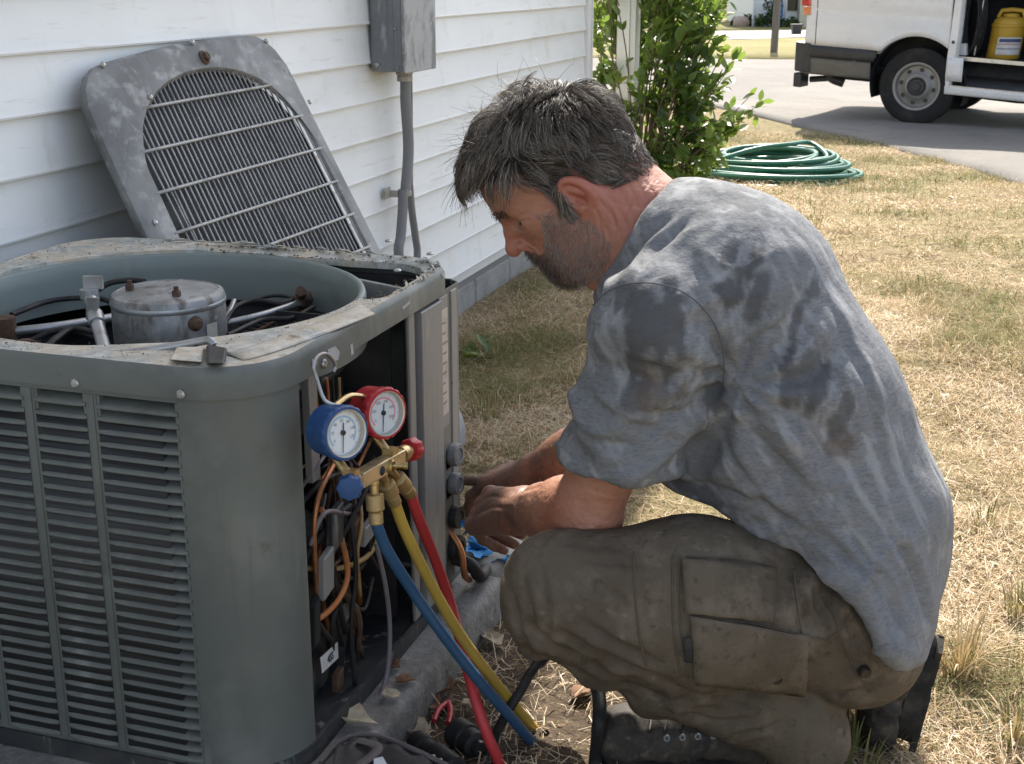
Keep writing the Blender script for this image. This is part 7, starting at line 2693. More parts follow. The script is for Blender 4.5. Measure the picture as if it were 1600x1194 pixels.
tag(link_mesh('stone', mesh_np('stone', V, Q), M['stone']), 'pale rounded stone at the far end of the concrete pad', 'stone')

# ---- crumpled blue cloth under the hands
M['blue_cloth'] = mat('blue_shop_cloth', (0.03, 0.19, 0.46), 0.7, layers=[(30, 4, 0.5, 0.7, (0.10, 0.33, 0.62), 0.7)], spec=0.3)
bc0 = np.array(at_z(776, 862, 0.085))
random.seed(31)


def crumple(u, v):
    p = np.array([[u * 5, v * 5, 1.3]])
    n1, n2, n3 = fbm(p, 201, 3)[0], fbm(p + 9, 203, 3)[0], fbm(p + 21, 205, 3)[0]
    return (bc0[0] - 0.055 + 0.11 * u + 0.018 * n1, bc0[1] - 0.03 + 0.06 * v + 0.018 * n2, 0.094 + 0.014 * n3 - 0.02 * u)


o = MB().grid(crumple, 26, 20).build('cloth', M['blue_cloth'], None, smooth=180)
tag(o, 'crumpled bright blue cloth on the stone under his hands', 'cloth')
p = at_x(725, 823, 0.875)
o = MB().grid(lambda u, v: (p[0] + 0.006 * math.sin(6 * v) + 0.004 * u, p[1] + 0.010 * (u - 0.5), p[2] + 0.024 * (v - 0.5) + 0.003 * math.sin(7 * u)), 5, 7).build('cloth', M['blue_cloth'], None, smooth=180)
tag(o, 'tiny blue scrap of cloth poking out beside the lowest black valve', 'cloth')

# ---- black cable by the knee
cab = spline([at_z(752, 1240, 0.02), at_z(768, 1165, 0.012), at_y(790, 1118, 1.72), at_y(812, 1082, 1.74), at_y(836, 1042, 1.78), at_y(868, 1015, 1.84), at_y(910, 1030, 1.84), at_y(934, 1080, 1.76), at_y(936, 1130, 1.70), at_z(930, 1196, 0.012), at_z(925, 1260, 0.012)], 10)
tag(MB().tube(cab, [0.0075] * 42 + [0.0105] * (len(cab) - 42), 12).build('cable', M['wire_black'], None, smooth=180), 'thick black cable looping on the ground under the bent knee', 'cable')

# ---- tool pouch at the foot of the cabinet
M['pouch'] = mat('black_nylon', (0.022, 0.02, 0.022), 0.65, layers=[(20, 5, 0.5, 0.7, (0.06, 0.055, 0.055), 0.7)], bump=[(500, 2, 0.4, 0.001), (30, 4, 0.5, 0.004)])
M['pouch_trim'] = mat('pouch_binding', (0.10, 0.085, 0.082), 0.6)
pz = at_z(590, 1190, 0.05)
bag = thing('tool_pouch', 'black fabric tool pouch with a white tag at the foot of the cabinet corner', 'tool pouch', tuple(at_z(590, 1215, 0.0)))
top = spline([at_z(502, 1196, 0.085), at_z(528, 1166, 0.085), at_z(560, 1152, 0.085), at_z(600, 1156, 0.08), at_z(650, 1176, 0.075), at_z(700, 1200, 0.06)], 6)
b = MB()
loops = []
for i, q in enumerate(top):
    q = np.array(q)
    s = np.array([0.03, -0.10, 0])
    wv = 0.004 * math.sin(i * 1.3)
    loops.append([q + np.array([-0.012, 0.012, -0.075]), q + np.array([-0.006, 0.008, -0.01 + wv]), q + np.array([0, 0, wv]), q + s * 0.25 + np.array([0, 0, 0.006]), q + s * 0.9 + np.array([0, 0, -0.008]), q + s * 1.3 + np.array([0, 0, -0.075])])
b.loft(loops)
b.build('pouch_body', M['pouch'], bag, smooth=50)
b = MB()
b.tube([np.array(q) + np.array([-0.002, 0.002, 0.002]) for q in top], 0.0042, 6)
b.build('binding', M['pouch_trim'], bag, smooth=60)
b = MB()
b.tube(spline([at_z(560, 1156, 0.094), at_z(590, 1166, 0.094), at_z(582, 1180, 0.092), at_z(560, 1196, 0.09)], 5), 0.007, 6, flat=0.3)
b.build('strap', M['pouch_trim'], bag, smooth=60)
b = MB()
tq = [at_z(584, 1186, 0.092), at_z(598, 1183, 0.092), at_z(606, 1197, 0.088), at_z(584, 1199, 0.088)]
b.add(tq, [(0, 1, 2, 3)])
tg_ = b.build('white_tag', M['paper'], bag)
tg_.modifiers.new('thickness', 'SOLIDIFY').thickness = 0.001
# socket and torch-like tools lying in front
tl = thing('black_flashlight', 'stubby black flashlight with a pale buckle lying on the dirt beside the pouch', 'flashlight', tuple(at_z(690, 1185, 0.0)))
a_, b2_ = np.array(at_z(650, 1158, 0.022)), np.array(at_z(712, 1204, 0.03))
d_ = b2_ - a_
b = MB()
b.lathe([(0.012, 0), (0.0185, 0.002), (0.0185, 0.026), (0.0155, 0.03), (0.0155, 0.05), (0.020, 0.054), (0.020, 0.11), (0.016, 0.114)], a_, d_, n=18)
b.build('handle', M['wire_black'], tl, smooth=35)
for (px, py, w__) in ((671, 1183, 0.008), (684, 1189, 0.006)):
    q = np.array(at_z(px, py, 0.050))
    MB().obox(q, (w__, 0.003, 0), (-0.0015, 0.004, 0), (0, 0, 0.002)).build('buckle', M['chrome'], tl, bevel=0.001)
sk = thing('black_socket_tool', 'short black cylinder tool lying on the dirt between the red hose and the pliers', 'tool', tuple(at_z(730, 1155, 0.0)))
a_, b2_ = np.array(at_z(712, 1142, 0.024)), np.array(at_z(752, 1172, 0.024))
b = MB()
b.lathe([(0.016, 0), (0.024, 0.003), (0.024, 0.030), (0.021, 0.033), (0.021, 0.052), (0.017, 0.055), (0.012, 0.056), (0.012, 0.066), (0.005, 0.067)], a_, b2_ - a_, n=20)
b.build('barrel', M['wire_black'], sk, smooth=35)
pr_ = thing('pliers', 'small pliers with red handles lying on the dirt near the pad', 'pliers', tuple(at_z(708, 1120, 0.0)))
h0 = np.array(at_z(700, 1098, 0.014))
for sx in (-1, 1):
    b = MB()
    b.tube(spline([h0 + np.array([0, 0, 0]), h0 + np.array([0.006 + 0.010 * sx, -0.030, 0.004]), h0 + np.array([0.012 + 0.012 * sx, -0.062, 0.002])], 6), [0.0055 - 0.0001 * k for k in range(13)], 8)
    b.build('handle', M['gauge_red'], pr_, smooth=60)
b = MB()
b.lathe([(0.009, 0), (0.009, 0.006), (0.006, 0.007)], h0 + np.array([0, 0, -0.003]), (0, 0, 1), n=12)
b.tube([h0, h0 + np.array([-0.006, 0.030, 0.0])], [0.008, 0.003], 8, flat=0.6)
b.build('jaw', M['rust'], pr_, smooth=50)

# ================================================================== GARDEN HOSE
M['hose_green'] = mat('green_hose', (0.020, 0.135, 0.085), 0.38, layers=[(6, 4, 0.5, 0.7, (0.05, 0.20, 0.14), 0.6), (30, 4, 0.62, 0.74, (0.2, 0.24, 0.19), 0.4)], coat=0.15)
hc = on_ground(1207, 274)
rng = np.random.default_rng(8)
pts = []
nl = 15
ph = 0.3
for k in range(nl * 14):
    t = k / 14
    lay = t / nl
    r = 0.56 - 0.20 * lay + 0.050 * math.sin(t * 2.4) + 0.03 * math.sin(t * 5.1 + 1)
    ox_, oy_ = 0.05 * math.sin(t * 0.9) - 0.02, 0.05 * math.cos(t * 1.3)
    zz = 0.016 + 0.18 * lay * (0.75 + 0.25 * math.sin(2 * PI * t + 0.8)) + 0.014 * math.sin(2 * PI * t * 1.03 + t)
    a = 2 * PI * t + ph
    x, y = hc[0] + ox_ + r * math.cos(a), hc[1] + oy_ + r * 0.96 * math.sin(a)
    pts.append((x, y, float(gz(x, y)) + max(0.014, zz)))
l_ = pts[-1]
q0 = np.array(l_)
for (dx, dy, dz) in ((0.22, 0.22, 0.03), (0.10, 0.02, 0.045), (-0.10, -0.18, 0.02), (-0.34, -0.32, -0.10), (-0.55, -0.38, -0.22)):
    pts.append((hc[0] + dx, hc[1] + dy, float(gz(hc[0], hc[1])) + 0.185 + dz * 0.6))
pre = [(hc[0] - 0.75, hc[1] - 0.62, float(gz(hc[0] - 0.7, hc[1] - 0.6)) + 0.016), (hc[0] - 0.45, hc[1] - 0.62, float(gz(hc[0], hc[1])) + 0.016), (hc[0] + 0.0, hc[1] - 0.66, float(gz(hc[0], hc[1])) + 0.016), (hc[0] + 0.46, hc[1] - 0.40, float(gz(hc[0], hc[1])) + 0.016)]
hose_thing = tag(MB().tube(spline(pre + pts, 4), 0.0150, 9).build('garden_hose', M['hose_green'], None, smooth=180), 'green garden hose coiled in a heap on the dry lawn beside the shrub', 'garden hose')

# ================================================================== SHRUB
M['leaf'] = mat('shrub_leaf', (0.06, 0.115, 0.03), 0.38, spec=0.5, trans=((0.26, 0.38, 0.06), 0.42))
attr_ramp(M['leaf'], 'tone', [(0.0, (0.028, 0.06, 0.018)), (0.4, (0.06, 0.115, 0.03)), (0.75, (0.10, 0.17, 0.042)), (0.94, (0.17, 0.23, 0.06)), (1.0, (0.42, 0.37, 0.05))])
M['bark'] = mat('shrub_stem', (0.12, 0.085, 0.055), 0.85, layers=[(40, 4, 0.5, 0.7, (0.2, 0.16, 0.11), 0.6)])
bb_ = np.array([0.10, 6.62])
bz = float(gz(*bb_))
bush = thing('shrub', 'leafy green shrub with long sprigs at the house corner by the white post', 'shrub', (bb_[0], bb_[1], bz))
rng = np.random.default_rng(17)
stems, tips = MB(), []
lp, ld = [], []
DEPTH_B = 6.75
targets = []
# crown outline in the view, turned into places round the shrub
for k in range(440):
    for _ in range(50):
        px, py = rng.uniform(922, 1150), rng.uniform(-120, 305)
        c = (1 - (abs(px - 1030) / 112) ** 2.6) - max(0, (py - 235) / 95) ** 2 - max(0, (-40 - py) / 110) ** 2
        if c > rng.uniform(0, 0.35):
            break
    yy = bb_[1] + 0.02 + rng.normal(0, 0.17)
    if py < 120 and 948 < px < 1014:
        yy = 6.95 + abs(rng.normal(0, 0.1))
    targets.append(at_y(px, py, yy))
for (px, py) in ((1190, 160), (1182, 180), (1160, 76), (1150, 92), (1166, 195), (1172, 150), (1140, 130), (1150, 185), (1128, 60), (1112, 18), (1130, 214), (1118, 232), (1145, 165), (1060, -60), (1085, -40), (1100, 5)):
    targets.append(at_y(px, py, bb_[1] + rng.normal(-0.05, 0.06)))
for k, tg in enumerate(targets):
    tg = np.array(tg)
    root = np.array([bb_[0] + rng.normal(0, 0.05), bb_[1] + rng.normal(0, 0.05), bz])
    # long-distance stem only for some; short twigs for the rest
    if k % 9 == 0 or k >= 440:
        mid_ = root * 0.45 + tg * 0.55 + np.array([0, 0, 0.06]) + rng.normal(0, 0.03, 3)
        P = spline([root, mid_, tg], 7)
        stems.tube(P, np.linspace(0.006, 0.0014, len(P)), 5)
        src = P[len(P) // 2:]
    else:
        a = tg + (root + np.array([0, 0, 0.5]) - tg) * 0.22 + rng.normal(0, 0.02, 3)
        P = spline([a, (a + tg) / 2 + rng.normal(0, 0.012, 3), tg], 4)
        stems.tube(P, np.linspace(0.003, 0.001, len(P)), 4)
        src = P
    nlf = 9 if k < 440 else 13
    for i in range(nlf):
        q = np.array(src[rng.integers(0, len(src))]) + rng.normal(0, 0.010, 3)
        dd = (np.array(src[-1]) - np.array(src[0]))
        dd = dd / max(np.linalg.norm(dd), 1e-6) + rng.normal(0, 0.75, 3) + np.array([0, 0, 0.15])
        lp.append(q)
        ld.append(dd / np.linalg.norm(dd))
stems.build('stems', M['bark'], bush, smooth=60)
lp, ld = np.array(lp), np.array(ld)
# a leaf: pointed oval folded along its rib
_t = np.array([0, 0.18, 0.42, 0.68, 0.88, 1.0])
_w = np.array([0.03, 0.30, 0.42, 0.34, 0.15, 0.0])
LV = []
for t, w in zip(_t, _w):
    cz = -0.10 * t * t
    LV += [(t, -w * 0.62, cz + 0.10 * w), (t, 0, cz - 0.02), (t, w * 0.62, cz + 0.10 * w)]
LV = np.array(LV)
LF = []
for i in range(len(_t) - 1):
    a = i * 3
    LF += [(a, a + 3, a + 4, a + 1), (a + 1, a + 4, a + 5, a + 2)]
LF = np.array(LF)


def leaf_frames(d, rng):
    up = np.tile(np.array([0.05, -0.25, 1.0]), (len(d), 1)) + rng.normal(0, 0.45, d.shape)
    s = np.cross(up, d)
    s /= np.maximum(np.linalg.norm(s, axis=1), 1e-6)[:, None]
    n = np.cross(d, s)
    return s, n


ls, ln = leaf_frames(ld, rng)
lsz = rng.uniform(0.042, 0.078, len(lp)) * np.where(rng.random(len(lp)) < 0.15, 1.25, 1)
tone = np.clip(rng.normal(0.42, 0.20, len(lp)) + 0.25 * fbm(lp * 7, 211, 2), 0, 0.93)
tone[rng.random(len(lp)) < 0.012] = 1.0
depth = (lp - CAM) @ _f
order = np.argsort(depth + rng.normal(0, 0.02, len(lp)))
singles = order[:300]
variants = []
for k in range(6):
    me = mesh_np('leaf', LV * 1.0, LF)
    point_attr(me, 'tone', np.full(len(LV), [0.15, 0.3, 0.42, 0.55, 0.7, 0.85][k]))
    me.materials.append(M['leaf'])
    variants.append(me)
for i in singles:
    k = int(np.argmin(np.abs(np.array([0.15, 0.3, 0.42, 0.55, 0.7, 0.85]) - tone[i])))
    o = bpy.data.objects.new('leaf', variants[k])
    C.objects.link(o)
    o.parent = bush
    R_ = Matrix((Vector(ld[i]), Vector(ls[i]), Vector(ln[i]))).transposed().to_4x4()
    R_.translation = Vector(lp[i]) - Vector(bush.location)
    o.matrix_local = R_ @ Matrix.Scale(float(lsz[i]), 4)
rest = order[300:]


def leaf_cloud(name, P, D, S, Nn, Z, tn, m, parent):
    V = P[:, None] + Z[:, None, None] * (D[:, None] * LV[None, :, 0:1] + S[:, None] * LV[None, :, 1:2] + Nn[:, None] * LV[None, :, 2:3])
    Fq = (LF[None] + (np.arange(len(P)) * len(LV))[:, None, None]).reshape(-1, 4)
    me = mesh_np(name, V.reshape(-1, 3), Fq)
    point_attr(me, 'tone', np.repeat(tn, len(LV)))
    o = link_mesh(name, me, m, parent)
    o['kind'] = 'stuff'
    return o


leaf_cloud('foliage', lp[rest], ld[rest], ls[rest], ln[rest], lsz[rest], tone[rest], M['leaf'], bush)

# ---- small plant at the back corner of the cabinet
wp = on_ground(748, 560)
weed = thing('weed', 'low dark green weed growing behind the cabinet corner in the shaded grass', 'plant', tuple(wp))
rng = np.random.default_rng(5)
for k in range(13):
    a = rng.uniform(0, 2 * PI)
    d = np.array([math.cos(a), math.sin(a), rng.uniform(0.2, 0.9)])
    d /= np.linalg.norm(d)
    o = bpy.data.objects.new('leaf', variants[rng.integers(1, 4)])
    C.objects.link(o)
    o.parent = weed
    s = np.cross([0, 0, 1], d)
    s /= np.linalg.norm(s)
    n = np.cross(d, s)
    R_ = Matrix((Vector(d), Vector(s), Vector(n))).transposed().to_4x4()
    R_.translation = Vector((rng.uniform(-0.05, 0.05), rng.uniform(-0.05, 0.05), rng.uniform(0.0, 0.025)))
    o.matrix_local = R_ @ Matrix.Scale(rng.uniform(0.04, 0.075), 4)

# ================================================================== FALLEN LEAVES
M['dead_leaf'] = mat('dead_leaf_brown', (0.24, 0.13, 0.07), 0.8, layers=[(40, 4, 0.45, 0.65, (0.12, 0.065, 0.04), 0.8)], bump=[(120, 3, 0.4, 0.002)], trans=((0.3, 0.16, 0.06), 0.15))
M['pale_leaf'] = mat('dead_leaf_pale', (0.50, 0.42, 0.30), 0.8, layers=[(40, 4, 0.45, 0.65, (0.34, 0.27, 0.18), 0.8)], bump=[(120, 3, 0.4, 0.002)])
M['bleached_leaf'] = mat('bleached_scrap', (0.66, 0.60, 0.48), 0.8, layers=[(40, 4, 0.5, 0.7, (0.48, 0.4, 0.28), 0.7)])
random.seed(12)


def dead_leaf(px, py, z, size, label, m, curl=1.0):
    p = at_z(px, py, z) if z is not None else on_ground(px, py)
    n = 14
    a0 = random.uniform(0, 6)
    ring, mid_r = [], []
    ph = random.uniform(0, 6)
    for k in range(n):
        t = 2 * PI * k / n
        r = size * (0.62 + 0.26 * math.cos(t) + 0.13 * math.sin(5 * t + ph) + random.uniform(-0.06, 0.06))
        x, y = r * math.cos(t), 0.62 * r * math.sin(t)
        h = curl * size * (0.26 * abs(math.sin(t)) ** 1.5 + 0.15 * random.random()) + 0.003
        ring.append((x, y, h))
        mid_r.append((x * 0.5, y * 0.5, curl * size * 0.05 + 0.003 + (0.02 * size * (k % 2))))
    ca_, sa_ = math.cos(a0), math.sin(a0)
    tr_ = lambda q: (q[0] * ca_ - q[1] * sa_, q[0] * sa_ + q[1] * ca_, q[2])
    b = MB()
    b.add([tr_(q) for q in ring] + [tr_(q) for q in mid_r] + [(0, 0, 0.002)],
          [(k, (k + 1) % n, n + (k + 1) % n, n + k) for k in range(n)] + [(n + k, n + (k + 1) % n, 2 * n) for k in range(n)])
    o = b.build('fallen_leaf', M[m], None, smooth=60)
    o.location = tuple(float(v) for v in p)
    o.modifiers.new('thickness', 'SOLIDIFY').thickness = 0.0008
    return tag(o, label, 'leaf', 'fallen leaves')


for (px, py, z, s, lab, m_) in [
    (616, 1045, 0.078, 0.030, 'reddish brown dead leaf lying on the concrete pad beside the grey cable', 'dead_leaf'),
    (628, 1068, 0.078, 0.026, 'smaller reddish dead leaf just in front of the other one on the pad', 'dead_leaf'),
    (604, 1090, 0.078, 0.026, 'pale tan dead leaf on the pad between the cable and the reddish leaves', 'pale_leaf'),
    (545, 1128, 0.080, 0.045, 'large curled tan leaf on the pad at the cabinet corner above the pouch', 'pale_leaf'),
    (700, 1078, 0.012, 0.045, 'big crumpled brown leaf on the dirt left of the red hose', 'dead_leaf'),
    (672, 1100, 0.012, 0.036, 'curled brown leaf on the dirt against the pad side', 'dead_leaf'),
    (652, 1150, 0.012, 0.050, 'long pale leaf on the dirt between the pad and the pouch', 'pale_leaf'),
    (762, 1000, 0.010, 0.040, 'pale brown leaf on the dirt between the yellow hose and his knee', 'pale_leaf'),
    (738, 1108, 0.010, 0.030, 'light crumpled leaf on the dirt just right of the red hose', 'pale_leaf'),
    (903, 1090, 0.010, 0.034, 'brown leaf on the dirt in front of the boot toe', 'dead_leaf'),
    (856, 540, None, 0.030, 'rust brown leaf in the shaded grass left of his sleeve', 'dead_leaf'),
    (735, 725, None, 0.034, 'orange tan leaf in the grass beside the topmost valve', 'pale_leaf'),
    (758, 700, None, 0.028, 'brown leaf in the shaded grass above his hands', 'dead_leaf'),
    (1436, 516, None, 0.030, 'bleached leaf scrap on the sunny lawn nearest to his back', 'bleached_leaf'),
    (1531, 540, None, 0.024, 'bleached leaf scrap near the right edge of the sunny lawn', 'bleached_leaf'),
    (1478, 622, None, 0.024, 'bleached leaf scrap on the sunny lawn in line with his belt height', 'bleached_leaf'),
    (1484, 310, None, 0.030, 'white scrap on the lawn below the driveway edge', 'bleached_leaf'),
    (1498, 280, None, 0.036, 'dark dead leaf on the lawn at the driveway edge', 'dead_leaf'),
]:
    dead_leaf(px, py, z, s, lab, m_)

# ================================================================== ACROSS THE STREET
M['far_lawn'] = mat('far_lawn', (0.22, 0.20, 0.085), 0.95, layers=[(0.35, 4, 0.42, 0.62, (0.30, 0.25, 0.13), 0.8), (1.6, 5, 0.5, 0.68, (0.13, 0.15, 0.055), 0.7), (14, 4, 0.5, 0.7, (0.33, 0.29, 0.17), 0.5)], bump=[(12, 4, 0.6, 0.05)], spec=0.1)
G = on_ground
strip('verge', [G(*p) for p in [(500, 93), (900, 93.5), (1110, 95), (1240, 96), (1600, 101), (2300, 113)]], [G(*p) for p in [(500, 66), (900, 64.5), (1180, 62), (1260, 60), (1500, 58), (2300, 56)]], M['far_lawn'], 0.012, 40, 8)
strip('far_lawn', [G(*p) for p in [(300, 53), (1000, 51), (1180, 49.5), (1260, 48.5), (1500, 47.5), (2300, 46.5)]], [G(*p) for p in [(300, 6), (1000, 6), (1180, 6), (1260, 6), (1500, 6), (2300, 6)]], M['far_lawn'], 0.02, 40, 10)
M['post_wood'] = mat('grey_wood_post', (0.14, 0.125, 0.11), 0.85, layers=[((30, 30, 2), 4, 0.45, 0.65, (0.22, 0.2, 0.18), 0.7)])
pb = G(1209, 83)
dd_ = (pb - CAM) @ _f
wpx = dd_ / F_PX
post_ = thing('wooden_post', 'tall grey wooden post on the verge left of the van', 'post', tuple(pb))
b = MB()
b.loft([[pb + np.array([sx * wpx * 5.2, sy * wpx * 5.2, 0]) + np.array([0.012 * z, 0, z - 0.1]) for sx, sy in ((-1, -1), (1, -1), (1, 1), (-1, 1))] for z in (0, 1.2, 2.6)])
b.build('shaft', M['post_wood'], post_, bevel=0.01)
b = MB()
b.obox(pb + np.array([0.03, -wpx * 6, 2.0]), (0.08, 0, 0), (0, 0.012, 0), (0, 0, 0.05))
b.build('plate', M['galv'], post_)
# neighbour's house
hb0 = G(1176, 42)
hd = (hb0 - CAM) @ _f
u1 = hd / F_PX
nh_ = thing('house', "neighbour's pale house with a dark door far across the street", 'house', tuple(hb0))
M['far_siding'] = mat('far_siding', (0.70, 0.71, 0.71), 0.6)
M['far_cream'] = mat('far_cream', (0.52, 0.50, 0.37), 0.7)
hxv, hyv = hr, hf


def fp(dx, dz, dy=0.0):
    """dx pixels to the right, dz metres up, dy metres away"""
    return hb0 + hxv * dx * u1 + hyv * dy + vz * dz


HH = 3.0
b = MB()
b.hexa([fp(0, -0.5), fp(150, -0.5), fp(150, -0.5, 8), fp(0, -0.5, 8), fp(0, HH), fp(150, HH), fp(150, HH, 8), fp(0, HH, 8)])
b.build('wall', M['far_siding'], nh_)
zz = 0.0
k = 0
while zz < HH - 0.05:
    b = MB()
    b.hexa([fp(0.4, zz, -0.03), fp(24, zz, -0.03), fp(24, zz, -0.002), fp(0.4, zz, -0.002), fp(0.4, zz + 0.19, -0.012), fp(24, zz + 0.19, -0.012), fp(24, zz + 0.19, -0.002), fp(0.4, zz + 0.19, -0.002)])
    b.build('siding_board', M['far_siding'], nh_)
    zz += 0.2
b = MB()
b.hexa([fp(68, -0.3, -0.6), fp(150, -0.3, -0.6), fp(150, -0.3, -0.01), fp(68, -0.3, -0.01), fp(68, HH, -0.6), fp(150, HH, -0.6), fp(150, HH, -0.01), fp(68, HH, -0.01)])
b.build('porch_wall', M['far_cream'], nh_)
for (x0, x1, z0, z1, nm, m_) in ((52, 67, 0.72, 2.6, 'door', 'window_glass'), (49.5, 51.5, 0.1, 2.9, 'door_frame', 'far_siding'), (36, 44, 1.1, 2.2, 'window', 'window_glass'), (-2, 0.3, -0.2, 3.0, 'corner_trim', 'trim')):
    b = MB()
    b.hexa([fp(x0, z0, -0.10), fp(x1, z0, -0.10), fp(x1, z0, -0.005), fp(x0, z0, -0.005), fp(x0, z1, -0.10), fp(x1, z1, -0.10), fp(x1, z1, -0.005), fp(x0, z1, -0.005)])
    b.build(nm, M[m_], nh_)
b = MB()
b.hexa([fp(-12, HH, -0.8), fp(160, HH, -0.8), fp(160, HH + 2.2, 4), fp(-12, HH + 2.2, 4), fp(-12, HH + 0.15, -0.8), fp(160, HH + 0.15, -0.8), fp(160, HH + 2.35, 4), fp(-12, HH + 2.35, 4)])
b.hexa([fp(-12, HH + 2.2, 4.01), fp(160, HH + 2.2, 4.01), fp(160, HH, 8.8), fp(-12, HH, 8.8), fp(-12, HH + 2.35, 4.01), fp(160, HH + 2.35, 4.01), fp(160, HH + 0.15, 8.8), fp(-12, HH + 0.15, 8.8)])
b.build('roof', M['roof'], nh_)
# blue barrel, boulder and planting along that house
M['far_blue'] = mat('blue_plastic_far', (0.05, 0.14, 0.32), 0.5)
p = fp(34, 0.0, -0.5)
b = MB()
b.lathe([(0.24, 0), (0.26, 0.03), (0.26, 0.5), (0.28, 0.52), (0.28, 0.56), (0.26, 0.58), (0.26, 1.05), (0.22, 1.12), (0.1, 1.14)], p, (0, 0, 1), n=14)
tag(b.build('barrel', M['far_blue'], None, smooth=40), "blue barrel standing against the neighbour's house wall", 'barrel')
M['boulder'] = mat('pinkish_boulder', (0.42, 0.32, 0.26), 0.9, layers=[(3, 4, 0.45, 0.65, (0.28, 0.22, 0.19), 0.7)])
p = G(1158, 42)
b = MB()
b.ball(p + np.array([0, 0, 0.18]), 0.42, 12, 8, noise=0.10, sc=(0.95, 0.8, 0.72))
tag(b.build('boulder', M['boulder'], None, smooth=40), "pinkish boulder on the lawn left of the neighbour's house", 'boulder')
M['far_leaf'] = mat('far_foliage', (0.05, 0.09, 0.03), 0.6, spec=0.2, trans=((0.10, 0.16, 0.03), 0.25))
attr_ramp(M['far_leaf'], 'tone', [(0.0, (0.018, 0.036, 0.014)), (0.5, (0.045, 0.075, 0.025)), (1.0, (0.10, 0.145, 0.042))])
rng = np.random.default_rng(77)


def clump(c, rad, n, size, tone0, m, name, parent, bumps=9):
    """leaf-sized faces gathered in uneven clusters through a crown"""
    c = np.array(c, float)
    rad = np.array(rad, float)
    cen = rng.normal(0, 1, (bumps, 3))
    cen = cen / np.linalg.norm(cen, axis=1)[:, None] * rng.uniform(0.25, 0.85, (bumps, 1))
    w = rng.integers(0, bumps, n)
    d = rng.normal(0, 1, (n, 3))
    d = d / np.linalg.norm(d, axis=1)[:, None] * rng.uniform(0.1, 0.46, (n, 1))
    P = c + (cen[w] + d) * rad
    D = rng.normal(0, 1, (n, 3))
    D /= np.linalg.norm(D, axis=1)[:, None]
    S = np.cross(D, rng.normal(0, 1, (n, 3)))
    S /= np.linalg.norm(S, axis=1)[:, None]
    Nn = np.cross(D, S)
    tn = np.clip(tone0 + rng.normal(0, 0.16, n) + 0.18 * rng.normal(0, 1, bumps)[w], 0, 1)
    Z = rng.uniform(0.6, 1.3, n) * size
    Lq = np.array([(0, 0, 0), (0.5, -0.32, 0.06), (1, 0, 0), (0.5, 0.32, 0.06)])
    V = P[:, None] + Z[:, None, None] * (D[:, None] * Lq[None, :, 0:1] + S[:, None] * Lq[None, :, 1:2] + Nn[:, None] * Lq[None, :, 2:3])
    Fq = (np.array([[0, 1, 2, 3]])[None] + (np.arange(n) * 4)[:, None, None]).reshape(-1, 4)
    me = mesh_np(name, V.reshape(-1, 3), Fq)
    point_attr(me, 'tone', np.repeat(tn, 4))
    return link_mesh(name, me, m, parent)


def tree(px, py, h, wd, label, n=1400, tone0=0.4, trunk=0.12, low=0.25, away=None):
    p = G(px, py)
    if away:
        p = p + hf * away
        p[2] = float(gz(p[0], p[1]))
    t = thing('tree', label, 'tree', tuple(p))
    b = MB()
    b.tube(spline([p - vz * 0.2, p + vz * h * 0.3 + hr * 0.1, p + vz * h * 0.75], 5), np.linspace(trunk, trunk * 0.35, 11), 8)
    for k in range(5):
        a = rng.uniform(0, 6.28)
        q = p + vz * h * rng.uniform(0.3, 0.6)
        b.tube([q, q + np.array([math.cos(a), math.sin(a), 0.9]) * wd * 0.4], [trunk * 0.4, trunk * 0.12], 5)
    b.build('trunk', M['bark'], t, smooth=60)
    clump(p + vz * h * (low + (1 - low) / 2), (wd / 2, wd / 2, h * (1 - low) / 2), n, max(0.12, wd * 0.06), tone0, M['far_leaf'], 'crown', t, 16)


def shrub(px, py, w, h, label, tone0, n=260, m=None):
    p = G(px, py)
    t = thing('shrub', label, 'shrub', tuple(p))
    b = MB()
    b.tube([p - vz * 0.05, p + vz * h * 0.5], [0.03, 0.012], 5)
    b.build('stem', M['bark'], t)
    clump(p + vz * h * 0.5, (w / 2, w / 2, h / 2), n, 0.13, tone0, M['far_leaf'], 'foliage', t, 9)


shrub(1149, 41, 0.5, 0.45, 'low dark shrub left of the pinkish boulder', 0.2)
shrub(1171, 41.5, 0.65, 0.62, 'round dark shrub right of the pinkish boulder', 0.15)
shrub(1187, 42.5, 0.6, 0.65, "pale green shrub at the corner of the neighbour's white wall", 0.75)
shrub(1200, 43.0, 0.85, 1.35, "tall dark shrub in front of the neighbour's white wall", 0.25, 420)
shrub(1213, 43.5, 0.6, 1.3, 'narrow dark shrub just right of the tall one by the wooden post', 0.3)
shrub(1229, 43.0, 0.9, 0.40, "low grey green planting under the neighbour's dark door", 0.6)
shrub(1241, 45.0, 0.7, 0.55, 'dark clipped shrub beside the van tail lamp', 0.2)
M['bin'] = mat('dark_bin', (0.03, 0.03, 0.032), 0.6)
p = G(1244, 54)
b = MB()
b.loft([[p + hr * sx * w + hf * sy * w + vz * z for sx, sy in ((-1, -1), (1, -1), (1, 1), (-1, 1))] for w, z in ((0.16, 0), (0.20, 0.36), (0.22, 0.37), (0.22, 0.41))])
tag(b.build('planter', M['bin'], None, bevel=0.01), 'square black planter by the far kerb next to the van bumper', 'planter')
p = G(1066, 44)
b = MB()
b.loft([[p + hr * sx * w + hf * sy * w + vz * z for sx, sy in ((-1, -1), (1, -1), (1, 1), (-1, 1))] for w, z in ((0.17, 0), (0.20, 0.85), (0.24, 0.86), (0.22, 0.98), (0.12, 1.02))])
tag(b.build('bin', M['bin'], None, bevel=0.01), 'dark upright bin on the far lawn seen past the shrub tips', 'bin')
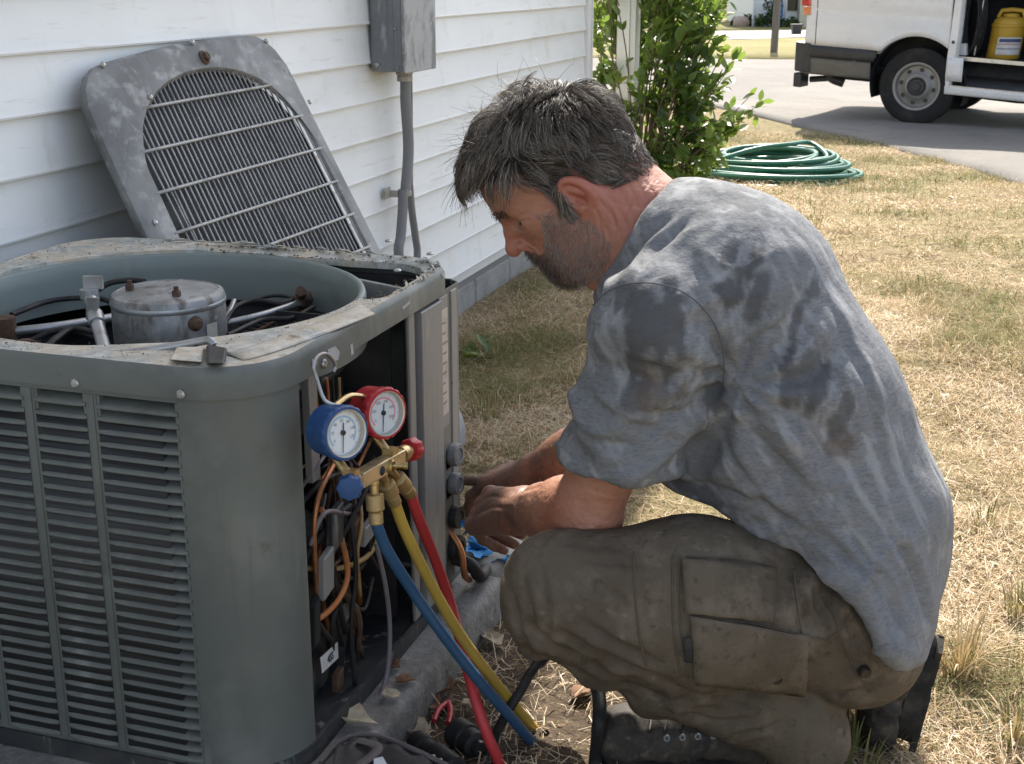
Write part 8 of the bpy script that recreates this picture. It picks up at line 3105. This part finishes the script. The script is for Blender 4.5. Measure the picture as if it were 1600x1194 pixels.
tree(1145, 31, 2.6, 1.1, 'small dark tree on a thin trunk on the far lawn', 500, 0.2, 0.06, 0.35)
tree(1084, 18, 7.5, 6.5, 'broad dark tree behind the far lawn above the shrub tips', 2600, 0.18, 0.22, 0.05)
tree(1112, 15, 8.0, 5.5, 'dense dark tree behind the far lawn beside the broad one', 2200, 0.28, 0.2, 0.05)
tree(1030, 17, 8.5, 7.0, 'tall dark tree behind the leafy shrub at the house corner', 2200, 0.25, 0.22, 0.05)
tree(1132, 12, 5.0, 5.0, 'paler green tree beyond the small dark tree', 1600, 0.85, 0.16, 0.05)
tree(1160, 10.5, 6.0, 6.0, "hazy grey green tree left of the neighbour's white wall", 1800, 0.7, 0.18, 0.05)
tree(1185, 9, 9.0, 8.0, "tall tree rising behind the neighbour's house", 2000, 0.35, 0.25, 0.1, away=10)
tree(960, 16, 8.0, 7.0, 'dark tree behind the white porch post', 1800, 0.3, 0.22, 0.05)
# horizon wood closing the view
wd_ = []
M_far = M['far_leaf']
c0 = CAM + hf * 150
o = clump(np.array([c0[0], c0[1], 3.0]), (150, 12, 7.0), 9000, 1.6, 0.35, M_far, 'far_woods', None, 60)
tag(o, 'far band of dark green woods closing the view', 'woods', kind='stuff')

# ================================================================== GRASS
M['grass'] = mat('dry_grass', (0.4, 0.33, 0.18), 0.75, spec=0.25, trans=((0.42, 0.34, 0.16), 0.22))
attr_ramp(M['grass'], 'tone', [(0.0, (0.10, 0.14, 0.04)), (0.22, (0.20, 0.205, 0.08)), (0.40, (0.38, 0.28, 0.155)), (0.62, (0.57, 0.415, 0.26)), (0.84, (0.70, 0.555, 0.385)), (1.0, (0.80, 0.70, 0.55))])
rng = np.random.default_rng(99)
driv = np.concatenate([DN, DF[::-1]])


def blades(name, n, x0, x1, y0, y1, lmin, lmax, wmin, wmax, dens=None, flat=0.45, seed=1, tone_shift=0.0):
    x, y = rng.uniform(x0, x1, n), rng.uniform(y0, y1, n)
    P2 = np.stack([x, y, np.zeros(n)], 1)
    keep = np.ones(n, bool)
    keep &= ~inside(driv, x, y)
    keep &= ~((x < 0.91) & (y > 1.29) & (y < 2.17))
    keep &= ~((x < 0.0) & (y < HY + 0.02))
    d = fbm(P2 * 2.6, 301, 4)
    d2 = fbm(P2 * 11, 303, 3)
    keep &= rng.random(n) < np.clip(0.78 + 0.45 * d + 0.55 * d2, 0.12, 1)
    keep &= (rng.random(n) < 0.30) | ~inside(np.array(bare), x, y)
    if dens is not None:
        keep &= rng.random(n) < dens(x, y)
    x, y, d, d2 = x[keep], y[keep], d[keep], d2[keep]
    n = len(x)
    z = gz(x, y) + np.where((x > 0.05) & (x < 4.3) & (y > 1) & (y < 14), 0.012 * vnoise(np.stack([x * 7, y * 7, x * 0], 1), 5) * sstep(0.9, 1.2, x), 0) - 0.004
    P = np.stack([x, y, z], 1)
    a = rng.uniform(0, 2 * PI, n) + 1.2 * vnoise(P * 4, 310)
    green = sstep(0.30, 1.0, fbm(P * np.array([2.3, 2.3, 0]) + 3, 305, 4) + 0.22 * rng.normal(0, 1, n) + 0.27 * (1 - sstep(0.5, 1.15, x)) * (1 - sstep(5.2, 6.5, y)) + 0.3 * sstep(8.2, 9.5, y))  # greener and darker beside the wall: shaded tone put into the blade colour
    el = np.abs(rng.normal(flat, 0.35, n)) + 0.35 * green
    L = rng.uniform(lmin, lmax, n) * (1 + 0.3 * green)
    W = rng.uniform(wmin, wmax, n)
    d0 = np.stack([np.cos(a) * np.cos(el), np.sin(a) * np.cos(el), np.sin(el)], 1)
    a2 = a + rng.normal(0, 0.9, n)
    e2 = el * 0.3 - rng.uniform(0.0, 0.7, n)
    d1 = np.stack([np.cos(a2) * np.cos(e2), np.sin(a2) * np.cos(e2), np.sin(e2)], 1)
    s = np.cross(d0, np.array([0, 0, 1.0])) + rng.normal(0, 0.25, (n, 3))
    s = s / np.linalg.norm(s, axis=1)[:, None] * W[:, None] / 2
    lift = np.array([0, 0, 0.004])
    p0 = P + lift * rng.random(n)[:, None] * 3
    p1 = p0 + d0 * (L * 0.5)[:, None]
    p2 = p1 + d1 * (L * 0.5)[:, None]
    zmin = (z + 0.003)
    p1[:, 2] = np.maximum(p1[:, 2], zmin)
    p2[:, 2] = np.maximum(p2[:, 2], zmin)
    V = np.stack([p0 - s, p0 + s, p1 + s * 0.8, p1 - s * 0.8, p2 + s * 0.25, p2 - s * 0.25], 1).reshape(-1, 3)
    b = (np.arange(n) * 6)[:, None]
    Fq = np.concatenate([b + np.array([[0, 1, 2, 3]]), b + np.array([[3, 2, 4, 5]])])
    tn = np.clip(0.58 + 0.22 * rng.normal(0, 1, n) + 0.22 * d + 0.12 * d2 - 0.52 * green + tone_shift, 0, 1)
    me = mesh_np(name, V, Fq)
    point_attr(me, 'tone', np.repeat(tn, 6))
    o = link_mesh(name, me, M['grass'])
    tag(o, {'lawn_grass': 'short dry straw coloured lawn grass with green patches', 'lawn_grass_far': 'thin dry grass on the lawn towards the driveway', 'thatch': 'matted dead grass stalks lying on the lawn'}[name], 'grass', kind='stuff')
    return o


blades('lawn_grass', 190000, 0.02, 2.75, 1.25, 5.0, 0.018, 0.050, 0.0012, 0.0030, seed=1)
blades('lawn_grass_far', 130000, -0.6, 4.2, 5.0, 13.0, 0.03, 0.075, 0.0025, 0.0055, seed=2)
blades('thatch', 60000, 0.02, 2.75, 1.25, 6.0, 0.06, 0.14, 0.0009, 0.0020, flat=0.12, seed=3, tone_shift=0.10)


# taller tufts one can pick out
def tuft(px, py, h, n, label, tone0, r=0.04):
    p = on_ground(px, py)
    a = rng.uniform(0, 2 * PI, n)
    out = rng.uniform(0.15, 1.0, n)
    k = 6
    t = np.linspace(0, 1, k)
    L = h * rng.uniform(0.5, 1.1, n)
    base = p + np.stack([np.cos(a), np.sin(a), np.zeros(n)], 1) * (r * rng.random(n) ** 0.7)[:, None]
    dirx = np.stack([np.cos(a), np.sin(a), np.zeros(n)], 1)
    pts = base[:, None] + dirx[:, None] * (out * L * 0.8)[:, None, None] * (t ** 1.6)[None, :, None] + np.array([0, 0, 1.0]) * (L[:, None] * (t - 0.45 * out[:, None] * t ** 2.2))[..., None]
    s = np.cross(dirx, [0, 0, 1.0])
    w = rng.uniform(0.0012, 0.0026, n)[:, None] * (1 - 0.85 * t[None] ** 2)
    V = np.stack([pts - s[:, None] * w[..., None], pts + s[:, None] * w[..., None]], 2).reshape(-1, 3)
    b = (np.arange(n) * k * 2)[:, None, None]
    j = (np.arange(k - 1) * 2)[None, :, None]
    Fq = (b + j + np.array([0, 1, 3, 2])[None, None]).reshape(-1, 4)
    me = mesh_np('grass_tuft', V, Fq)
    point_attr(me, 'tone', np.repeat(np.clip(tone0 + 0.18 * rng.normal(0, 1, n), 0, 1), k * 2))
    tag(link_mesh('grass_tuft', me, M['grass']), label, 'grass tuft', 'grass tufts')


tuft(1500, 1050, 0.13, 70, 'tall straw tuft with bent stalks right of the rear boot', 0.55)
tuft(1592, 960, 0.07, 60, 'yellow green tuft at the right edge level with the shirt hem', 0.30)
tuft(1585, 1150, 0.07, 50, 'yellow green tuft low at the right edge beside the rear boot sole', 0.35)
tuft(1540, 825, 0.07, 40, 'small green tuft on the sunny lawn behind his lower back', 0.2)
tuft(1330, 1170, 0.09, 80, 'dark green tuft in his shadow between the two boots', 0.22, 0.07)
tuft(1265, 352, 0.07, 60, 'bright green tuft on the lawn just above his shoulder', 0.08, 0.12)
tuft(1310, 268, 0.08, 50, 'dry tuft against the right side of the hose coil', 0.45, 0.1)
tuft(1545, 285, 0.08, 60, 'green tuft along the lawn edge of the driveway', 0.25, 0.14)
tuft(900, 600, 0.08, 50, 'dark tuft in the shaded grass beside his sleeve', 0.25, 0.06)
tuft(760, 650, 0.09, 60, 'dark green tuft in the shaded grass right of the access panel label', 0.15, 0.06)
tuft(770, 560, 0.07, 50, 'green tuft in the shaded grass next to the low weed', 0.2, 0.06)
